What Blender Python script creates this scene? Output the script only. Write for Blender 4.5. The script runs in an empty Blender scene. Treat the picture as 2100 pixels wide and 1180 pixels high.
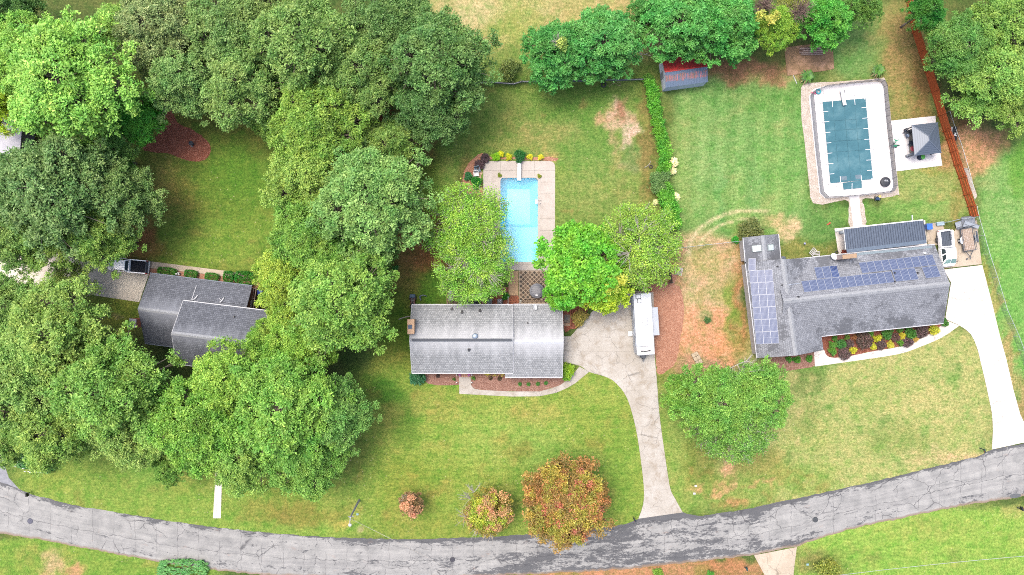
import bpy, bmesh, math, random
import numpy as np
from mathutils import Vector, Matrix
random.seed(7)
PI = math.pi
scene = bpy.context.scene
COL = scene.collection

# ---------------------------------------------------------------- camera, sky, sun, exposure
S, H = 14.0, 100.0            # survey scale of the place: 14 plan units per metre, camera 100 m up
def P(px, py, z=0.0):
    k = (H - z) / H / S
    return Vector(((px - 1050) * k, (590 - py) * k, z))
cam = bpy.data.cameras.new('camera'); cam_o = bpy.data.objects.new('camera', cam); COL.objects.link(cam_o)
cam_o.location = (0, 0, H); cam_o.rotation_euler = (0, 0, 0)
cam.sensor_width = 36; cam.lens = 24.0; cam.clip_start = 1; cam.clip_end = 5000
scene.camera = cam_o
W = bpy.data.worlds.new('World'); scene.world = W; W.use_nodes = True
nt_ = W.node_tree; bg = nt_.nodes['Background']
sky = nt_.nodes.new('ShaderNodeTexSky'); sky.sky_type = 'NISHITA'; sky.sun_disc = False
SUN_EL, SUN_AZ = math.radians(70), math.radians(-50)
sky.sun_elevation = SUN_EL; sky.sun_rotation = SUN_AZ
sky.air_density = 1.0; sky.dust_density = 6.0; sky.ozone_density = 1.0
nt_.links.new(sky.outputs[0], bg.inputs[0]); bg.inputs[1].default_value = 0.15
sl = bpy.data.lights.new('sun', 'SUN'); sl.energy = 0.85; sl.angle = math.radians(24); sl.color = (1, .97, .87)
so = bpy.data.objects.new('sun', sl); COL.objects.link(so)
d = Vector((math.sin(SUN_AZ) * math.cos(SUN_EL), math.cos(SUN_AZ) * math.cos(SUN_EL), math.sin(SUN_EL)))
so.rotation_euler = d.to_track_quat('Z', 'Y').to_euler(); so.location = d * 80
vs = scene.view_settings
vs.view_transform = 'Standard'; vs.look = 'None'; vs.gamma = 1; vs.use_curve_mapping = False
vs.exposure = 2.1
scene.cycles.pixel_filter_type = 'BLACKMAN_HARRIS'; scene.cycles.filter_width = 1.0

# ---------------------------------------------------------------- colours and materials
K = 3.7
def lin(c): c /= 255.0; return c / 12.92 if c <= .04045 else ((c + .055) / 1.055) ** 2.4
def D(r, g, b, k=None): k = k or K; return (min(.85, lin(r) / k), min(.85, lin(g) / k), min(.85, lin(b) / k), 1)
class NT:
    def __init__(s, name):
        s.m = bpy.data.materials.new(name); s.m.use_nodes = True
        s.t = s.m.node_tree; s.b = s.t.nodes['Principled BSDF']; s.out = s.t.nodes['Material Output']
        s._pos = None
    def n(s, ty, **kw):
        nd = s.t.nodes.new('ShaderNode' + ty)
        for k, v in kw.items():
            if k[0] == 'i': nd.inputs[int(k[1:]) if k[1:].isdigit() else k[1:]].default_value = v
            else: setattr(nd, k, v)
        return nd
    def l(s, a, b): s.t.links.new(a, b)
    def pos(s):
        if not s._pos: s._pos = s.n('NewGeometry').outputs['Position']
        return s._pos
    def mapped(s, src, scale, rot=0):
        m = s.n('Mapping'); m.inputs['Scale'].default_value = scale; m.inputs['Rotation'].default_value = (0, 0, rot)
        s.l(src, m.inputs[0]); return m.outputs[0]
    def noise(s, scale, detail=5, rough=.6, src=None, dist=0):
        n = s.n('TexNoise'); n.inputs['Scale'].default_value = scale; n.inputs['Detail'].default_value = detail
        n.inputs['Roughness'].default_value = rough; n.inputs['Distortion'].default_value = dist
        s.l(src or s.pos(), n.inputs['Vector']); return n.outputs[0]
    def ramp(s, fac, stops, const=False):
        r = s.n('ValToRGB'); e = r.color_ramp.elements
        while len(e) < len(stops): e.new(.5)
        for el, (p, c) in zip(e, stops):
            el.position = p; el.color = c if hasattr(c, '__len__') else (c, c, c, 1)
        s.l(fac, r.inputs[0]); return r.outputs[0]
    def mix(s, fac, a, b, mode='MIX'):
        m = s.n('Mix', data_type='RGBA', blend_type=mode)
        for sock, v in ((m.inputs[0], fac), (m.inputs[6], a), (m.inputs[7], b)):
            if isinstance(v, bpy.types.NodeSocket): s.l(v, sock)
            else: sock.default_value = v
        return m.outputs[2]
    def math(s, op, a, b=None, c=None, clamp=False):
        m = s.n('Math', operation=op, use_clamp=clamp)
        for i, v in enumerate((a, b, c)):
            if v is None: continue
            if isinstance(v, bpy.types.NodeSocket): s.l(v, m.inputs[i])
            else: m.inputs[i].default_value = v
        return m.outputs[0]
    def bump(s, h, st=.3, dist=.05):
        b = s.n('Bump'); b.inputs['Strength'].default_value = st; b.inputs['Distance'].default_value = dist
        s.l(h, b.inputs['Height']); s.l(b.outputs[0], s.b.inputs['Normal'])
    def fin(s, col, rough=.8, metal=0, spec=.3):
        if isinstance(col, bpy.types.NodeSocket): s.l(col, s.b.inputs['Base Color'])
        else: s.b.inputs['Base Color'].default_value = col
        s.b.inputs['Roughness'].default_value = rough; s.b.inputs['Metallic'].default_value = metal
        s.b.inputs['Specular IOR Level'].default_value = spec
        return s.m
_c = {}
def nm(name, c1, c2=None, scale=4, rough=.75, metal=0, bump=.15, spec=.3, lo=.35, hi=.65):
    if name in _c: return _c[name]
    t = NT(name); f = t.noise(scale, 6)
    c2 = c2 or tuple(x * .8 for x in c1[:3]) + (1,)
    if bump: t.bump(f, bump, .03)
    _c[name] = t.fin(t.ramp(f, [(lo, c2), (hi, c1)]), rough, metal, spec); return _c[name]

def concrete(name, c1, c2, crack=.35, cw=.012, cmask=.5, stain=None, dirt=.5):
    t = NT(name)
    big = t.noise(.25, 6, .65); fine = t.noise(4.5, 5, .9)
    c = t.ramp(big, [(.38, c2), (.62, c1)])
    c = t.mix(t.ramp(fine, [(.35, 0.55), (.6, 0)]), c, tuple(x * .72 for x in c2[:3]) + (1,))
    if stain:
        st = t.noise(.6, 8, .75, dist=.4)
        c = t.mix(t.ramp(st, [(.5, 0), (.62, dirt)]), c, stain)
    if crack:
        w = t.n('TexNoise'); w.inputs['Scale'].default_value = 1.3; w.inputs['Detail'].default_value = 5; t.l(t.pos(), w.inputs['Vector'])
        va = t.n('VectorMath', operation='MULTIPLY_ADD'); t.l(w.outputs['Color'], va.inputs[0]); va.inputs[1].default_value = (.9, .9, 0); t.l(t.pos(), va.inputs[2])
        fl = t.mapped(va.outputs[0], (1, 1, 0))
        v = t.n('TexVoronoi', feature='DISTANCE_TO_EDGE'); v.inputs['Scale'].default_value = crack; t.l(fl, v.inputs['Vector'])
        ln = t.ramp(v.outputs['Distance'], [(cw * .3, .6), (cw, 0)])
        mk = t.ramp(t.noise(.16, 3, .5), [(cmask - .05, 0), (cmask + .05, 1)])
        c = t.mix(t.math('MULTIPLY', ln, mk), c, tuple(x * .3 for x in c2[:3]) + (1,))
    t.bump(fine, .15, .02)
    return t.fin(c, .85, 0, .25)

def shingle(name, c1, c2, light=None, vmax=5, dirt=None, dirt_v=0, streak=.5, mort=.7):
    t = NT(name); uv = t.n('UVMap').outputs[0]
    b = t.n('TexBrick'); b.offset = .5
    b.inputs['Color1'].default_value = c1; b.inputs['Color2'].default_value = c2
    b.inputs['Mortar'].default_value = tuple(x * mort for x in c2[:3]) + (1,)
    b.inputs['Scale'].default_value = 1; b.inputs['Brick Width'].default_value = .32; b.inputs['Row Height'].default_value = .28
    b.inputs['Mortar Size'].default_value = .03; b.inputs['Mortar Smooth'].default_value = .3; b.inputs['Bias'].default_value = -.1
    t.l(uv, b.inputs['Vector'])
    c = b.outputs['Color']
    g = t.noise(4.2, 5, .95)
    c = t.mix(1.0, c, t.ramp(g, [(.4, .7), (.5, 1.0), (.6, 1.28)]), 'MULTIPLY')
    st = t.noise(1, 5, .6, src=t.mapped(uv, (.7, .09, 1)))
    c = t.mix(t.ramp(st, [(.42, streak), (.6, 0)]), c, tuple(x * .55 for x in c2[:3]) + (1,))
    sep = t.n('SeparateXYZ'); t.l(uv, sep.inputs[0])
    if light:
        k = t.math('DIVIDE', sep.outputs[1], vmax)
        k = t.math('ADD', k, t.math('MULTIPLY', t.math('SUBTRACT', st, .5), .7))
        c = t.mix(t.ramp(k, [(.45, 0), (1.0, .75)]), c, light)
    if dirt:
        dn = t.noise(2.3, 7, .85)
        k = t.math('SUBTRACT', t.math('ADD', dn, t.math('MULTIPLY', t.math('SUBTRACT', t.noise(.35, 4), .5), .9)), t.math('MULTIPLY', sep.outputs[1], dirt_v))
        c = t.mix(t.ramp(k, [(.46, 0), (.50, .85)]), c, dirt)
    t.bump(b.outputs['Fac'], -.25, .02)
    return t.fin(c, .85, 0, .25)

def leaf_mat(name, tl=.28, contrast=1.0):
    t = NT(name); oi = t.n('ObjectInfo'); at = t.n('Attribute', attribute_name='lv')
    f = at.outputs['Fac']
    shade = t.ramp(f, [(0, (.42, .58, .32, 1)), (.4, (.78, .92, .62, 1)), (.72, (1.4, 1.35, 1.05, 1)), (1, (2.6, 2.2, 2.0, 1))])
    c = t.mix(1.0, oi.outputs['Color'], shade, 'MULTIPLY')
    hs = t.n('HueSaturation'); t.l(c, hs.inputs['Color'])
    t.l(t.math('ADD', t.math('MULTIPLY', t.noise(.45, 3), .10), .45), hs.inputs['Hue'])
    c = hs.outputs[0]
    t.fin(c, .55, 0, .35)
    tr = t.n('BsdfTranslucent'); t.l(c, tr.inputs[0])
    mx = t.n('MixShader', i0=tl); t.l(t.b.outputs[0], mx.inputs[1]); t.l(tr.outputs[0], mx.inputs[2]); t.l(mx.outputs[0], t.out.inputs[0])
    return t.m

# ---------------------------------------------------------------- mesh building
ORG = {}
def lab(o, label=None, cat=None, group=None, kind=None):
    if label: o['label'] = label
    if cat: o['category'] = cat
    if group: o['group'] = group
    if kind: o['kind'] = kind
    return o
def thing(name, label, cat, loc=(0, 0, 0), group=None):
    o = bpy.data.objects.new(name, None); COL.objects.link(o); o.location = loc; o.empty_display_size = .3
    ORG[o.name] = Vector(loc); return lab(o, label, cat, group)
def link(name, me, parent=None, mats=()):
    o = bpy.data.objects.new(name, me); COL.objects.link(o)
    for m in mats: me.materials.append(m)
    if parent: o.parent = parent; ORG[o.name] = ORG[parent.name].copy()
    else: ORG[o.name] = Vector((0, 0, 0))
    return o
class MB:
    def __init__(s): s.v = []; s.f = []; s.uv = {}; s.mi = []; s.cur = 0
    def _f(s, idx, uv=None):
        s.f.append(idx); s.mi.append(s.cur)
        if uv: s.uv[len(s.f) - 1] = uv
    def face(s, pts, uv=None):
        n = len(s.v); s.v += [tuple(p) for p in pts]; s._f(tuple(range(n, n + len(pts))), uv); return s
    def prism(s, pts, z0, z1, taper=0):
        n = len(s.v); k = len(pts)
        c = Vector((sum(p[0] for p in pts) / k, sum(p[1] for p in pts) / k))
        a = sum(pts[i][0] * pts[(i + 1) % k][1] - pts[(i + 1) % k][0] * pts[i][1] for i in range(k))
        if a < 0: pts = list(reversed(pts))
        s.v += [(p[0], p[1], z0) for p in pts]
        s.v += [(p[0] + (c.x - p[0]) * taper, p[1] + (c.y - p[1]) * taper, z1) for p in pts]
        s._f(tuple(range(n + k, n + 2 * k)))
        s._f(tuple(range(n + k - 1, n - 1, -1)))
        for i in range(k): j = (i + 1) % k; s._f((n + i, n + j, n + k + j, n + k + i))
        return s
    def box(s, c, size, rz=0, bev=0, M=None):
        x, y, z = size[0] / 2, size[1] / 2, size[2] / 2
        R = M or Matrix.Rotation(rz, 3, 'Z'); c = Vector(c); n = len(s.v)
        if bev:
            b = bev; ring = [(-x + b, -y), (x - b, -y), (x, -y + b), (x, y - b), (x - b, y), (-x + b, y), (-x, y - b), (-x, -y + b)]
            top = [(p[0] * (x - b * .6) / x, p[1] * (y - b * .6) / y) for p in ring]
            for rr, zz in ((ring, -z), (ring, z - b * .6), (top, z)):
                s.v += [tuple(c + R @ Vector((p[0], p[1], zz))) for p in rr]
            s._f(tuple(range(n + 7, n - 1, -1))); s._f(tuple(range(n + 16, n + 24)))
            for q in (0, 8):
                for i in range(8): j = (i + 1) % 8; s._f((n + q + i, n + q + j, n + q + 8 + j, n + q + 8 + i))
            return s
        for dz in (-z, z):
            for dx, dy in ((-x, -y), (x, -y), (x, y), (-x, y)): s.v.append(tuple(c + R @ Vector((dx, dy, dz))))
        for q in ((3, 2, 1, 0), (4, 5, 6, 7), (0, 1, 5, 4), (1, 2, 6, 5), (2, 3, 7, 6), (3, 0, 4, 7)): s._f(tuple(n + i for i in q))
        return s
    def beam(s, a, b, w, h, up=(0, 0, 1)):
        a, b = Vector(a), Vector(b); d = b - a; L = d.length
        if L < 1e-6: return s
        d.normalize(); u = Vector(up)
        if abs(d.dot(u)) > .98: u = Vector((0, 1, 0))
        y = u.cross(d).normalized(); z = d.cross(y)
        return s.box((a + b) / 2, (L, w, h), M=Matrix((d, y, z)).transposed())
    def cone(s, a, b, r0, r1, n=10, caps=True):
        a, b = Vector(a), Vector(b); d = (b - a)
        if d.length < 1e-6: return s
        d.normalize(); u = Vector((1, 0, 0)) if abs(d.x) < .8 else Vector((0, 1, 0))
        x = d.cross(u).normalized(); y = d.cross(x); k = len(s.v)
        for c, r in ((a, r0), (b, r1)):
            for i in range(n): t = 2 * PI * i / n; s.v.append(tuple(c + x * (math.cos(t) * r) + y * (math.sin(t) * r)))
        for i in range(n): j = (i + 1) % n; s._f((k + i, k + j, k + n + j, k + n + i))
        if caps: s._f(tuple(range(k + n - 1, k - 1, -1))); s._f(tuple(range(k + n, k + 2 * n)))
        return s
    def tube(s, pts, r, n=6, r1=None):
        m = len(pts) - 1; r1 = r if r1 is None else r1
        for i in range(m):
            s.cone(pts[i], pts[i + 1], r + (r1 - r) * i / m, r + (r1 - r) * (i + 1) / m, n)
        return s
    def lathe(s, c, prof, n=16, rz=None, M=None):
        c = Vector(c); k = len(s.v); M = M or Matrix.Identity(3)
        for r, z in prof:
            for i in range(n): t = 2 * PI * i / n; s.v.append(tuple(c + M @ Vector((r * math.cos(t), r * math.sin(t), z))))
        for q in range(len(prof) - 1):
            for i in range(n):
                j = (i + 1) % n; s._f((k + q * n + i, k + q * n + j, k + q * n + n + j, k + q * n + n + i))
        s._f(tuple(range(k + (len(prof) - 1) * n, k + len(prof) * n)))
        s._f(tuple(range(k + n - 1, k - 1, -1)))
        return s
    def sphere(s, c, r, n=10, sq=1):
        return s.lathe(c, [(max(.001, r * math.sin(PI * i / 6)), -r * sq * math.cos(PI * i / 6)) for i in range(7)], n)
    def build(s, name, mat, parent=None, smooth=False):
        me = bpy.data.meshes.new(name)
        og = ORG[parent.name] if parent else Vector((0, 0, 0))
        me.from_pydata([(v[0] - og.x, v[1] - og.y, v[2] - og.z) for v in s.v], [], s.f)
        mats = mat if isinstance(mat, (list, tuple)) else [mat]
        for m in mats: me.materials.append(m)
        if len(mats) > 1:
            me.polygons.foreach_set('material_index', s.mi)
        if s.uv:
            ul = me.uv_layers.new(name='UVMap')
            for p in me.polygons:
                if p.index in s.uv:
                    for li, u in zip(p.loop_indices, s.uv[p.index]): ul.data[li].uv = u
        if smooth: me.polygons.foreach_set('use_smooth', [True] * len(me.polygons))
        return link(name, me, parent)
def world(pts, z=0): return [P(x, y, z) for x, y in pts]
def smooth(pts, n=4, closed=True):
    out = []; m = len(pts)
    for i in range(m if closed else m - 1):
        g = lambda k: pts[k % m] if closed else pts[max(0, min(m - 1, k))]
        p0, p1, p2, p3 = g(i - 1), g(i), g(i + 1), g(i + 2)
        for k in range(n):
            t = k / n
            out.append(tuple(.5 * (2 * p1[a] + (p2[a] - p0[a]) * t + (2 * p0[a] - 5 * p1[a] + 4 * p2[a] - p3[a]) * t * t + (3 * p1[a] - p0[a] - 3 * p2[a] + p3[a]) * t ** 3) for a in (0, 1)))
    if not closed: out.append(tuple(pts[-1]))
    return out
def jit(pts, a):
    return [(x + random.uniform(-a, a), y + random.uniform(-a, a)) for x, y in pts]
def sheet(name, pts, z, mat, kind='structure', h=.0):
    w = world(pts); b = MB()
    bm = bmesh.new(); f = bm.faces.new([bm.verts.new((p.x, p.y, z)) for p in w])
    if f.normal.z < 0 or f.calc_area() and (f.normal_update() or f.normal.z < 0): f.normal_flip()
    bmesh.ops.triangulate(bm, faces=bm.faces[:])
    if h:
        r = bmesh.ops.extrude_face_region(bm, geom=bm.faces[:]); bmesh.ops.translate(bm, vec=(0, 0, -h), verts=[v for v in r['geom'] if isinstance(v, bmesh.types.BMVert)])
        bmesh.ops.recalc_face_normals(bm, faces=bm.faces[:])
    me = bpy.data.meshes.new(name); bm.to_mesh(me); bm.free()
    o = link(name, me, None, [mat])
    if kind: o['kind'] = kind
    return o
def slabs(pts, cuts, parent, mat, z0=.0, z1=.06, gap=.03, name='slab', wob=.004):
    """split a pavement outline along joint lines into slabs, each a part"""
    w = world(pts); bm = bmesh.new(); f = bm.faces.new([bm.verts.new((p.x, p.y, 0)) for p in w]); f.normal_update()
    if f.normal.z < 0: f.normal_flip()
    for a, b in cuts:
        A, B = P(*a), P(*b); n = Vector(((B - A).y, -(B - A).x, 0)).normalized()
        bmesh.ops.bisect_plane(bm, geom=bm.verts[:] + bm.edges[:] + bm.faces[:], plane_co=A, plane_no=n, dist=1e-4)
    for f in bm.faces:
        if f.calc_area() < .02: continue
        vs_ = [v.co.copy() for v in f.verts]; m = len(vs_); q = []
        for i in range(m):
            a, b, c = vs_[i - 1], vs_[i], vs_[(i + 1) % m]
            e1 = (b - a).normalized(); e2 = (c - b).normalized()
            n1 = Vector((-e1.y, e1.x, 0)); n2 = Vector((-e2.y, e2.x, 0)); bis = n1 + n2
            k = max(.3, bis.length_squared / 2); q.append(b + bis / 2 / k * (gap / 2) if bis.length > .01 else b)
        mb = MB(); top = z1 + random.uniform(-wob, wob); mb.prism([(p.x, p.y) for p in q], z0, top)
        mb.build(name, mat, parent)
    bm.free()
def line_cuts(a0, a1, b0, b1, n, off=0):
    """n joint lines between edge a and edge b (pairs interpolated)"""
    r = []
    for i in range(1, n + 1):
        t = i / (n + 1)
        r.append(((a0[0] + (a1[0] - a0[0]) * t, a0[1] + (a1[1] - a0[1]) * t), (b0[0] + (b1[0] - b0[0]) * t, b0[1] + (b1[1] - b0[1]) * t)))
    return r
# ---------------------------------------------------------------- ground
def vnoise(x, y, seed):
    rs = np.random.RandomState(seed); T = rs.rand(64, 64)
    xi = np.floor(x).astype(int); yi = np.floor(y).astype(int); fx = x - xi; fy = y - yi
    fx = fx * fx * (3 - 2 * fx); fy = fy * fy * (3 - 2 * fy)
    g = lambda a, b: T[a % 64, b % 64]
    return (g(xi, yi) * (1 - fx) + g(xi + 1, yi) * fx) * (1 - fy) + (g(xi, yi + 1) * (1 - fx) + g(xi + 1, yi + 1) * fx) * fy
def fbm(x, y, seed, o=4):
    r = 0; a = .5; t = 0
    for i in range(o): r = r + a * vnoise(x, y, seed + i); t += a; a *= .55; x = x * 2.03; y = y * 2.03
    return r / t
GR, DG, OL, TAN, ORG_, MUL = (138, 166, 78), (84, 120, 44), (122, 138, 58), (196, 178, 124), (222, 160, 118), (150, 96, 66)
MINT = (134, 174, 100)
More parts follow.
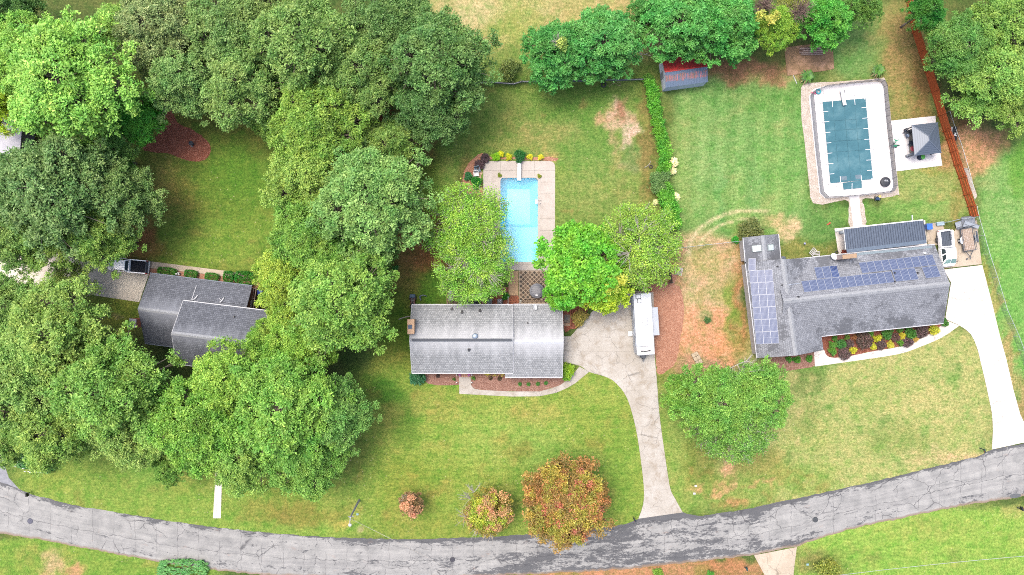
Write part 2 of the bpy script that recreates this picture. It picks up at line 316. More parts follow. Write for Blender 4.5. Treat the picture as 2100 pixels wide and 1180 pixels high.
# turf and bare earth of the place, some tree shade painted in: (x, y, rx, ry, colour, strength, edge softness, squareness)
PAINT = [
 (1100, 40, 260, 100, (190, 184, 122), .95, .3, 4), (960, 20, 60, 40, (216, 200, 158), .7, .5, 2), (1250, 30, 120, 40, (192, 178, 120), .8, .5, 2), (1050, 70, 60, 50, (160, 172, 88), .6, .5, 2), (1050, 140, 60, 40, (120, 140, 70), .7, .4, 3),
 (430, 330, 160, 250, (124, 138, 56), .95, .3, 4), (330, 430, 60, 90, (168, 150, 88), .7, .5, 2), (500, 350, 80, 90, (100, 146, 46), .8, .6, 2), (400, 260, 90, 60, (128, 128, 62), .6, .5, 2),
 (440, 500, 170, 60, (134, 164, 66), .8, .4, 3), (540, 250, 60, 60, (140, 120, 70), .5, .6, 2), (350, 350, 40, 30, (166, 160, 90), .6, .6, 2), (390, 345, 26, 14, (92, 116, 40), .6, .6, 2),
 (290, 500, 40, 40, (176, 112, 80), .8, .5, 2), (310, 520, 40, 14, (166, 140, 76), .7, .6, 2), (240, 640, 60, 40, (150, 160, 66), .9, .3, 3), (225, 645, 30, 6, (190, 160, 140), .6, .5, 2),
 (860, 430, 90, 330, (104, 124, 46), .95, .3, 4), (870, 510, 60, 60, (168, 108, 78), .8, .5, 2), (860, 270, 50, 50, (150, 108, 78), .7, .5, 2), (900, 390, 40, 40, (104, 138, 50), .7, .6, 2), (890, 590, 50, 30, (88, 140, 40), .7, .5, 2), (780, 240, 30, 26, (140, 72, 52), .9, .3, 2),
 (830, 560, 30, 60, (162, 132, 84), .5, .6, 2), (820, 710, 50, 90, (104, 136, 46), .9, .4, 3), (800, 740, 40, 30, (164, 156, 78), .6, .6, 2),
 (1130, 300, 230, 190, (138, 162, 80), .95, .2, 5), (1080, 250, 60, 40, (160, 158, 90), .6, .5, 2), (1190, 230, 90, 50, (112, 156, 66), .7, .6, 2), (1130, 275, 70, 25, (178, 166, 110), .6, .6, 2), (1000, 280, 50, 50, (122, 148, 66), .6, .6, 2), (1220, 330, 60, 60, (118, 158, 76), .6, .6, 2),
 (1230, 400, 90, 60, (158, 168, 96), .7, .6, 2), (1135, 322, 14, 12, (224, 172, 130), .8, .6, 2), (1110, 305, 16, 8, (196, 170, 112), .7, .6, 2), (1050, 300, 60, 10, (170, 162, 96), .5, .6, 2), (960, 400, 22, 70, (120, 98, 62), .8, .5, 2),
 (1268, 235, 26, 34, (222, 186, 164), .97, .3, 2), (1243, 240, 16, 14, (226, 176, 148), .9, .4, 2), (1292, 265, 18, 36, (226, 194, 178), .97, .3, 2), (1276, 222, 10, 20, (170, 110, 84), .6, .6, 2), (1257, 290, 6, 30, (190, 166, 130), .7, .6, 2), (1275, 325, 10, 30, (196, 168, 136), .7, .5, 2), (1300, 345, 20, 12, (170, 160, 120), .6, .6, 2),
 (1330, 310, 16, 120, (152, 122, 82), .7, .5, 3), (1300, 320, 16, 26, (112, 148, 92), .6, .6, 2),
 (1520, 320, 140, 180, MINT, .95, .2, 5), (1590, 190, 90, 50, (112, 156, 76), .7, .5, 2), (1480, 180, 100, 30, (140, 172, 100), .7, .6, 2), (1540, 410, 110, 50, (150, 178, 102), .75, .5, 2), (1600, 300, 50, 90, (128, 172, 92), .6, .6, 2), (1400, 340, 22, 130, (158, 176, 102), .6, .5, 3), (1450, 330, 40, 70, (158, 184, 116), .5, .6, 2),
 (1477, 410, 8, 70, (104, 160, 92), .5, .5, 3), (1550, 400, 14, 60, (104, 160, 92), .4, .5, 3), (1510, 380, 8, 80, (150, 182, 110), .4, .5, 3),
 (1490, 478, 110, 26, (138, 170, 90), .8, .5, 3), (1460, 470, 44, 16, (120, 160, 92), .5, .5, 2), (1680, 460, 60, 40, (112, 160, 84), .8, .5, 3), (1640, 520, 70, 24, (150, 152, 84), .9, .5, 3), (1620, 475, 26, 22, (232, 196, 164), .95, .4, 2), (1592, 452, 22, 12, (210, 182, 140), .8, .5, 2),
 (1540, 150, 90, 24, (176, 126, 100), .9, .35, 2), (1490, 132, 40, 16, (158, 112, 84), .8, .5, 2), (1620, 160, 30, 10, (196, 150, 120), .8, .5, 2),
 (1820, 120, 130, 110, (150, 158, 92), .95, .2, 5), (1740, 90, 50, 70, (118, 160, 88), .85, .4, 2), (1850, 130, 36, 110, (176, 148, 100), .9, .4, 3), (1890, 180, 26, 70, (168, 128, 86), .8, .4, 2), (1850, 210, 20, 40, (166, 160, 96), .5, .5, 2), (1760, 130, 40, 30, (126, 164, 92), .7, .5, 2),
 (1900, 395, 96, 60, (166, 176, 104), .95, .25, 4), (1800, 440, 100, 22, (124, 164, 82), .9, .4, 3), (1880, 430, 60, 16, (140, 174, 92), .8, .5, 3), (1905, 350, 30, 10, (176, 160, 90), .6, .6, 2),
 (1941, 290, 14, 60, (190, 142, 104), .95, .4, 3), (1960, 420, 14, 50, (158, 140, 84), .6, .5, 2),
 (2080, 560, 70, 260, (132, 184, 94), .95, .2, 5), (2060, 420, 50, 80, (150, 178, 110), .6, .5, 2), (2002, 300, 52, 48, (230, 172, 138), .97, .35, 2), (2030, 290, 26, 20, (212, 160, 120), .8, .5, 2), (2000, 350, 14, 40, (206, 158, 122), .8, .5, 2), (2030, 370, 24, 30, (170, 184, 120), .6, .6, 2), (2095, 340, 20, 60, (118, 168, 68), .8, .4, 3), (1975, 250, 16, 14, (140, 96, 66), .8, .5, 2),
 (2040, 640, 12, 90, (186, 166, 108), .8, .4, 3), (2070, 740, 14, 70, (190, 160, 112), .85, .4, 3), (2095, 820, 14, 60, (186, 158, 112), .8, .4, 3), (2018, 560, 9, 40, (168, 152, 84), .8, .4, 3), (1985, 465, 26, 16, (160, 150, 90), .8, .5, 3),
 (1700, 850, 350, 190, (188, 188, 124), .97, .15, 6), (1850, 900, 70, 30, (140, 158, 82), .6, .6, 2), (1780, 820, 60, 30, (166, 178, 104), .5, .6, 2), (1660, 900, 60, 40, (172, 180, 106), .6, .6, 2), (1560, 960, 60, 40, (150, 146, 78), .7, .5, 2), (1640, 980, 80, 30, (152, 172, 86), .8, .5, 2), (1660, 780, 36, 36, (124, 142, 78), .8, .5, 2), (1660, 850, 24, 40, (150, 160, 92), .6, .5, 2),  # dull green right of the loose trees: their soft shade painted into the turf
 (1480, 1010, 100, 40, (142, 166, 80), .85, .4, 3), (1950, 940, 90, 20, (206, 186, 140), .7, .5, 2), (1975, 937, 60, 8, (222, 188, 150), .8, .5, 2), (1640, 745, 60, 20, (128, 158, 80), .9, .4, 3), (1900, 840, 60, 50, (200, 190, 132), .5, .6, 2),
 (1390, 900, 36, 170, (150, 172, 84), .9, .3, 4), (1440, 950, 40, 50, (134, 140, 64), .7, .5, 2), (1500, 960, 12, 44, (226, 176, 142), .9, .35, 2), (1460, 1008, 40, 7, (222, 168, 130), .8, .5, 2), (1560, 992, 36, 5, (216, 170, 128), .8, .5, 2), (1508, 1035, 24, 11, (206, 150, 110), .85, .4, 2), (1422, 975, 7, 18, (200, 150, 100), .6, .6, 2), (1490, 1000, 24, 10, (214, 166, 126), .7, .5, 2),
 (1445, 610, 78, 130, (214, 180, 148), .97, .2, 4), (1440, 540, 40, 30, (178, 174, 106), .6, .6, 2), (1415, 560, 14, 60, (220, 194, 150), .6, .5, 3), (1440, 650, 50, 36, (220, 194, 160), .7, .6, 2), (1450, 695, 80, 66, (232, 166, 134), .97, .35, 2), (1440, 755, 50, 30, (206, 160, 136), .95, .4, 2), (1492, 720, 22, 30, (230, 166, 124), .9, .5, 2), (1500, 630, 14, 50, (136, 158, 66), .85, .4, 3), (1515, 690, 18, 40, (146, 148, 74), .75, .5, 2), (1518, 600, 10, 100, (186, 134, 94), .9, .4, 3), (1450, 656, 14, 10, (90, 130, 70), .7, .6, 2), (1385, 640, 12, 130, (196, 152, 116), .7, .5, 3), (1375, 530, 14, 30, (160, 144, 98), .6, .5, 2), (1360, 770, 14, 30, (150, 150, 78), .8, .4, 3), (1480, 590, 22, 20, (168, 172, 96), .5, .6, 2),
 (1030, 930, 320, 185, (152, 172, 76), .97, .15, 6), (1040, 900, 120, 60, (166, 186, 96), .6, .6, 2), (900, 830, 80, 30, (164, 164, 84), .5, .6, 2), (1100, 850, 60, 24, (184, 176, 100), .6, .6, 2), (1230, 800, 40, 24, (166, 180, 88), .6, .6, 2), (790, 805, 40, 30, (82, 134, 42), .85, .6, 2), (832, 860, 26, 50, (104, 140, 52), .75, .6, 2), (795, 850, 26, 26, (164, 160, 84), .5, .6, 2), (830, 1000, 80, 60, (146, 158, 64), .6, .6, 2), (1110, 930, 50, 40, (140, 176, 84), .5, .6, 2), (1180, 950, 70, 26, (132, 168, 74), .6, .6, 2), (1275, 960, 30, 80, (126, 164, 64), .6, .6, 2), (940, 780, 60, 8, (116, 160, 54), .8, .5, 2), (1060, 960, 26, 60, (128, 158, 68), .5, .6, 2), (1265, 1040, 24, 20, (124, 160, 60), .6, .5, 2), (880, 1080, 150, 20, (150, 158, 70), .6, .6, 3),  # deep greens at the wood's edge: tree shade put into the lawn colour
 (400, 1010, 370, 110, (148, 174, 78), .97, .15, 6), (610, 1050, 110, 26, (156, 142, 74), .7, .6, 2), (380, 980, 60, 30, (172, 176, 88), .6, .6, 2), (310, 960, 50, 40, (126, 170, 74), .6, .6, 2), (100, 980, 60, 26, (156, 172, 76), .5, .6, 2), (697, 1078, 16, 10, (206, 184, 104), .8, .5, 2), (744, 1090, 14, 9, (206, 184, 148), .85, .4, 2), (560, 1000, 80, 26, (160, 170, 76), .6, .6, 2), (737, 1040, 8, 14, (186, 164, 100), .5, .6, 2),
 (200, 1150, 260, 46, (138, 168, 70), .97, .15, 5), (110, 1160, 26, 26, (210, 178, 144), .85, .5, 2), (150, 1176, 22, 12, (216, 158, 130), .85, .5, 2), (50, 1130, 20, 14, (170, 168, 90), .5, .6, 2), (280, 1150, 60, 12, (128, 160, 66), .5, .6, 2),
 (1320, 1190, 260, 40, (200, 146, 112), .97, .2, 4), (1480, 1165, 60, 18, (186, 134, 96), .9, .4, 3), (1100, 1185, 80, 12, (166, 150, 84), .8, .5, 2), (1440, 1172, 30, 10, (150, 142, 76), .6, .5, 2),
 (1880, 1130, 260, 90, (160, 190, 88), .97, .12, 6), (1660, 1150, 34, 26, (150, 138, 90), .8, .5, 2), (1710, 1160, 44, 26, (130, 144, 72), .75, .5, 2), (1900, 1090, 90, 20, (178, 180, 98), .5, .6, 2), (2075, 1045, 26, 16, (196, 190, 116), .7, .5, 2), (1800, 1150, 80, 26, (144, 184, 80), .6, .6, 2),
 (90, 270, 60, 70, (120, 112, 70), .8, .5, 2), (80, 520, 90, 60, (190, 178, 160), .3, .5, 2), (650, 930, 90, 50, (120, 122, 58), .6, .6, 2), (600, 880, 30, 50, (152, 104, 60), .6, .5, 2), (480, 620, 60, 60, (140, 110, 70), .3, .6, 2),
]
def make_ground():
    rp = random.Random(12)
    def scat(n, x0, x1, y0, y1, cols, r0, r1, s0, s1):
        for _ in range(n): PAINT.append((rp.uniform(x0, x1), rp.uniform(y0, y1), rp.uniform(r0, r1), rp.uniform(r0, r1) * .8, rp.choice(cols), rp.uniform(s0, s1) * .75, .5, 2))
    scat(110, 1600, 2030, 730, 1000, [(128, 166, 80), (150, 176, 90), (206, 190, 140), (120, 152, 76)], 4, 15, .35, .8)
    scat(60, 1380, 1700, 960, 1050, [(120, 158, 66), (176, 172, 100), (150, 132, 76)], 4, 14, .3, .7)
    scat(120, 760, 1310, 800, 1090, [(176, 168, 92), (124, 164, 62), (170, 186, 92), (160, 140, 76)], 6, 22, .25, .6)
    scat(60, 60, 740, 960, 1090, [(168, 160, 84), (128, 168, 66), (176, 184, 92), (150, 128, 74)], 6, 22, .25, .6)
    scat(70, 900, 1330, 180, 460, [(176, 160, 104), (112, 152, 66), (150, 170, 84), (166, 140, 90)], 5, 20, .3, .7)
    scat(60, 1400, 1650, 160, 480, [(166, 184, 112), (116, 166, 86), (172, 172, 112)], 6, 24, .25, .6)
    scat(50, 300, 600, 230, 560, [(160, 148, 82), (92, 140, 44), (110, 124, 50), (150, 170, 80)], 5, 24, .3, .7)
    scat(50, 1700, 1990, 40, 450, [(180, 160, 108), (120, 160, 84), (150, 148, 90)], 5, 18, .3, .6)
    scat(60, 1380, 1530, 500, 770, [(232, 196, 160), (214, 176, 140), (168, 164, 100), (226, 170, 132)], 4, 16, .35, .8)
    scat(50, 1640, 2100, 1060, 1180, [(146, 184, 76), (182, 190, 96), (150, 150, 84)], 6, 20, .25, .6)
    scat(30, 0, 420, 1110, 1180, [(176, 160, 90), (120, 158, 62)], 5, 16, .3, .6)
    scat(40, 890, 1330, 0, 100, [(216, 200, 152), (160, 172, 92), (196, 170, 124)], 6, 26, .3, .6)
    xs = np.concatenate([[-1800, -600, -250, -120], np.arange(-88, 88.01, .4), [120, 250, 600, 1800]])
    ys = np.concatenate([[-1800, -600, -250, -90], np.arange(-52, 52.01, .4), [90, 250, 600, 1800]])
    X, Y = np.meshgrid(xs, ys); nx, ny = len(xs), len(ys)
    px = X * S + 1050; py = 590 - Y * S
    wx = px + (fbm(px / 22, py / 22, 3) - .5) * 46; wy = py + (fbm(px / 22, py / 22, 50) - .5) * 46
    C = np.zeros(X.shape + (3,)); C[:] = (104, 118, 60)
    dn = (fbm(px / 60, py / 60, 90, 5) - .5)
    C += dn[..., None] * np.array([70, 30, 30])
    for (cx, cy, rx, ry, col, st, so_, pw) in PAINT:
        pw_ = float(pw); big = pw >= 4
        ax, ay = (px * .6 + wx * .4, py * .6 + wy * .4) if big else (wx, wy)
        r = (np.abs((ax - cx) / rx) ** pw_ + np.abs((ay - cy) / ry) ** pw_) ** (1 / pw_)
        e = so_ if not big else .12
        w = np.clip((1 + e - r) / (2 * e), 0, 1); w = w * w * (3 - 2 * w) * st
        C = C * (1 - w[..., None]) + np.array(col) * w[..., None]
    # wheel ruts worn round the back lawn
    for (cx, cy, r0, r1, w0, a0, a1) in ((1540, 520, 128, 88, 6, 3.1, 5.0), (1540, 520, 108, 70, 4, 3.3, 4.8)):
        an = np.arctan2((py - cy) / r1, (px - cx) / r0) % (2 * PI); rr = np.hypot((px - cx) / r0, (py - cy) / r1)
        w = np.clip(1.3 - np.abs(rr - 1) * r0 / w0, 0, 1) * ((an > a0) & (an < a1)) * .85
        C = C * (1 - w[..., None]) + np.array((228, 208, 172)) * w[..., None]
    # mowing passes
    def inside(x0, x1, y0, y1, s=14): return 1 / (1 + np.exp(-(px - x0) / s)) / (1 + np.exp((px - x1) / s)) / (1 + np.exp(-(py - y0) / s)) / (1 + np.exp((py - y1) / s))
    mow = inside(1395, 1640, 180, 480) * np.sin((px + py * .06) / 6.4) * .045 + inside(760, 1300, 820, 1080) * np.sin((py + px * .03) / 2.6) * .035 + inside(330, 560, 430, 560) * np.sin((py - px * .12) / 2.6) * .04
    mow = mow + inside(1640, 2200, 1040, 1200) * np.sin((py + px * .22) / 3.0) * .03 + inside(1140, 1330, 330, 450) * np.sin(px / 3.1) * .035
    C = C * (1 + mow[..., None] * np.array([1.2, .8, 1.2]))
    C += (fbm(px / 9, py / 9, 7, 3) - .5)[..., None] * np.array([34, 20, 20])
    gn = np.clip((C[..., 1] - C[..., 0]) / 12, 0, 1)[..., None]
    C = C * (1 - gn + gn * np.array([.99, 1.0, 1.02]))
    C = np.clip(C, 5, 250) / 255
    L = np.where(C <= .04045, C / 12.92, ((C + .055) / 1.055) ** 2.4) / K
    idx = np.arange(nx * ny).reshape(ny, nx)
    q = np.stack([idx[:-1, :-1], idx[:-1, 1:], idx[1:, 1:], idx[1:, :-1]], -1).reshape(-1, 4)
    mx = (X[:-1, :-1] + X[1:, 1:]).ravel() / 2; my = (Y[:-1, :-1] + Y[1:, 1:]).ravel() / 2
    p0, p1 = P(1022, 542), P(1107, 361)
    q = q[~((mx > p0.x) & (mx < p1.x) & (my > p0.y) & (my < p1.y))]
    me = bpy.data.meshes.new('ground'); nv = nx * ny
    me.vertices.add(nv); me.vertices.foreach_set('co', np.stack([X, Y, X * 0], -1).ravel())
    me.loops.add(q.size); me.loops.foreach_set('vertex_index', q.ravel())
    me.polygons.add(len(q)); me.polygons.foreach_set('loop_start', np.arange(len(q)) * 4)
    me.update(calc_edges=True)
    at = me.color_attributes.new('turf', 'FLOAT_COLOR', 'POINT')
    at.data.foreach_set('color', np.concatenate([L, np.ones(L.shape[:2] + (1,))], -1).ravel())
    t = NT('turf'); a = t.n('Attribute', attribute_name='turf').outputs['Color']
    n1 = t.noise(3.4, 6, 1.0); n2 = t.noise(.7, 8, .72); n3 = t.noise(2.2, 5, .8); n4 = t.noise(1, 5, .7, src=t.mapped(t.pos(), (.5, 3.5, 1)))
    c = t.mix(1.0, a, t.ramp(n1, [(.40, (.42, .54, .36, 1)), (.5, (.97, 1, .9, 1)), (.60, (1.5, 1.44, 1.5, 1))]), 'MULTIPLY')
    c = t.mix(1.0, c, t.ramp(n2, [(.36, (1.18, 1.04, 1.1, 1)), (.5, (1, 1, 1, 1)), (.62, (.7, .9, .68, 1))]), 'MULTIPLY')
    c = t.mix(1.0, c, t.ramp(n3, [(.38, (.72, .78, .68, 1)), (.6, (1.16, 1.14, 1.14, 1))]), 'MULTIPLY')
    c = t.mix(1.0, c, t.ramp(n4, [(.38, (.88, .9, .84, 1)), (.62, (1.1, 1.08, 1.1, 1))]), 'MULTIPLY')
    v = t.n('TexVoronoi'); v.inputs['Scale'].default_value = 1.3; t.l(t.pos(), v.inputs['Vector'])
    dot = t.math('MULTIPLY', t.ramp(v.outputs['Distance'], [(.08, 1), (.13, 0)]), t.ramp(t.noise(.12, 2), [(.45, 0), (.6, .6)]))
    c = t.mix(dot, c, D(225, 215, 170))
    t.bump(n1, .5, .06)
    t.fin(c, .9, 0, .15)
    o = link('ground', me, None, [t.m]); o['kind'] = 'structure'
make_ground()

# ---------------------------------------------------------------- road
ROAD_N = [(-120, 900), (-60, 950), (-10, 985), (32, 1000), (64, 1014), (115, 1027), (163, 1039), (237, 1051), (305, 1062), (407, 1078), (508, 1089), (610, 1098), (700, 1103), (846, 1107), (1005, 1101), (1107, 1095), (1242, 1082), (1290, 1074), (1310, 1064), (1400, 1051), (1434, 1059), (1525, 1046), (1603, 1029), (1691, 1010), (1766, 994), (1854, 973), (1922, 956), (2003, 937), (2030, 924), (2100, 909), (2200, 880), (2400, 820)]
ROAD_S = [(-120, 1083), (0, 1095), (85, 1107), (146, 1119), (237, 1136), (305, 1149), (407, 1166), (500, 1176), (576, 1181), (800, 1186), (998, 1181), (1130, 1176), (1208, 1172), (1310, 1165), (1400, 1156), (1434, 1151), (1502, 1144), (1546, 1138), (1634, 1121), (1695, 1099), (1766, 1080), (1841, 1065), (1908, 1051), (1976, 1036), (2044, 1027), (2100, 1018), (2200, 998), (2400, 950)]
def road_strip():
    nx_, ns_ = zip(*ROAD_N), zip(*ROAD_S)
    XN, YN = map(np.array, zip(*ROAD_N)); XS, YS = map(np.array, zip(*ROAD_S))
    b = MB(); x = -120; cols = []; m = 12
    while x <= 2400:
        yn = np.interp(x, XN, YN) + random.uniform(-1, 1); ys = np.interp(x, XS, YS) + random.uniform(-1.6, 1.6)
        cols.append([(P(x, yn + (ys - yn) * j / m, .008), ((x) / S, 6.6 * (1 - j / m))) for j in range(m + 1)]); x += 8
    for i in range(len(cols) - 1):
        for j in range(m):
            q = [cols[i][j], cols[i][j + 1], cols[i + 1][j + 1], cols[i + 1][j]]
            b.face([p[0] for p in q], [p[1] for p in q])
    t = NT('worn_asphalt'); uv = t.n('UVMap').outputs[0]
    fine = t.noise(14, 4, .75); big = t.noise(.5, 6, .7)
    c = t.ramp(big, [(.35, D(166, 166, 164)), (.6, D(196, 195, 192))])
    c = t.mix(t.ramp(fine, [(.35, .5), (.58, 0)]), c, D(120, 122, 128))
    # old damp and patch stains, long along the lanes
    wn = t.noise(1, 8, .8, src=t.mapped(uv, (.16, .55, 1)), dist=.2)
    ed = t.noise(1, 7, .8, src=t.mapped(uv, (1.6, 3.5, 1)))
    sep = t.n('SeparateXYZ'); t.l(uv, sep.inputs[0])
    lane = t.ramp(t.math('DIVIDE', sep.outputs[1], 6.6), [(0, .04), (.12, .07), (.3, .03), (.5, -.0 + .0), (.86, 0.03), (1, .2)])
    zone = t.ramp(t.math('DIVIDE', t.math('ADD', sep.outputs[0], 9), 180), [(0, -.02), (.3, .0), (.42, .05), (.47, .10), (.6, .12), (.68, .05), (.8, -.05), (1, -.06)])
    k = t.math('ADD', t.math('ADD', t.math('ADD', wn, t.math('MULTIPLY', t.math('SUBTRACT', ed, .5), .45)), lane), zone)
    c = t.mix(t.ramp(k, [(.62, 0), (.65, .85)]), c, D(84, 86, 92))
    ls = t.noise(1, 6, .7, src=t.mapped(uv, (.05, 1.6, 1)))
    c = t.mix(1.0, c, t.ramp(ls, [(.35, (.84, .84, .85, 1)), (.6, (1.1, 1.1, 1.09, 1))]), 'MULTIPLY')
    rd = t.noise(1, 6, .7, src=t.mapped(uv, (.35, .8, 1), .5))
    c = t.mix(t.ramp(rd, [(.62, 0), (.72, .4)]), c, D(196, 160, 140))
    # cracks: one wandering seam near the middle, cross joints, a net of finer cracks
    wv = t.n('TexNoise'); wv.inputs['Scale'].default_value = .8; wv.inputs['Detail'].default_value = 6; t.l(uv, wv.inputs['Vector'])
    va = t.n('VectorMath', operation='MULTIPLY_ADD'); t.l(wv.outputs['Color'], va.inputs[0]); va.inputs[1].default_value = (1.5, 1.1, 0); t.l(uv, va.inputs[2])
    v = t.n('TexVoronoi', feature='DISTANCE_TO_EDGE'); v.inputs['Scale'].default_value = .26; t.l(t.mapped(va.outputs[0], (1, 1.3, 0)), v.inputs['Vector'])
    cr = t.math('MULTIPLY', t.ramp(v.outputs['Distance'], [(.004, .7), (.014, 0)]), t.ramp(t.noise(1, 3, .5, src=t.mapped(uv, (.09, .3, 1))), [(.48, 0), (.54, 1)]))
    s2 = t.n('SeparateXYZ'); t.l(va.outputs[0], s2.inputs[0])
    seam = t.ramp(t.math('ABSOLUTE', t.math('SUBTRACT', s2.outputs[1], 3.4)), [(.015, 0.7), (.045, 0)])
    fr = t.math('FRACT', t.math('DIVIDE', t.math('ADD', sep.outputs[0], t.math('MULTIPLY', wv.outputs[0], .7)), 3.1))
    cj = t.math('MULTIPLY', t.ramp(t.math('ABSOLUTE', t.math('SUBTRACT', fr, .5)), [(.006, .5), (.016, 0)]), t.ramp(t.noise(1, 2, .5, src=t.mapped(uv, (.25, .5, 1))), [(.42, 0), (.5, 1)]))
    for f in (cr, seam, cj): c = t.mix(f, c, D(70, 70, 76))
    ce = t.ramp(t.math('ADD', t.math('DIVIDE', sep.outputs[1], 6.6), t.math('MULTIPLY', t.math('SUBTRACT', ed, .5), .12)), [(.02, .8), (.06, 0)])
    c = t.mix(ce, c, D(158, 134, 112))
    t.bump(fine, .2, .02); t.fin(c, .8, 0, .3)
    o = b.build('road', t.m); o['kind'] = 'structure'
    return t.m
ASPH = road_strip()
sr = sheet('side_road', [(-150, 700), (-60, 700), (-5, 880), (2, 920), (8, 950), (18, 980), (40, 1004), (-10, 1010), (-60, 1010), (-120, 960)], .004, nm('asphalt_side', D(176, 178, 186), D(150, 152, 160), 2, .85))

# ---------------------------------------------------------------- pavements
WHITE_CON = concrete('pale_concrete', D(255, 246, 238, 3.1), D(243, 232, 222, 3.1), .30, .010, .45)
OLD_CON = concrete('weathered_concrete', D(232, 227, 219), D(208, 200, 188), .40, .014, .50, D(168, 150, 126), .5)
TAN_CON = concrete('sandy_concrete', D(236, 220, 198), D(218, 202, 180), .3, .01, .5, D(190, 166, 136), .4)
DECK2 = concrete('pool_deck_concrete', D(238, 228, 219), D(222, 212, 203), 0, 0, 0, D(200, 184, 170), .4)
DECK3 = concrete('white_pool_deck', D(255, 252, 252, 3.1), D(244, 240, 242, 3.1), .2, .006, .5)
JOINT = nm('joint_earth', D(150, 132, 110), D(110, 98, 84), 8)
MULCH = None
def mulch(name, a, b_, c_):
    t = NT(name); n = t.noise(5.5, 5, .95); n2 = t.noise(1.2, 4)
    c = t.ramp(n, [(.4, b_), (.5, a), (.6, c_)]); c = t.mix(t.ramp(n2, [(.4, .35), (.6, 0)]), c, b_)
    t.bump(n, .5, .05); return t.fin(c, .95, 0, .1)
MUL_RED = mulch('red_mulch', D(166, 98, 76), D(116, 64, 50), D(214, 160, 140))
MUL_PINE = mulch('pine_straw', D(208, 150, 122), D(160, 106, 84), D(238, 196, 170))
MUL_BRN = mulch('brown_mulch', D(178, 132, 114), D(130, 92, 80), D(220, 186, 170))
STONE_BED = mulch('pale_stone_chips', D(232, 218, 204), D(184, 166, 150), D(252, 246, 240))

def pave(name, pts, cuts, mat, z=.05, base_z=.014, gap=.022):
    o = sheet(name, pts, base_z, JOINT); ORG[o.name] = Vector((0, 0, 0))
    slabs(pts, cuts, o, mat, base_z - .05, z, gap); return o
# middle house drive: wide worn apron, then a curved lane to the road
d2L = smooth([(1156, 742), (1190, 751), (1208, 763), (1242, 773), (1263, 786), (1286, 817), (1303, 875), (1313, 936), (1320, 997), (1319, 1034), (1309, 1064)], 3, False)
d2R = smooth([(1400, 1051), (1385, 1024), (1375, 1004), (1369, 970), (1361, 916), (1352, 848), (1347, 780), (1343, 739)], 3, False)
d2 = d2L + d2R + [(1340, 600), (1297, 596), (1250, 605), (1214, 640), (1170, 690), (1156, 690)]
pave('driveway', d2, [((1224, 600), (1224, 800)), ((1140, 647), (1400, 647)), ((1156, 720), (1400, 722)), ((1283, 600), (1284, 760)), ((1230, 800), (1400, 778)), ((1280, 850), (1400, 843)), ((1280, 905), (1400, 903)), ((1290, 960), (1400, 955)), ((1290, 1008), (1420, 1000))], OLD_CON)
# right-hand house drive
d3 = [(1935, 553), (2014, 544), (2033, 617), (2050, 688), (2064, 739), (2078, 800), (2092, 850), (2110, 888), (2130, 901), (2034, 922)] + smooth([(2036, 884), (2034, 848), (2027, 814), (2022, 790), (2010, 739), (2003, 712), (1990, 685), (1966, 667), (1938, 655)], 2, False) + [(1950, 580)]
pave('driveway', d3, [((1930, 660), (2070, 640)), ((1980, 552), (1986, 660)), ((2000, 775), (2100, 755)), ((1990, 712), (2100, 694)), ((2000, 868), (2120, 835)), ((1930, 605), (2060, 592)), ((2047, 640), (2090, 930))], WHITE_CON)
pave('parking_pad', [(1898, 459), (1932, 456), (1936, 471), (1958, 474), (1962, 462), (2003, 452), (2008, 500), (2013, 542), (1934, 551), (1930, 505), (1902, 500)], [((1960, 440), (1968, 560)), ((1890, 476), (1940, 472))], TAN_CON)
pave('patio', [(1711, 469), (1897, 452), (1901, 503), (1720, 527)], [((1755, 440), (1760, 530)), ((1810, 440), (1815, 530)), ((1855, 440), (1860, 530)), ((1700, 497), (1910, 478))], WHITE_CON)
# right-hand house front walk, curved
w3i = smooth([(1690, 718), (1696, 730), (1713, 734), (1745, 730), (1794, 720), (1846, 711), (1883, 697), (1912, 681), (1932, 666), (1940, 657)], 3, False)
w3o = smooth([(1967, 668), (1932, 692), (1886, 712), (1840, 727), (1748, 741), (1671, 752)], 3, False)
pave('front_walk', [(1669, 722)] + w3i + w3o, [((1711, 700), (1711, 760)), ((1750, 700), (1750, 760)), ((1795, 700), (1797, 760)), ((1842, 690), (1846, 740)), ((1880, 690), (1890, 720)), ((1912, 670), (1926, 700)), ((1664, 735), (1690, 733))], WHITE_CON)
# bottom right drive across the road, left verge path and left house drive
pave('driveway', [(1546, 1139), (1634, 1122), (1629, 1160), (1622, 1230), (1578, 1230), (1568, 1180)], [((1540, 1175), (1640, 1160))], TAN_CON)
pave('front_path', [(443, 960), (456, 960), (453, 1063), (437, 1063)], [((430, 1030), (460, 1030)), ((430, 995), (460, 995))], WHITE_CON)
d1 = [(-40, 500), (120, 508), (275, 533), (309, 536), (306, 562), (286, 620), (200, 607), (100, 590), (-40, 570)]
pave('driveway', d1, [((120, 480), (110, 620)), ((20, 480), (10, 620)), ((205, 500), (190, 620)), ((-50, 545), (320, 578))], concrete('left_drive_concrete', D(250, 242, 228, 3.4), D(238, 226, 210, 3.4), .3, .012, .5))
pave('side_walk', [(306, 536), (465, 556), (500, 562), (500, 572), (462, 568), (420, 562), (306, 550)], [((346, 530), (344, 570)), ((386, 530), (384, 570)), ((425, 540), (423, 580))], TAN_CON)
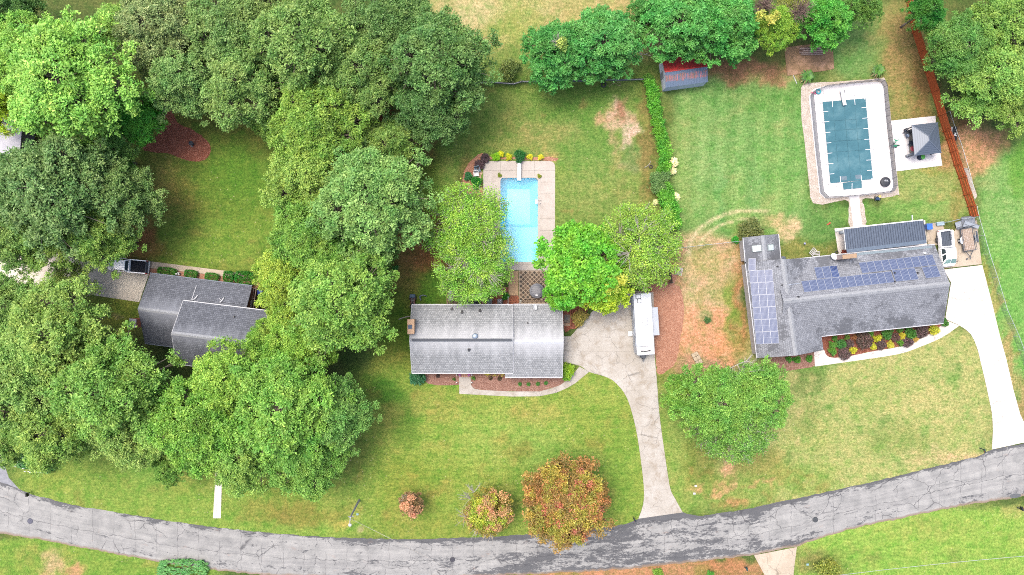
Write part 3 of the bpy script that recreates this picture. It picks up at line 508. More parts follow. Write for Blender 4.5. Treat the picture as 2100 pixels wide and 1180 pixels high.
# middle house front walk
w2 = [(941, 766), (965, 767), (966, 790), (972, 797), (985, 800), (1049, 803), (1106, 803), (1129, 797), (1149, 790), (1168, 776), (1188, 752), (1208, 763), (1180, 786), (1163, 796), (1140, 806), (1106, 813), (1049, 813.5), (942, 808)]
pave('front_walk', w2, [((1052, 795), (1052, 820)), ((975, 790), (960, 815)), ((1110, 795), (1112, 820)), ((1150, 785), (1165, 800)), ((935, 776), (970, 776))], OLD_CON, .045)
# mulch beds
for bi_, (nm_, pts, m) in enumerate((('mulch_bed', [(877, 764), (941, 764), (941, 789), (877, 788)], MUL_BRN),
    ('mulch_bed', [(965, 764), (1150, 768), (1160, 780), (1149, 790), (1129, 797), (1106, 803), (1049, 803), (985, 800), (968, 794)], MUL_BRN),
    ('mulch_bed', smooth([(340, 222), (352, 228), (365, 252), (390, 264), (415, 280), (431, 298), (430, 318), (412, 331), (385, 330), (350, 316), (320, 313), (294, 306), (320, 280), (335, 255)], 3), MUL_RED),
    ('mulch_bed', smooth([(1336, 586), (1385, 584), (1398, 600), (1403, 640), (1396, 690), (1384, 745), (1352, 768), (1345, 740), (1337, 680)], 3), MUL_PINE),
    ('mulch_bed', [(1295, 540), (1370, 520), (1383, 584), (1300, 586)], MUL_PINE),
    ('mulch_bed', smooth([(955, 345), (975, 322), (992, 314), (1000, 322), (1128, 322), (1128, 331), (993, 331), (993, 400), (965, 400), (948, 380)], 2), MUL_PINE),
    ('mulch_bed', [(306, 550), (465, 568), (525, 575), (525, 600), (306, 566)], MUL_PINE),
    ('mulch_bed', [(955, 590), (1045, 590), (1045, 626), (955, 626)], MUL_RED),
    ('mulch_bed', [(1160, 600), (1215, 600), (1190, 665), (1170, 676), (1156, 676)], MUL_RED),
    ('mulch_bed', [(1686, 690), (1940, 655), (1932, 666), (1912, 681), (1883, 697), (1846, 711), (1794, 720), (1745, 730), (1713, 734), (1696, 730), (1688, 718)], MUL_RED),
    ('mulch_bed', [(1580, 725), (1669, 718), (1670, 750), (1640, 756), (1590, 762)], MUL_BRN),
    ('stone_bed', [(1643, 180), (1672, 170), (1732, 167), (1798, 162), (1815, 163), (1822, 200), (1842, 384), (1842, 400), (1798, 407), (1769, 409), (1773, 430), (1775, 463), (1743, 465), (1741, 430), (1732, 411), (1668, 418), (1658, 359), (1648, 283)], STONE_BED),
    ('gravel_strip', [(1975, 345), (1984, 345), (2004, 402), (1999, 410)], STONE_BED))):
    sheet(nm_, pts if 'gravel' in nm_ else jit(smooth(pts, 3), 1.1), .006 + bi_ * .0014, m)
# old slab with the timber on it
pave('old_pad', [(1608, 98), (1707, 86), (1710, 142), (1690, 146), (1614, 156)], [((1660, 80), (1664, 160)), ((1660, 128), (1715, 126))], concrete('stained_pad', D(192, 152, 116), D(150, 122, 88), .35, .012, .3, D(226, 180, 150), .6), .09)
# ---------------------------------------------------------------- swimming pool with water (middle house)
WHITE = nm('white_paint', D(246, 248, 252, 2.6), D(226, 230, 236, 2.6), 2, .5, 0, .05)
WHT2 = nm('white_trim', D(236, 238, 242), D(214, 216, 222), 5, .5, 0, .05)
BLACK = nm('black_plastic', (.02, .021, .024, 1), (.012, .012, .014, 1), 8, .5)
STEEL = nm('galvanised_steel', (.42, .44, .46, 1), (.3, .32, .34, 1), 9, .4, .6, .05)
DARKST = nm('dark_steel', (.06, .065, .075, 1), (.03, .033, .04, 1), 9, .5, .3, .05)
TYRE = nm('tyre_rubber', (.022, .022, .024, 1), (.014, .014, .015, 1), 12, .85)
GLASS = nm('dark_glass', (.03, .045, .05, 1), (.02, .03, .035, 1), 2, .08, 0, 0, .6)
WOODG = nm('grey_timber', D(168, 150, 134), D(128, 112, 100), 7, .85)
WOODT = nm('tan_timber', D(206, 178, 150), D(170, 140, 112), 7, .85)
BRICKM = nm('red_brick', D(200, 128, 100), D(160, 98, 76), 8, .9)
def rrect(x0, y0, x1, y1, r, n=5):
    out = []
    for cx, cy, a in ((x1 - r, y1 - r, 0), (x0 + r, y1 - r, 90), (x0 + r, y0 + r, 180), (x1 - r, y0 + r, 270)):
        for i in range(n + 1): t = math.radians(a + 90 * i / n); out.append((cx + r * math.cos(t), cy + r * math.sin(t)))
    return out
def pool():
    a, b = P(1026, 538), P(1103, 365)
    x0, y0, x1, y1 = a.x, a.y, b.x, b.y
    root = thing('swimming_pool', 'rectangular pale blue swimming pool with rounded corners behind the middle house', 'swimming pool', ((x0 + x1) / 2, (y0 + y1) / 2, 0))
    t = NT('pool_liner'); n = t.noise(.8, 4); t.fin(t.ramp(n, [(.3, (.13, .36, .47, 1)), (.7, (.16, .41, .51, 1))]), .5)
    inner = rrect(x0, y0, x1, y1, .45); w = MB(); k = len(inner)
    zb = lambda p: -1.1 if p[1] < y0 + 5.4 else -2.4
    for i in range(k):
        p, q = inner[i], inner[(i + 1) % k]
        w.face([(q[0], q[1], .03), (p[0], p[1], .03), (p[0], p[1], -1.1), (q[0], q[1], -1.1)])
    w.build('wall', t.m, root)
    # hopper floor: shallow end, slope, deep rectangle
    fl = MB(); ix0, ix1, iy0, iy1 = x0 + .95, x1 - 1.1, y1 - 6.6, y1 - 1.3
    ys = y0 + 5.2
    S0 = [(x0, y0, -1.1), (x1, y0, -1.1), (x1, ys, -1.15), (x0, ys, -1.15)]
    fl.face(S0)
    A = (x0, ys, -1.15); B_ = (x1, ys, -1.15); C_ = (x1, y1, -1.1); D_ = (x0, y1, -1.1)
    a2, b2, c2, d2_ = (ix0, iy0, -2.5), (ix1, iy0, -2.5), (ix1, iy1, -2.6), (ix0, iy1, -2.6)
    fl.face([A, B_, b2, a2]); fl.face([B_, C_, c2, b2]); fl.face([C_, D_, d2_, c2]); fl.face([D_, A, a2, d2_]); fl.face([a2, b2, c2, d2_])
    fl.build('pool_floor', t.m, root)
    for i, (dy, z) in enumerate(((.55, -.35), (1.0, -.6), (1.45, -.85))):
        s = MB(); s.box(((x0 + x1) / 2, y0 + dy / 2, (z - 1.1) / 2 - .02), (x1 - x0 - .04, dy, z + 1.12)); s.build('step', nm('step_vinyl', (.2, .44, .53, 1), (.18, .42, .51, 1)), root)
    # coping ring
    cp = MB(); o2 = rrect(x0 - .3, y0 - .3, x1 + .3, y1 + .3, .5)
    i2 = rrect(x0 + .02, y0 + .02, x1 - .02, y1 - .02, .47)
    for i in range(k):
        j = (i + 1) % k
        cp.face([(*i2[i], .1), (*o2[i], .1), (*o2[j], .1), (*i2[j], .1)]); cp.face([(*o2[i], .1), (*o2[i], .05), (*o2[j], .05), (*o2[j], .1)])
        cp.face([(*i2[j], .1), (*i2[j], -.06), (*i2[i], -.06), (*i2[i], .1)])
    cp.build('coping', nm('coping', D(228, 218, 208), D(210, 200, 190), 6), root)
    wt = NT('pool_water'); gl = wt.n('BsdfGlossy'); gl.inputs['Roughness'].default_value = .04; tr = wt.n('BsdfTransparent'); tr.inputs[0].default_value = (.78, .955, .985, 1)
    bp = wt.n('Bump'); bp.inputs['Strength'].default_value = .12; bp.inputs['Distance'].default_value = .05; wt.l(wt.noise(2.2, 3), bp.inputs['Height']); wt.l(bp.outputs[0], gl.inputs['Normal'])
    fr = wt.n('Fresnel', iIOR=1.33); mx = wt.n('MixShader'); wt.l(fr.outputs[0], mx.inputs[0]); wt.l(tr.outputs[0], mx.inputs[1]); wt.l(gl.outputs[0], mx.inputs[2]); wt.l(mx.outputs[0], wt.out.inputs[0])
    wm = MB(); wm.face([(p[0], p[1], -.14) for p in rrect(x0 + .005, y0 + .005, x1 - .005, y1 - .005, .45)]); wm.build('water', wt.m, root)
    # ladder rail on the east side and skimmer lid
    l = MB(); yy = P(0, 414).y
    for dy in (-.25, .25): l.tube([(x1 + .35, yy + dy, .1), (x1 + .3, yy + dy, .75), (x1 - .15, yy + dy, .75), (x1 - .2, yy + dy, -1)], .03, 6)
    for z in (-.4, -.7): l.box((x1 - .2, yy, z), (.12, .5, .05))
    l.box((x1 - .22, yy, .02), (.3, .56, .05))
    l.build('ladder', STEEL, root)
    q = P(1018, 436); s = MB(); s.lathe((q.x, q.y, .06), [(.16, 0), (.16, .02), (.1, .03)], 12); s.build('skimmer_lid', WHITE, root)
    # deck in slabs round the basin
    dk = sheet('pool_deck', [(991, 331), (1128, 331), (1134, 333), (1138, 340), (1138, 487), (1137, 556), (1063, 556), (1030, 556), (991, 500)], .004, JOINT); bpy.data.objects.remove(dk)
    dk = thing('pool_deck', None, None); dk['kind'] = 'structure'
    L, R_, T, Bm = 1026 - 1.5, 1103 + 1.5, 365 - 1.5, 538 + 1.5
    slabs([(991, 330.5), (1126, 330.5), (1133, 332), (1137, 336), (1138.5, 342), (1138.5, T), (991, T)], [((1026, 300), (1026, 400)), ((1060, 300), (1060, 400)), ((1096, 300), (1096, 400)), ((1115, 350), (1200, 350))], dk, DECK2, .0, .06, .04)
    slabs([(991, T), (L, T), (L, Bm), (991, Bm)], [((980, y), (1030, y)) for y in (372, 402, 430, 460, 495, 520)], dk, DECK2, .0, .06, .04)
    slabs([(R_, T), (1138.5, T), (1138, Bm), (R_, Bm)], [((1100, y), (1140, y)) for y in (374, 398, 425, 449, 473, 494, 516)], dk, DECK2, .0, .06, .04)
    slabs([(1000, Bm), (1138, Bm), (1137, 555), (1000, 555)], [((1064, 530), (1064, 560)), ((1095, 530), (1095, 560)), ((1030, 530), (1030, 560))], dk, DECK2, .0, .06, .04)
    # diving board
    r = thing('diving_board', 'white diving board over the deep end of the blue pool', 'diving board', P(1065, 345))
    m = MB(); p0, p1 = P(1065.3, 333.5, .5), P(1064.6, 370.5, .5); m.beam(p0, p1, .52, .07); m.build('board', WHITE, r)
    m = MB(); m.box(P(1065.3, 338, .25), (.45, .5, .46)); m.box(P(1065, 352, .26), (.5, .14, .42)); m.box(P(1065, 345, .1), (.2, 1.2, .08)); m.build('stand', STEEL, r)
pool()

# ---------------------------------------------------------------- covered pool on the right
def pool3():
    out = [(1668, 183), (1690, 177), (1730, 173), (1798, 168), (1808, 171), (1813, 181), (1818, 260), (1833, 384), (1826, 395), (1790, 399), (1762, 402), (1740, 404), (1691, 407), (1680, 396), (1668, 290), (1658, 199)]
    d = thing('pool_deck', None, None); d['kind'] = 'structure'
    slabs(out, [((1640, 206), (1830, 190)), ((1700, 160), (1716, 420)), ((1755, 160), (1776, 420)), ((1640, 300), (1840, 284)), ((1640, 384), (1840, 368))], d, DECK3, 0, .07, .025)
    pa = thing('pool_path', None, None); pa['kind'] = 'structure'
    slabs([(1741, 404), (1762, 402), (1763, 430), (1769, 466), (1750, 468), (1745, 430)], [((1735, 420), (1775, 417)), ((1735, 440), (1775, 437))], pa, DECK3, 0, .06, .02)
    cv = [(1686, 210), (1774, 202.5), (1789, 368), (1766, 370.5), (1766.5, 386), (1729, 389.5), (1727, 376), (1702, 376.5)]
    root = thing('pool_cover', 'teal safety cover strapped over the pool inside the black mesh fence', 'pool cover', P(1738, 295))
    b = MB()
    A, B_, C_, D_ = [Vector(P(*p)) for p in (cv[0], cv[1], cv[2], cv[7])]
    m, n = 12, 26
    for i in range(n + 1):
        for j in range(m + 1):
            u, v = j / m, i / n; p = A.lerp(B_, u).lerp(D_.lerp(C_, u), v)
            sag = .05 * math.sin(PI * u) * math.sin(PI * v) + .012 * math.sin(9 * v * PI) * math.sin(PI * u)
            b.v.append((p.x, p.y, .15 - sag))
    for i in range(n):
        for j in range(m): q = i * (m + 1) + j; b._f((q, q + 1, q + m + 2, q + m + 1))
    e = [P(*p) for p in ((1727, 375.5), (1766, 370.4), (1766.5, 386), (1729, 389.5))]; b.face([(p.x, p.y, .15) for p in e])
    t = NT('teal_cover'); n1 = t.noise(.35, 6, .7); n2 = t.noise(14, 3)
    c = t.ramp(n1, [(.35, D(58, 116, 132)), (.5, D(70, 129, 145)), (.66, D(108, 156, 168))]); c = t.mix(t.ramp(n2, [(.4, .3), (.6, 0)]), c, D(74, 138, 156))
    b.build('cover_sheet', t.fin(c, .8), root, True)
    seam = nm('dark_teal_webbing', D(80, 138, 154), D(70, 126, 142), 5)
    for y in (249, 269, 291, 313): s = MB(); s.beam(P(1688 + (y - 210) * .09, y, .15), P(1777 + (y - 210) * .09, y - 6, .15), .025, .02); s.build('seam', seam, root)
    for x in (1707, 1730, 1752): s = MB(); s.beam(P(x, 208 - (x - 1686) * .09, .145), P(x + 15, 374, .145), .02, .02); s.build('seam', seam, root)
    def strap(a, c):
        s = MB(); s.beam(P(*a, .15), P(*c, .15), .07, .03); s.build('strap', WHITE, root)
        g = MB(); g.box(P(*c, .09), (.09, .09, .05)); g.build('anchor', DARKST, root)
    for i, y in enumerate((229, 250, 272, 293.5, 314.5, 336, 357)):
        x = 1687.5 + (y - 210) * .098; strap((x + 9, y - .5), (x - 5, y + .8))
    for i, y in enumerate((221, 242.5, 264, 286, 307, 328.5, 349.5)):
        x = 1775 + (y - 203) * .093; strap((x - 10, y + .5), (x + 6, y - .8))
    for a, c in (((1707.5, 220), (1706.5, 202)), ((1753.5, 215), (1752, 197)), ((1773, 204), (1774, 196)), ((1768, 379), (1780, 377)), ((1726, 382), (1716, 383)), ((1747.5, 376), (1747, 392)), ((1723, 362), (1724, 374)), ((1766, 360), (1767, 371)), ((1686, 212), (1681, 211)), ((1703, 375), (1699, 378)), ((1787, 366), (1792, 369))): strap(a, c)
    for x, y in ((1731, 366), (1760, 363)): s = MB(); s.box(P(x, y, .135), (.8, .6, .02), rz=.08); s.build('worn_patch', nm('grey_patch', D(130, 150, 166), D(110, 136, 150), 3), root)
    r = thing('diving_board', 'white diving board at the top end of the teal pool cover', 'diving board', P(1731, 200))
    m = MB(); m.beam(P(1726.5, 184, .5), P(1732.5, 216, .5), .5, .07); m.build('board', WHITE, r)
    m = MB(); m.box(P(1728, 190, .25), (.42, .5, .46), rz=.1); m.build('stand', DARKST, r)
    # mesh safety fence round the deck
    t = NT('black_mesh'); t.fin((.10, .11, .125, 1), .8)
    tr = t.n('BsdfTransparent'); mx = t.n('MixShader', i0=.34); t.l(t.b.outputs[0], mx.inputs[1]); t.l(tr.outputs[0], mx.inputs[2]); t.l(mx.outputs[0], t.out.inputs[0])
    fc = [(1661, 197), (1668, 188), (1690, 180), (1735, 174), (1796, 167.5), (1806, 170), (1811, 180), (1816, 240), (1823, 300), (1831, 383), (1825, 394), (1764, 401), (1738, 403.5), (1692, 406), (1682, 396), (1671, 300)]
    r = thing('pool_fence', 'black mesh safety fence on thin posts enclosing the teal covered pool', 'fence', P(1740, 290))
    w = world(fc)
    for i in range(len(w)):
        a, c = w[i], w[(i + 1) % len(w)]; L = (c - a).length; n = max(1, round(L / 1.15))
        for k in range(n):
            p, q = a.lerp(c, k / n), a.lerp(c, (k + 1) / n)
            m = MB(); m.cone((p.x, p.y, .05), (p.x, p.y, 1.25), .025, .025, 6); m.build('post', STEEL if i in (14, 15) else DARKST, r)
            m = MB(); d_ = (q - p).normalized(); nn = Vector((-d_.y, d_.x, 0)) * .004
            m.face([p + nn + Vector((0, 0, .08)), q + nn + Vector((0, 0, .08)), q + nn + Vector((0, 0, 1.2)), p + nn + Vector((0, 0, 1.2))])
            m.build('mesh_panel', t.m, r)
            m = MB(); m.beam(p + Vector((0, 0, 1.21)), q + Vector((0, 0, 1.21)), .03, .03); m.build('rail', DARKST, r)
pool3()

# ---------------------------------------------------------------- houses
def slab_roof(name, p, mat, parent, th=.14, vflip=False):
    """p = eave a, eave b, ridge b, ridge a (world); uv in metres, v up from the eave"""
    a, b, c, d_ = [Vector(x) for x in p]
    u = (b - a).normalized(); n = u.cross(c - b)
    if n.z < 0: n = -n
    n.normalize(); v = n.cross(u)
    if v.z < 0: v = -v
    uv = [((x - a).dot(u) + a.x * 0, (x - a).dot(v)) for x in (a, b, c, d_)]
    m = MB(); dn = Vector((0, 0, -th))
    top = [a, b, c, d_]
    area = sum(top[i].x * top[(i + 1) % 4].y - top[(i + 1) % 4].x * top[i].y for i in range(4))
    if area < 0: top = top[::-1]; uv = uv[::-1]
    m.face(top, uv); bot = [x + dn for x in top]; m.face(bot[::-1])
    for i in range(4): j = (i + 1) % 4; m.face([bot[i], bot[j], top[j], top[i]])
    return m.build(name, mat, parent), (a, u, v, n)
def gable(parent, quad, ze, zr, mat, trim=WHT2, ridge_mat=None, lift=0, rakes=(1, 1), gutters=(1, 1), ridge_w=.3, rtrim=(0, 1)):
    """quad = px of eave corners NW, NE, SE, SW as seen at height ze; ridge runs W-E between gable ends"""
    NW, NE, SE, SW = [P(*q, ze) for q in quad]
    RW = (NW + SW) / 2; RE = (NE + SE) / 2; RW.z = RE.z = zr
    o1, f1 = slab_roof('roof', [NW, NE, RE, RW], mat, parent)
    o2, f2 = slab_roof('roof', [SW, SE, RE, RW], mat, parent)
    for (a, b), g in (((NW, NE), gutters[0]), ((SW, SE), gutters[1])):
        if g:
            out = (NW - SW).normalized() * (1 if a is NW else -1); out.z = 0
            m = MB(); m.beam(a + out * .06 + Vector((0, 0, -.06)), b + out * .06 + Vector((0, 0, -.06)), .11, .12); m.build('gutter', trim, parent)
    for (e1, e2, r), g, sgn in (((NW, SW, RW), rakes[0], -1), ((NE, SE, RE), rakes[1], 1)):
        if g:
            out = (NE - NW).normalized() * sgn * .03
            for e in (e1, e2):
                m = MB(); m.beam(e + out + Vector((0, 0, -.08)), r + out + Vector((0, 0, -.08)), .06, .2); m.build('rake_board', trim, parent)
    m = MB(); dv = Vector((0, 0, .012))
    for e, r in ((NW, 1), (SW, 1)):
        side = (e - RW); side = side.normalized() * ridge_w
        m.face([RW + dv + Vector((0, 0, .02)), RE + dv + Vector((0, 0, .02)), RE + side + dv, RW + side + dv] if e is SW else [RE + dv + Vector((0, 0, .02)), RW + dv + Vector((0, 0, .02)), RW + side + dv, RE + side + dv])
    m.build('ridge_cap', ridge_mat or nm('ridge_tile', D(190, 194, 200), D(160, 164, 170), 5, .85), parent)
    return f1, f2, (NW, NE, SE, SW, RW, RE)
def walls(parent, quad, ze, zr, mat, inset=.4, win=True):
    NW, NE, SE, SW = [P(*q, ze) for q in quad]
    c = (NW + NE + SE + SW) / 4; ex = (NE - NW).normalized(); ey = (NW - SW).normalized()
    pts = [NW + ex * inset - ey * inset, NE - ex * inset - ey * inset, SE - ex * inset + ey * inset, SW + ex * inset + ey * inset]
    L = (NW - SW).length / 2; sl = (zr - ze) / L; k = sl * inset
    for i in range(4):
        a, b = pts[i], pts[(i + 1) % 4]; top = ze - .16 + k
        m = MB()
        if i in (1, 3):
            r = (a + b) / 2; rz = zr - .16
            inn = (c - r); inn.z = 0; inn = inn.normalized() * .18
            ou = [Vector((a.x, a.y, 0)), Vector((b.x, b.y, 0)), Vector((b.x, b.y, top)), Vector((r.x, r.y, rz)), Vector((a.x, a.y, top))]
            m.face(ou); ii = [p + inn for p in ou]; m.face(ii[::-1])
            for q in range(5): w = (q + 1) % 5; m.face([ou[q], ii[q], ii[w], ou[w]])
        else:
            m.beam(Vector((a.x, a.y, top / 2)), Vector((b.x, b.y, top / 2)), .18, top)
        m.build('wall', mat, parent)
        # windows let into each wall
        d_ = (b - a); Lw = d_.length; nwin = int(Lw // 3.4) if win else 0; d_.normalize(); on = Vector((d_.y, -d_.x, 0))
        if (Vector((a.x, a.y, 0)) + on - Vector((c.x, c.y, 0))).length < (Vector((a.x, a.y, 0)) - on - Vector((c.x, c.y, 0))).length: on = -on
        for w in range(nwin):
            o = a + d_ * (Lw * (w + .5) / nwin); fr = MB(); fr.beam(Vector((o.x, o.y, 1.55)) - d_ * .6 + on * .1, Vector((o.x, o.y, 1.55)) + d_ * .6 + on * .1, .08, 1.3)
            fo = fr.build('window', WHITE, parent); g = MB(); g.beam(Vector((o.x, o.y, 1.55)) - d_ * .5 + on * .145, Vector((o.x, o.y, 1.55)) + d_ * .5 + on * .145, .02, 1.1); g.build('pane', GLASS, fo)
def onplane(fr, px, py, off=0):
    a, u, v, n = fr; o = Vector((0, 0, H)); g = P(px, py, 0); d_ = (g - o).normalized(); q = a + n * off
    return o + d_ * ((q - o).dot(n) / d_.dot(n))
def vent(parent, fr, px, py, name='roof_vent', r=.16, h=.3, mat=BLACK, n=8):
    p = onplane(fr, px, py); m = MB(); m.cone(p - Vector((0, 0, .1)), p + Vector((0, 0, h)), r, r * .8, n); m.build(name, mat, parent)
def boxvent(parent, fr, px, py):
    p = onplane(fr, px, py, .04); a, u, v, n = fr; m = MB(); M = Matrix((u, v, n)).transposed(); m.box(p, (.42, .3, .12), M=M, bev=.06); m.box(p - v * .22, (.26, .2, .1), M=M, bev=.04); m.build('roof_vent', BLACK, parent)
def dish(parent, p, r=.38, face=(.3, -.4, .8), mat=WHITE):
    f = Vector(face).normalized(); q = f.to_track_quat('Z', 'Y').to_matrix(); m = MB()
    m.lathe(p + Vector((0, 0, .55)), [(.02, 0), (r * .5, .03), (r, .1), (r, .12), (r * .5, .05), (.02, .02)], 14, M=q)
    m.cone(p, p + Vector((0, 0, .5)), .03, .03, 6); m.tube([p + Vector((0, 0, .5)), p + Vector((0, 0, .55)) + q @ Vector((0, -r, .1)), p + Vector((0, 0, .55)) + q @ Vector((0, -r * .2, .5))], .02, 5)
    m.build('satellite_dish', mat, parent)

# middle house
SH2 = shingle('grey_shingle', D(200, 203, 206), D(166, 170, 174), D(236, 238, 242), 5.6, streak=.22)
h2 = thing('brick_house', 'middle house with light grey shingle roof and tan chimney, south of the blue pool', 'house', P(1000, 697))
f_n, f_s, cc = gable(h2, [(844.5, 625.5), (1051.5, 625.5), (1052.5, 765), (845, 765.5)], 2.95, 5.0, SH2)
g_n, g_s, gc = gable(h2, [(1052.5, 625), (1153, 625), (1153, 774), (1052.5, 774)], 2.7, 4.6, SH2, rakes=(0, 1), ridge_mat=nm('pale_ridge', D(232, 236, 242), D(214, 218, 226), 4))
# strip of lower roof carried west in front of the garage
a_, b_ = P(1036, 774, 2.7), P(1052.5, 774, 2.7); up = (gc[4] - gc[3]).normalized() if True else None
sv = (gc[5] - gc[2]); sv = sv / sv.y
slab_roof('roof', [a_, b_, b_ + sv * 1.1, a_ + sv * 1.1], SH2, h2)
m = MB(); m.beam(a_ + Vector((0, -.06, -.06)), b_ + Vector((0, -.06, -.06)), .11, .12); m.build('gutter', WHT2, h2)
walls(h2, [(844.5, 625.5), (1051.5, 625.5), (1052.5, 765), (845, 765.5)], 2.95, 5.0, BRICKM)
walls(h2, [(1046, 625), (1153, 625), (1153, 774), (1046, 774)], 2.7, 4.6, BRICKM)
m = MB(); rw, re_ = cc[4], cc[5]; m.beam(rw.lerp(re_, .02) + Vector((0, 0, .07)), rw.lerp(re_, .985) + Vector((0, 0, .07)), .3, .1); m.build('ridge_vent', nm('ridge_vent', D(92, 98, 108), D(76, 82, 92), 6), h2)
for x, y in ((927, 635), (947.5, 641.5), (984.5, 638.5)): boxvent(h2, f_n, x, y)
boxvent(h2, f_s, 962, 717); vent(h2, g_n, 1082, 662.5, r=.14)
p = onplane(f_n, 974.3, 690); m = MB(); m.lathe(p - Vector((0, 0, .1)), [(.42, 0), (.42, .22), (.36, .3), (.18, .38), (.02, .4)], 16); m.build('attic_fan', nm('pale_metal', D(192, 208, 226), D(170, 188, 208), 4, .35, .3), h2, True)
dish(h2, onplane(g_n, 1096, 630), .42, (.75, .3, .8))
TANB = nm('tan_brick', D(232, 196, 162), D(206, 168, 136), 6, .9)
ch = MB(); q = P(842.5, 670.5, 5.6)
ch.box((q.x, q.y, 2.7), (.86, 1.95, 5.4)); ch.box((q.x, q.y, 5.46), (.96, 2.05, .14)); cho = ch.build('chimney', TANB, h2)
m = MB(); m.box((q.x - .1, q.y, 5.62), (.5, .55, .18)); m.build('flue', nm('blue_flue', D(92, 112, 140), D(70, 90, 116), 5), cho)
# brick courses of the chimney side as relief bands
# left house
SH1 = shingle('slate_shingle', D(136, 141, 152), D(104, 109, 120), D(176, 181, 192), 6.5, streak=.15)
h1 = thing('split_level_house', 'left house with overlapping dark grey gable roofs partly under the trees', 'house', P(420, 660))
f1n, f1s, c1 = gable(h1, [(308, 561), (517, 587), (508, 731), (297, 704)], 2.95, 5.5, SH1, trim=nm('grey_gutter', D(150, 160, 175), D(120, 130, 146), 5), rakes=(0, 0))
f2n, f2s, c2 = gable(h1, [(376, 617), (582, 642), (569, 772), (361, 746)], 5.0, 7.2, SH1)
walls(h1, [(308, 561), (517, 587), (508, 731), (297, 704)], 2.95, 5.5, BRICKM)
walls(h1, [(376, 617), (582, 642), (569, 772), (361, 746)], 5.0, 7.2, nm('cream_siding', D(220, 214, 200), D(200, 194, 180), 3))
vent(h1, f2n, 481, 650, r=.12)
PIPE = nm('white_pipe', D(240, 242, 246), D(220, 222, 228), 4, .4)
m = MB(); m.tube([onplane(f1n, 403, 586, .06), onplane(f1n, 393, 616, .06)], .06, 6); m.build('downspout', PIPE, h1)
m = MB(); m.tube([onplane(f1n, 394, 616, .1), onplane(f1n, 400, 613, .1), onplane(f1n, 405.5, 606, .1)], .09, 6); m.build('downspout', PIPE, h1)
m = MB(); m.tube([onplane(f1n, 451, 621, .1), onplane(f1n, 456, 616, .1), onplane(f1n, 459, 611, .1)], .1, 6); m.tube([onplane(f1n, 449, 612, .1), onplane(f1n, 454, 616, .1)], .05, 6); m.build('downspout', PIPE, h1)
m = MB(); m.tube([onplane(f1n, 449, 620, .03)] + [onplane(f1n, 460 + 8 * i, 620.5 + (1.5 if i % 2 else 0) + i * .7, .03) for i in range(6)], .02, 4); m.build('cable', BLACK, h1)
q = P(271, 663, 5.6); ch = MB(); ch.box((q.x + .1, q.y, 2.8), (.95, 1.15, 5.6), rz=-.12); cho = ch.build('chimney', nm('orange_brick', D(226, 142, 108), D(184, 104, 76), 10, .9), h1)
m = MB(); m.box((q.x + .1, q.y, 5.68), (.98, 1.2, .16), rz=-.12); m.build('cap', nm('grey_cap', D(206, 204, 206), D(176, 174, 178), 4), cho)
for dy in (-.22, .22): m = MB(); m.box((q.x + .1, q.y + dy, 5.85), (.3, .3, .22), rz=-.12); m.build('flue', nm('grey_flue', D(130, 130, 134), D(100, 100, 104), 4), cho)
# arbour beside the left house
ar = thing('pergola', 'small open timber pergola between the left house roof and the blue bin', 'pergola', P(517, 611))
pc = [P(*q, 2.5) for q in ((514, 591), (525.5, 591.5), (520, 632), (509.5, 631))]
for a, b in ((0, 1), (1, 2), (2, 3), (3, 0)): m = MB(); m.beam(pc[a], pc[b], .09, .14); m.build('beam', WOODG, ar)
mid = [pc[0].lerp(pc[3], .52), pc[1].lerp(pc[2], .52)]; m = MB(); m.beam(*mid, .08, .12); m.build('beam', WOODG, ar)
m = MB(); m.beam(pc[0].lerp(pc[1], .6), pc[3].lerp(pc[2], .6), .07, .1); m.build('beam', WOODG, ar)
for c_ in pc: m = MB(); m.beam((c_.x, c_.y, 0), (c_.x, c_.y, 2.45), .1, .1); m.build('post', WOODG, ar)

# right-hand house
SH3 = shingle('blue_grey_shingle', D(180, 184, 192), D(154, 158, 167), None, 6, dirt=D(108, 111, 118), dirt_v=.03, streak=.25)
h3 = thing('solar_house', 'right-hand house, long blue-grey shingle roof carrying solar panels', 'house', P(1750, 610))
qm = [(1584, 537.2), (1917, 502), (1935, 663), (1602, 698.2)]
m_n, m_s, cm = gable(h3, qm, 2.9, 5.3, SH3, rakes=(0, 0), ridge_w=.35)
# west wing: ridge runs north-south, so its "north" slope is the west one
qw = [(1553, 735), (1529, 537), (1661, 529), (1689, 718)]
w_w, w_e, cw_ = gable(h3, [(1553, 735), (1529, 537), (1661, 529), (1689, 718)], 2.9, 4.9, SH3, rakes=(0, 0), ridge_w=.35, gutters=(1, 0))
a_w, a_e, ca = gable(h3, [(1529.5, 541), (1524.5, 487.6), (1596, 480.4), (1601, 534)], 2.9, 3.8, SH3, rakes=(0, 0), ridge_w=.3, gutters=(1, 1))
SID = nm('pale_siding', D(238, 232, 230), D(222, 214, 212), 2)
walls(h3, qm, 2.9, 5.3, BRICKM); walls(h3, [(1553, 735), (1529, 537), (1661, 529), (1689, 718)], 2.9, 4.9, SID, win=False); walls(h3, [(1529.5, 541), (1524.5, 487.6), (1596, 480.4), (1601, 534)], 2.9, 3.8, SID, win=False)
for f, x, y, w, h_ in ((a_w, 1552, 510, 1.25, .95), (a_e, 1580.5, 508, 1.0, .9)):
    p = onplane(f, x, y, .08); a, u, v, n = f; M = Matrix((v, u, n)).transposed()
    m = MB(); m.box(p, (w, h_, .16), M=M, bev=.05); so_ = m.build('skylight', nm('skylight_frame', D(170, 186, 186), D(150, 164, 166), 3), h3)
    m = MB(); m.box(p + n * .09, (w - .16, h_ - .16, .03), M=M); m.build('pane', nm('frosted_dome', D(228, 238, 242), D(214, 226, 232), 2, .2), so_)
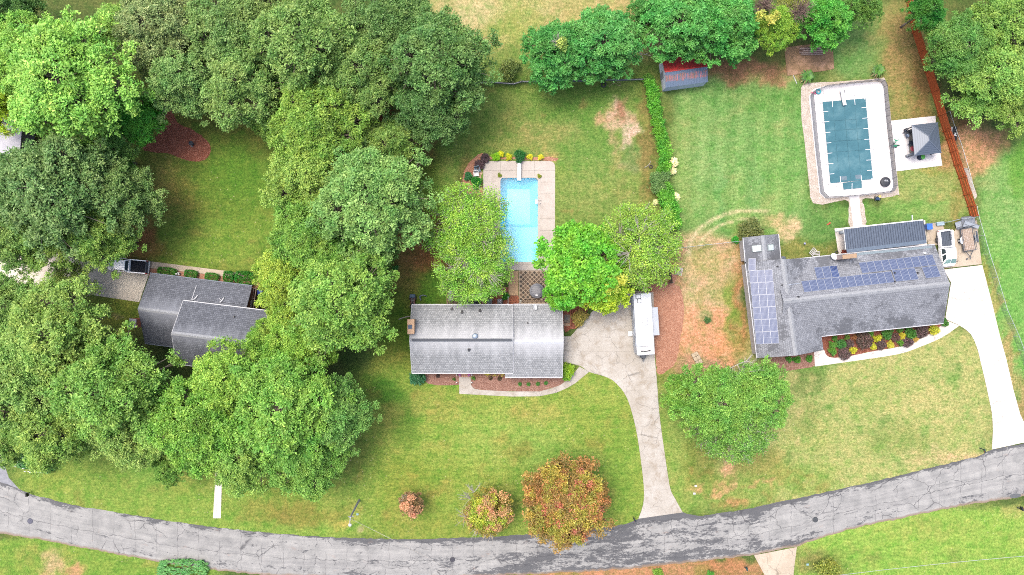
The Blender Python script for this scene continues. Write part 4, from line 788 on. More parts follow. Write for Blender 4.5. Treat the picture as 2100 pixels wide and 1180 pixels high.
vent(h3, m_n, 1637, 609, r=.13); vent(h3, w_e, 1593, 546, r=.12) if False else vent(h3, w_w, 1594, 547, r=.13); vent(h3, w_w, 1603.5, 585, r=.1); vent(h3, m_n, 1895, 519.5, r=.2, mat=WHITE)
for x, y in ((1834, 577.5), (1881, 560), (1833.5, 560)): vent(h3, m_n, x, y, r=.13)
q = P(1742, 526, 5.2); ch = MB(); ch.box((q.x, q.y, 2.6), (2.0, .62, 5.2), rz=.105); cho = ch.build('chimney', nm('pinkish_brick', D(226, 206, 204), D(200, 178, 174), 9), h3)
m = MB(); m.box((q.x, q.y, 5.24), (1.98, .6, .1), rz=.105); m.build('cap', nm('rusty_cap', D(206, 170, 134), D(176, 150, 124), 3), cho)
# saddle behind the chimney
m = MB(); A = onplane(m_n, 1722, 533, .02); B_ = onplane(m_n, 1760, 530, .02); C_ = onplane(m_n, 1741, 547, .02); T = (A + B_) / 2 + Vector((0, 0, .42))
m.face([A, C_, T], [(0, 0), (.5, 1), (.5, 0)]); m.face([C_, B_, T], [(0, 0), (.5, 1), (.5, 0)]); m.face([B_, A, T], [(0, 0), (.5, 1), (.5, 0)]); m.build('saddle', SH3, h3)
dish(h3, onplane(m_n, 1706, 527), .5, (.2, .3, .9))
m = MB(); m.beam(onplane(w_e, 1617, 584, .06), onplane(m_n, 1643, 581, .06), .05, .05); m.build('conduit', STEEL, h3)
m = MB(); m.beam(P(1757, 521.5, 3.05), P(1912, 506.5, 3.05), .34, .05); m.build('gutter_guard', nm('leaf_guard', D(176, 196, 204), D(110, 124, 134), 16), h3)
# solar panels, one mesh shared by all
def panel_mesh(w, l, cell):
    t = NT('solar_cells' if cell[2] < .3 or True else ''); uv = t.n('UVMap').outputs[0]
    b = t.n('TexBrick'); b.offset = 0; b.inputs['Scale'].default_value = 1; b.inputs['Brick Width'].default_value = w / 6; b.inputs['Row Height'].default_value = l / 2
    b.inputs['Mortar Size'].default_value = .018; b.inputs['Mortar Smooth'].default_value = .2
    b.inputs['Color1'].default_value = cell; b.inputs['Color2'].default_value = tuple(x * .82 for x in cell[:3]) + (1,); b.inputs['Mortar'].default_value = D(156, 167, 192)
    t.l(uv, b.inputs['Vector']); gm = t.fin(b.outputs['Color'], .12, 0, .5); gm.name = 'solar_cells'
    m = MB(); m.box((0, 0, 0), (w, l, .045)); m.cur = 1
    g = .03; m.face([(-w / 2 + g, -l / 2 + g, .026), (w / 2 - g, -l / 2 + g, .026), (w / 2 - g, l / 2 - g, .026), (-w / 2 + g, l / 2 - g, .026)], [(0, 0), (w, 0), (w, l), (0, l)])
    o = m.build('solar_panel', [nm('alu_frame', D(200, 206, 218), D(186, 192, 206), 3, .35, .2), gm]); me = o.data; bpy.data.objects.remove(o); return me
PM_A = panel_mesh(.985, 1.60, D(90, 103, 140)); PM_B = panel_mesh(.985, 1.60, D(78, 98, 142)); PM_D = panel_mesh(.985, 1.60, D(52, 76, 134))
def panels(fr, quad, nu, nv, me, special=None):
    a, u, v, n = fr; c = [onplane(fr, *q, .09) for q in quad]       # TL TR BR BL px
    M = None
    for i in range(nu):
        for j in range(nv):
            s, t_ = (i + .5) / nu, (j + .5) / nv
            p = c[0].lerp(c[1], s).lerp(c[3].lerp(c[2], s), t_)
            ex = (c[1] - c[0]).normalized(); nn = n; ey = nn.cross(ex).normalized(); M = Matrix((ex, ey, nn)).transposed().to_4x4()
            w_ = (c[1] - c[0]).length / nu; l_ = (c[3] - c[0]).length / nv
            mm = PM_D if special == (i, j) else me
            o = bpy.data.objects.new('solar_panel', mm); COL.objects.link(o); o.parent = h3
            bw, bl = .985, 1.60
            if special == (i, j): o['label'] = 'deeper blue solar panel'
            o.matrix_local = Matrix.Translation(p - ORG[h3.name]) @ M @ Matrix.Diagonal(((w_ - .02) / bw, (l_ - .02) / bl, 1, 1))
panels(m_n, [(1643, 577), (1828.6, 556.8), (1833, 579.3), (1649, 600)], 12, 1, PM_A)
panels(m_n, [(1669, 548.7), (1716, 545.3), (1722.6, 567.6), (1675, 572.6)], 3, 1, PM_A, (2, 0))
panels(m_n, [(1761.7, 539), (1913, 522.2), (1919.3, 543.9), (1766.6, 561.1)], 10, 1, PM_A)
panels(m_n, [(1830, 554.5), (1877.5, 549.6), (1882, 573.6), (1836.6, 578.4)], 3, 1, PM_A)
panels(m_n, [(1890.5, 548.5), (1922, 544.5), (1928, 568.5), (1898.5, 571.5)], 2, 1, PM_A)
panels(w_w, [(1534, 530.5), (1549.5, 530.5), (1550.5, 554.5), (1536, 555.5)], 1, 1, PM_B)
panels(w_w, [(1536, 555.5), (1584, 552.5), (1598, 704.5), (1551, 706.5)], 3, 6, PM_B)
# lean-to with ribbed metal roof
cp_ = thing('carport', 'lean-to with blue-grey ribbed metal roof behind the right-hand house', 'carport', P(1810, 490))
MET = nm('blue_grey_metal', D(112, 126, 146), D(92, 106, 126), 3, .45, .2, .03)
NWp, NEp, SEp, SWp = P(1731, 470.5, 2.65), P(1893, 452, 2.65), P(1899, 492, 2.95), P(1735.5, 512, 2.95)
o, fr_ = slab_roof('roof', [NWp, NEp, SEp, SWp], MET, cp_, .06)
a, u, v, n = fr_; L = (NEp - NWp).length; k = int(L / .34)
m = MB()
for i in range(k + 1):
    p = NWp.lerp(NEp, i / k); q = SWp.lerp(SEp, i / k); m.beam(p + Vector((0, 0, .02)), q + Vector((0, 0, .02)), .07, .05)
m.build('ribs', nm('rib_metal', D(86, 98, 118), D(74, 86, 104), 3, .45, .2), cp_)
s1, s2 = P(1737, 519, 3.0), P(1900.5, 499.5, 3.0); slab_roof('lower_flashing', [s1, s2, SEp + Vector((0, 0, .05)), SWp + Vector((0, 0, .05))], nm('flashing_metal', D(128, 146, 164), D(112, 128, 148), 3, .4, .2), cp_, .04)
m = MB(); m.beam(NWp + Vector((-1.1, .02, -.05)) , NEp + Vector((0, .05, -.05)), .14, .16); m.build('fascia', WHITE, cp_)
m = MB(); m.beam(NWp + Vector((-.04, 0, -.04)), SWp + Vector((-.04, 0, -.04)), .1, .12); m.build('fascia', WHITE, cp_)
m = MB(); p = P(1871, 451, 2.6); m.beam(p, p + Vector((-.1, .65, .1)), .1, .1); m.build('downspout', WHITE, cp_)
for s in (0, .33, .66, 1): p = NWp.lerp(NEp, s); m = MB(); m.beam((p.x, p.y - .15, 0), (p.x, p.y - .15, 2.55), .12, .12); m.build('post', WHITE, cp_)

# shed near the top fence
sh = thing('garden_shed', 'small shed with blue-grey ribbed roof and bright red back slope under the dense tree', 'shed', P(1405, 155))
RNG_W, RNG_E = P(1363.5, 148, 2.9), P(1450.5, 136, 2.9)
ax = (RNG_E - RNG_W).normalized(); ay = Vector((-ax.y, ax.x, 0))
def shp(s, w, z): q = RNG_W.lerp(RNG_E, s) + ay * w; return Vector((q.x, q.y, z))
redm = NT('red_roof'); f_ = redm.noise(2.5, 6, .7); REDR = redm.fin(redm.ramp(f_, [(.42, D(214, 52, 52)), (.56, D(190, 44, 44)), (.62, D(120, 70, 54))]), .6)
bl = NT('littered_roof'); uv = bl.n('UVMap').outputs[0]; sp_ = bl.n('SeparateXYZ'); bl.l(uv, sp_.inputs[0])
lf = bl.noise(1.1, 8, .75); band = bl.ramp(bl.math('DIVIDE', sp_.outputs[1], 2.0), [(.25, -.0), (.42, .16), (.8, .14), (.92, -0.0)])
kk = bl.math('ADD', lf, band); cB = bl.mix(bl.ramp(kk, [(.62, 0), (.66, .9)]), D(112, 134, 164), D(160, 122, 102)); rk = bl.noise(1, 6, .8, src=bl.mapped(uv, (7, .5, 1)))
cB = bl.mix(bl.ramp(bl.math('ADD', rk, band), [(.66, 0), (.7, .85)]), cB, D(236, 136, 140)); LIT = bl.fin(cB, .6)
W2 = 2.05
slab_roof('roof', [shp(0, -W2, 2.2), shp(1, -W2, 2.2), shp(1, 0, 2.9), shp(0, 0, 2.9)], LIT, sh, .05)
slab_roof('roof', [shp(0, W2, 2.2), shp(1, W2, 2.2), shp(1, 0, 2.9), shp(0, 0, 2.9)], REDR, sh, .05)['label'] if False else slab_roof('back_roof', [shp(0, W2, 2.2), shp(1, W2, 2.2), shp(1, 0, 2.9), shp(0, 0, 2.9)], REDR, sh, .05)
m = MB()
for i in range(27):
    s = i / 26; m.beam(shp(s, -W2, 2.215), shp(s, -.02, 2.915), .04, .04)
m.build('ribs', nm('slate_rib', D(124, 146, 176), D(104, 126, 154), 4), sh)
m = MB()
for i in range(27):
    s = i / 26; m.beam(shp(s, W2, 2.215), shp(s, .02, 2.915), .04, .04)
m.build('ribs', nm('red_rib', D(200, 48, 48), D(170, 40, 40), 4), sh)
SHW = nm('pale_blue_board', D(226, 234, 246, 2.6), D(208, 216, 232, 2.6), 3)
for w_, nm__ in ((-W2 + .12, 'wall'), (W2 - .12, 'wall')): m = MB(); m.beam(shp(.015, w_, 1.08), shp(.985, w_, 1.08), .1, 2.16); m.build('wall', SHW, sh)
for s in (.012, .988):
    m = MB(); e = ax * .05; pts = [shp(s, -W2 + .1, 0), shp(s, W2 - .1, 0), shp(s, W2 - .1, 2.18), shp(s, 0, 2.85), shp(s, -W2 + .1, 2.18)]
    m.face([p - e for p in pts]); m.face([p + e for p in pts][::-1])
    for i in range(5): j = (i + 1) % 5; m.face([pts[i] - e, pts[i] + e, pts[j] + e, pts[j] - e])
    m.build('wall', SHW, sh)
m = MB(); m.beam(shp(.0, -.4, 1.0) - ax * .0, shp(.0, .5, 1.0), .05, 1.9); m.build('door', nm('grey_door', D(180, 186, 196), D(160, 166, 178), 3), sh)
m = MB(); m.beam(shp(0, 0, 2.93), shp(1, 0, 2.93), .16, .04); m.build('ridge_cap', REDR, sh)

# pale building at the left edge under the trees
lb = thing('outbuilding', 'white roofed outbuilding half hidden by trees at the left edge', 'outbuilding', P(-10, 285))
NWp, NEp, SEp, SWp = P(-50, 225, 2.9), P(48, 232, 2.9), P(40, 318, 2.9), P(-58, 310, 2.9)
slab_roof('roof', [NWp, SWp, SWp.lerp(SEp, .56) + Vector((0, 0, .5)), NWp.lerp(NEp, .56) + Vector((0, 0, .5))], nm('dark_blue_roof', D(66, 100, 130), D(50, 84, 112), 3), lb)
slab_roof('roof', [NEp, SEp, SWp.lerp(SEp, .62) + Vector((0, 0, .5)), NWp.lerp(NEp, .62) + Vector((0, 0, .5))], nm('white_roof', D(236, 234, 244), D(214, 214, 226), 2), lb)
m = MB(); ww = [NWp, NEp, SEp, SWp]; cen = sum(ww, Vector()) / 4; m.prism([(p.x + (cen.x - p.x) * .06, p.y + (cen.y - p.y) * .06) for p in ww], 0, 2.8); m.build('wall', nm('grey_siding', D(190, 192, 200), D(170, 172, 180), 3), lb)
# ---------------------------------------------------------------- vegetation
LEAF = leaf_mat('leaf', .46); BARK = nm('bark', (.12, .095, .075, 1), (.07, .055, .045, 1), 6, .9)
PALEBARK = nm('pale_bark', (.2, .185, .165, 1), (.13, .12, .11, 1), 6, .9)
def unit(v): return v / np.maximum(1e-6, np.linalg.norm(v, axis=-1, keepdims=True))
def leaves(name, Cc, Rr, nt, nl, ls, rs, up=.35, lo=-.35, spread=.28, out=.9, clv=None, aspect=.5, box=False):
    """clumps (centres Cc n,3; radii Rr n,3) -> twig tips on their shells -> leaves round each tip"""
    n = len(Cc)
    d_ = unit(rs.normal(size=(n, nt, 3)) + np.array([0, 0, up]))
    d_[..., 2] = np.where(d_[..., 2] < lo, -d_[..., 2], d_[..., 2]); d_ = unit(d_)
    rad = rs.uniform(.62, 1.05, (n, nt, 1))
    if box: dd = d_ / np.max(np.abs(d_), axis=-1, keepdims=True); T = Cc[:, None] + (dd * .55 + d_ * .45) * Rr[:, None] * rs.uniform(.85, 1.0, (n, nt, 1))
    else: T = Cc[:, None] + d_ * Rr[:, None] * rad
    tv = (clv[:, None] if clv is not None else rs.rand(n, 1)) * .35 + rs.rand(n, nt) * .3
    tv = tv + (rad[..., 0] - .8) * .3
    Lp = T[:, :, None] + rs.normal(size=(n, nt, nl, 3)) * spread * np.array([1, 1, .6])
    ax = unit(d_[:, :, None] * out + rs.normal(size=(n, nt, nl, 3)) * .75 * np.array([1, 1, .6]))
    nr = unit(rs.normal(size=(n, nt, nl, 3)) * .55 + np.array([0, 0, 1.0]) + d_[:, :, None] * .4)
    sd = unit(np.cross(nr, ax)); L = ls * rs.uniform(.6, 1.25, (n, nt, nl, 1)); Wd = L * aspect
    bend = -nr * 0.0
    p0 = Lp - ax * L * .5; p1 = Lp + sd * Wd * .5 - ax * L * .05; p2 = Lp + ax * L * .5 - np.array([0, 0, 1]) * L * .12; p3 = Lp - sd * Wd * .5 - ax * L * .05
    V = np.stack([p0, p1, p2, p3], -2).reshape(-1, 3)
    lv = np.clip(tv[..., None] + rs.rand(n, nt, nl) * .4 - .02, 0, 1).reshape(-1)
    return V, lv
def leaf_object_mesh(name, V, lv, mat=None):
    me = bpy.data.meshes.new(name); n = len(V) // 4
    me.vertices.add(len(V)); me.vertices.foreach_set('co', V.astype(np.float32).ravel())
    me.loops.add(n * 4); me.loops.foreach_set('vertex_index', np.arange(n * 4, dtype=np.int32))
    me.polygons.add(n); me.polygons.foreach_set('loop_start', np.arange(n, dtype=np.int32) * 4)
    me.update(calc_edges=True); me.validate()
    a = me.attributes.new('lv', 'FLOAT', 'POINT'); a.data.foreach_set('value', np.repeat(lv, 4).astype(np.float32))
    me.materials.append(mat or LEAF); return me
def tree_proto(key, seed, R, zc, V_, nlobe, lobe_r, ncl, cl_r, nt, nl, ls, up=.35, spread=.28, twig=0, bark=None, aspect=.5, lobes_out=(.5, .66), flat=.85):
    rs = np.random.RandomState(seed); lob = [(0, 0, zc + V_ * .42)]
    for i in range(nlobe):
        a = 2 * PI * (i + rs.uniform(-.3, .3)) / nlobe; r = R * rs.uniform(*lobes_out); lob.append((r * math.cos(a), r * math.sin(a), zc + V_ * rs.uniform(-.25, .25)))
    for i in range(nlobe // 2):
        a = rs.uniform(0, 2 * PI); r = R * rs.uniform(.25, .4); lob.append((r * math.cos(a), r * math.sin(a), zc + V_ * rs.uniform(.2, .4)))
    lob = np.array(lob); lr = lobe_r * rs.uniform(.8, 1.2, len(lob)); lr[0] *= 1.1
    Cs, cv, own = [], [], []
    for q in range(len(lob)):
        d_ = unit(rs.normal(size=(ncl, 3)) + np.array([0, 0, .35])); d_[:, 2] = np.where(d_[:, 2] < -.45, -d_[:, 2], d_[:, 2])
        c = lob[q] + d_ * lr[q] * rs.uniform(.65, 1.0, (ncl, 1)) * np.array([1, 1, flat])
        keep = np.ones(ncl, bool)
        for w in range(len(lob)):
            if w != q: keep &= np.linalg.norm((c - lob[w]) / np.array([1, 1, flat]), axis=1) > lr[w] * .52
        c = c[keep]; Cs.append(c); cv.append(np.clip(rs.rand(len(c)) * .8 + rs.rand() * .3, 0, 1)); own += [q] * len(c)
    no = 16; an = rs.uniform(0, 2 * PI, no); ro = R * rs.uniform(.93, 1.1, no); Cs.append(np.stack([ro * np.cos(an), ro * np.sin(an), zc + V_ * rs.uniform(-.3, .1, no)], -1)); cv.append(rs.rand(no)); own += [1 + int((x % (2 * PI)) / (2 * PI) * nlobe + .5) % nlobe for x in an]
    Cs = np.concatenate(Cs); cv = np.concatenate(cv)
    Rr = np.repeat(cl_r * rs.uniform(.7, 1.25, (len(Cs), 1)), 3, 1) * np.array([1, 1, .7])
    V, lv = leaves(key, Cs, Rr, nt, nl, ls, rs, up, spread=spread, clv=cv, aspect=aspect)
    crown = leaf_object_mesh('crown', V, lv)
    # trunk with limbs to every lobe and boughs to the clumps
    b = MB(); ht = zc - V_ * .45; tr_ = R * .045
    b.tube([(0, 0, -.1), (.06, .03, ht * .4), (-.05, .08, ht)], tr_ * 1.25, 8, tr_ * .8)
    ob = MB()
    for q in range(len(lob)):
        e = Vector(lob[q]); s = Vector((-.05, .08, ht * (.75 + .25 * rs.rand()))); m_ = s.lerp(e, .5) + Vector((0, 0, -.6)); ob.tube([tuple(s), tuple(m_), tuple(e)], tr_ * .55, 6, tr_ * .25)
    for c, q in zip(Cs, own):
        s = Vector(lob[q]); e = Vector(c); m_ = s.lerp(e, .5) + Vector((rs.uniform(-.3, .3), rs.uniform(-.3, .3), .1)); ob.tube([tuple(s), tuple(m_), tuple(e)], tr_ * .2, 4, .02)
        if twig:
            for k in range(twig):
                dd = Vector(unit(rs.normal(size=3) + np.array([0, 0, .7]))) ; dd = (dd + (e - Vector((0, 0, ht))).normalized() * .8).normalized()
                t2 = e + dd * cl_r * rs.uniform(.9, 1.35); m2 = e.lerp(t2, .5) + Vector(rs.uniform(-.12, .12, 3)); ob.tube([tuple(m_.lerp(e, .6)), tuple(m2), tuple(t2)], .035, 3, .012)
    bk = bark or BARK
    tk = b.build('trunk', bk, None, True); lm = ob.build('limbs', bk, None)
    tm, lmm = tk.data, lm.data; bpy.data.objects.remove(tk); bpy.data.objects.remove(lm)
    return dict(R=R, zc=zc, crown=crown, trunk=tm, limbs=lmm)
PR = {
 'oak0': tree_proto('oak0', 11, 7.0, 10.5, 6.0, 8, 2.7, 34, .78, 18, 7, .33, up=.8, spread=.17, aspect=.5, lobes_out=(.5,.7)),
 'oak1': tree_proto('oak1', 23, 7.0, 10.5, 5.6, 9, 2.5, 34, .75, 18, 7, .33, up=.8, spread=.17, aspect=.5, lobes_out=(.5,.72)),
 'oak2': tree_proto('oak2', 37, 7.0, 10.0, 6.0, 7, 2.9, 36, .82, 18, 7, .34, up=.8, spread=.18, aspect=.48, lobes_out=(.5,.7)),
 'oak3': tree_proto('oak3', 58, 7.0, 10.5, 5.2, 10, 2.3, 32, .72, 18, 7, .32, up=.8, spread=.17, aspect=.52, lobes_out=(.52,.74)),
 'maple': tree_proto('maple', 41, 6.0, 8.5, 5.0, 7, 2.7, 26, .85, 18, 7, .42, up=.6, spread=.2, aspect=.75),
 'mag0': tree_proto('mag0', 53, 5.0, 6.2, 4.2, 7, 2.5, 46, .55, 13, 7, .38, up=.5, spread=.15, aspect=.45, lobes_out=(.45, .52)),
 'mag1': tree_proto('mag1', 67, 5.0, 6.2, 4.4, 6, 2.6, 46, .55, 13, 7, .38, up=.5, spread=.15, aspect=.45, lobes_out=(.42, .5)),
 'airy0': tree_proto('airy0', 71, 6.2, 7.0, 3.6, 8, 2.6, 20, .95, 20, 6, .27, spread=.3, twig=3, bark=PALEBARK, aspect=.5),
 'airy1': tree_proto('airy1', 83, 6.2, 7.0, 3.8, 7, 2.7, 22, .9, 22, 6, .29, spread=.27, twig=3, bark=PALEBARK, aspect=.5),
 'autumn': tree_proto('autumn', 97, 6.0, 5.6, 3.6, 9, 2.4, 24, .7, 20, 7, .30, spread=.2, twig=1, aspect=.6),
}
rt = random.Random(5)
def A_(c, k=None): return tuple(D(*c, k or 1.82)[:3]) + (1,)
def tree(kind, px, py, r, col, label, h=None, name='tree', group=None, ext=None):
    p = PR[kind]; s = r / 14 / p['R'] * (H - p['zc']) / H; sz = h or (s * .6 + .4)
    if h is None: sz = min(1.2, max(.45, s * .7 + .3))
    zc = p['zc'] * sz; s = r / (14 * H / (H - zc)) / p['R']
    w = P(px, py, zc); t = thing(name, label, 'tree', (w.x, w.y, 0), group)
    t.scale = (s * (ext or 1), s, sz); t.rotation_euler = (0, 0, rt.uniform(0, 2 * PI) if ext is None else 0)
    c = A_(col); v = rt.uniform(.93, 1.07)
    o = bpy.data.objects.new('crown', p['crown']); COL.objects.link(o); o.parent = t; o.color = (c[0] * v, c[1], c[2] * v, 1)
    for k in ('trunk', 'limbs'): o = bpy.data.objects.new(k, p[k]); COL.objects.link(o); o.parent = t
    return t
MG, GG, LG, YG, DK, SA = (138, 172, 100), (122, 158, 104), (166, 206, 104), (190, 214, 72), (92, 134, 72), (104, 176, 74)
TREES = [
 ('oak1', 548, 692, 44, (146, 188, 86), 'branch mass resting over the east end of the left house roof'),
 ('oak3', 1405, 815, 46, (128, 178, 78), 'leftmost loose lobe of green beside the middle drive in the front yard'),
 ('oak1', 430, 120, 60, (136, 170, 100), 'small crown between the two broad trees above the left back lawn'),
 ('oak0', 850, 60, 60, (104, 144, 84), 'dark crown at the top edge touching the tan field'),
 ('oak2', 700, 200, 62, (120, 156, 88), 'crown in the middle of the left wood above the olive tree'),
 ('oak1', 560, 250, 48, (140, 172, 86), 'small crown at the top right corner of the left back lawn'),
 ('oak1', 700, 545, 70, (134, 176, 86), 'crown between the big round light green tree and the large strip tree'),
 ('oak0', 40, 470, 80, (128, 166, 92), 'crown at the left edge above the left house drive'),
 ('oak2', 30, 900, 56, (140, 172, 94), 'crown at the left edge above the bend of the road'),
 ('oak0', 340, 870, 74, (140, 180, 92), 'crown midway along the lower edge of the wood'),
 ('oak1', 350, 960, 36, (140, 178, 92), 'low branch mass dipping towards the left front lawn'),
 ('oak3', 560, 760, 70, (142, 186, 84), 'crown covering the southeast part of the left house'),
 ('oak3', 245, 62, 58, (150, 188, 100), 'tree filling the gap right of the huge light green tree at the top edge'),
 ('oak2', 225, 318, 56, (110, 160, 84), 'dark low tree at the left side of the red mulch bed tip end'),
 ('oak2', 24, 28, 62, DK, 'dark green tree in the top left corner of the photo'),
 ('oak1', 150, 175, 138, (150, 204, 98), 'huge bright light green tree above the tip of the red mulch bed at top left'),
 ('oak3', 60, 110, 90, (146, 200, 92), 'bright green tree between the dark corner tree and the huge light green one'),
 ('oak2', 2, 205, 64, (186, 218, 70), 'yellow-green tree cut by the left edge above the white roofed outbuilding'),
 ('oak3', 285, 240, 52, (96, 176, 66), 'saturated green low tree at the left edge of the red mulch bed'),
 ('oak1', 320, 60, 92, (142, 166, 112), 'grey-green tree at the top edge right of the huge light green tree'),
 ('oak0', 380, 175, 78, (134, 168, 104), 'mid green tree right above the pointed tip of the red mulch bed'),
 ('oak3', 480, 60, 100, (130, 160, 98), 'broad tree at the top edge, third along from the left corner'),
 ('oak2', 500, 165, 92, (142, 172, 104), 'broad grey-green tree hanging over the top of the left back lawn'),
 ('oak0', 630, 90, 115, (128, 164, 92), 'large tree at the top edge over the middle of the left wood'),
 ('oak1', 560, 20, 75, (136, 166, 100), 'tree cut by the top edge left of the big middle oak'),
 ('oak3', 790, 50, 92, (110, 146, 86), 'darker tree at the top edge left of the tan field'),
 ('oak1', 745, 150, 92, (124, 158, 88), 'mid green tree over the small brown clearing in the left wood'),
 ('oak0', 905, 125, 110, (106, 146, 84), 'large dark rounded tree left of the top grey fence'),
 ('oak2', 880, 222, 78, (98, 136, 82), 'dark blue-green tree hanging south of the large dark rounded tree'),
 ('oak3', 660, 265, 100, (142, 174, 82), 'olive green tree at the upper right of the left back lawn'),
 ('oak1', 795, 300, 60, (128, 164, 84), 'smaller tree west of the lawn above the blue pool'),
 ('oak2', 640, 370, 88, (148, 182, 90), 'light tree at the right edge of the left back lawn'),
 ('oak0', 765, 410, 122, (134, 176, 104), 'big round light green tree left of the airy tree beside the blue pool'),
 ('oak3', 650, 480, 92, (132, 172, 82), 'tree at the lower right corner of the left back lawn'),
 ('oak1', 760, 510, 62, (124, 168, 88), 'tree tucked under the south side of the big round light green tree'),
 ('oak2', 590, 580, 72, (156, 188, 78), 'yellowish green tree above the blue bin of the left house'),
 ('oak0', 705, 625, 115, (132, 178, 84), 'large tree over the strip between the left and the middle house'),
 ('oak3', 620, 690, 74, (150, 190, 84), 'light green tree over the right end of the left house roof'),
 ('oak1', 110, 390, 125, (118, 154, 96), 'large grey-green tree below the white roofed outbuilding'),
 ('oak2', 250, 410, 78, (120, 154, 92), 'tree at the left edge of the left back lawn below the red mulch bed'),
 ('oak3', 80, 480, 84, (140, 176, 88), 'tree over the upper side of the left house drive'),
 ('oak0', 215, 488, 72, (138, 176, 86), 'tree over the white cab of the dark pickup'),
 ('oak1', 30, 630, 74, (136, 172, 96), 'tree at the left edge south of the left house drive'),
 ('oak2', 130, 690, 112, (142, 178, 92), 'broad tree left of the orange brick chimney'),
 ('airy1', 150, 580, 42, (140, 172, 92), 'thin tree whose twigs cross the left house drive'),
 ('oak3', 30, 780, 110, (146, 182, 104), 'pale green tree at the left edge above the white flowering bush'),
 ('oak0', 240, 790, 118, (134, 174, 88), 'broad tree southwest of the left house'),
 ('oak1', 110, 880, 92, (146, 176, 92), 'tree directly above the white flowering bush'),
 ('oak2', 260, 880, 82, (146, 180, 98), 'tree at the lower edge of the wood above the left front lawn'),
 ('oak3', 420, 860, 108, (134, 178, 80), 'tree left of the tree row end above the white front path'),
 ('oak0', 480, 790, 92, (148, 190, 84), 'bright tree over the south eave of the left house'),
 ('oak1', 590, 830, 118, (138, 184, 88), 'large bright tree south of the right end of the left house'),
 ('oak2', 500, 930, 82, (136, 178, 88), 'tree overhanging the top of the white front path'),
 ('oak3', 620, 935, 84, (126, 172, 84), 'tree at the bottom of the wood above the street lamp'),
 ('oak0', 695, 850, 78, (124, 172, 92), 'tree at the right edge of the wood west of the big front lawn'),
 ('airy0', 958, 470, 86, (150, 196, 80), 'airy tree with pale twigs hanging over the west side of the blue pool'),
 ('airy1', 968, 545, 74, (148, 194, 84), 'airy tree with pale twigs just north of the middle house roof'),
 ('airy1', 1310, 505, 82, (148, 192, 80), 'airy green tree above the travel trailer'),
 ('maple', 1188, 540, 80, (118, 190, 62), 'vivid green round tree right of the hot tub'),
 ('maple', 1240, 590, 50, (178, 208, 66), 'yellow-green low tree overhanging the top of the worn concrete apron'),
 ('maple', 1155, 600, 36, (116, 188, 60), 'small vivid green tree over the corner of the garage roof'),
 ('mag0', 1143, 112, 70, (88, 160, 84), 'dense dark green evergreen with a dead grey tuft on top'),
 ('mag1', 1235, 95, 74, (94, 166, 88), 'dense rounded evergreen above the tyre at the top fence'),
 ('mag1', 1388, 54, 74, (98, 170, 90), 'dense evergreen overhanging the red back slope of the shed'),
 ('mag0', 1482, 58, 74, (94, 168, 84), 'dense evergreen right of the shed at the top'),
 ('mag1', 1320, 30, 34, (90, 158, 86), 'small evergreen at the top between the two dense pairs'),
 ('oak3', 1585, 56, 48, (148, 186, 76), 'yellowish tree between the dead scrub and the timber slab'),
 ('mag0', 1690, 42, 56, (94, 176, 72), 'bright dense tree directly above the timber stack'),
 ('airy1', 1630, 10, 34, (160, 170, 90), 'thin yellowing tree at the top edge above the timber slab'),
 ('oak1', 1770, 14, 40, (112, 158, 78), 'low tree at the top edge left of the orange fence'),
 ('oak2', 1895, 24, 42, (74, 142, 60), 'dark green tree at the top end of the orange fence'),
 ('oak1', 1965, 100, 74, (104, 154, 76), 'dark tree bulging over the upper part of the orange fence'),
 ('oak0', 2060, 50, 90, (124, 166, 78), 'tree in the top right corner'),
 ('oak2', 2036, 158, 94, (132, 176, 88), 'large tree overhanging the orange fence above the gazebo'),
 ('oak3', 2092, 205, 70, (142, 180, 92), 'tree at the right edge above the bare red earth'),
 ('oak1', 1468, 822, 82, (126, 176, 82), 'loose green tree in front of the right-hand house, left of its pair'),
 ('oak2', 1552, 805, 66, (132, 182, 90), 'loose green tree nearest the front of the right-hand house'),
 ('airy1', 1505, 868, 78, (122, 170, 82), 'darker green tree between the two loose trees in the front yard'),
 ('autumn', 1160, 1032, 88, (158, 132, 80), 'large round rust and green autumn tree beside the road'),
 ('autumn', 1003, 1052, 46, (178, 164, 88), 'yellow and rust tree with bare grey twigs by the road'),
 ('autumn', 843, 1033, 24, (178, 146, 120), 'small pinkish brown tree alone on the front lawn'),
 ('oak0', -40, 400, 80, (124, 158, 96), 'tree outside the left edge below the outbuilding'),
]
for kind, x, y, r, col, lb_ in TREES[:-1]:
    tree(kind, x, y, r, col, lb_, h=.62 if x > 1900 else None, name={'mag0': 'evergreen_tree', 'mag1': 'evergreen_tree', 'autumn': 'autumn_tree', 'maple': 'maple_tree'}.get(kind, 'tree'))
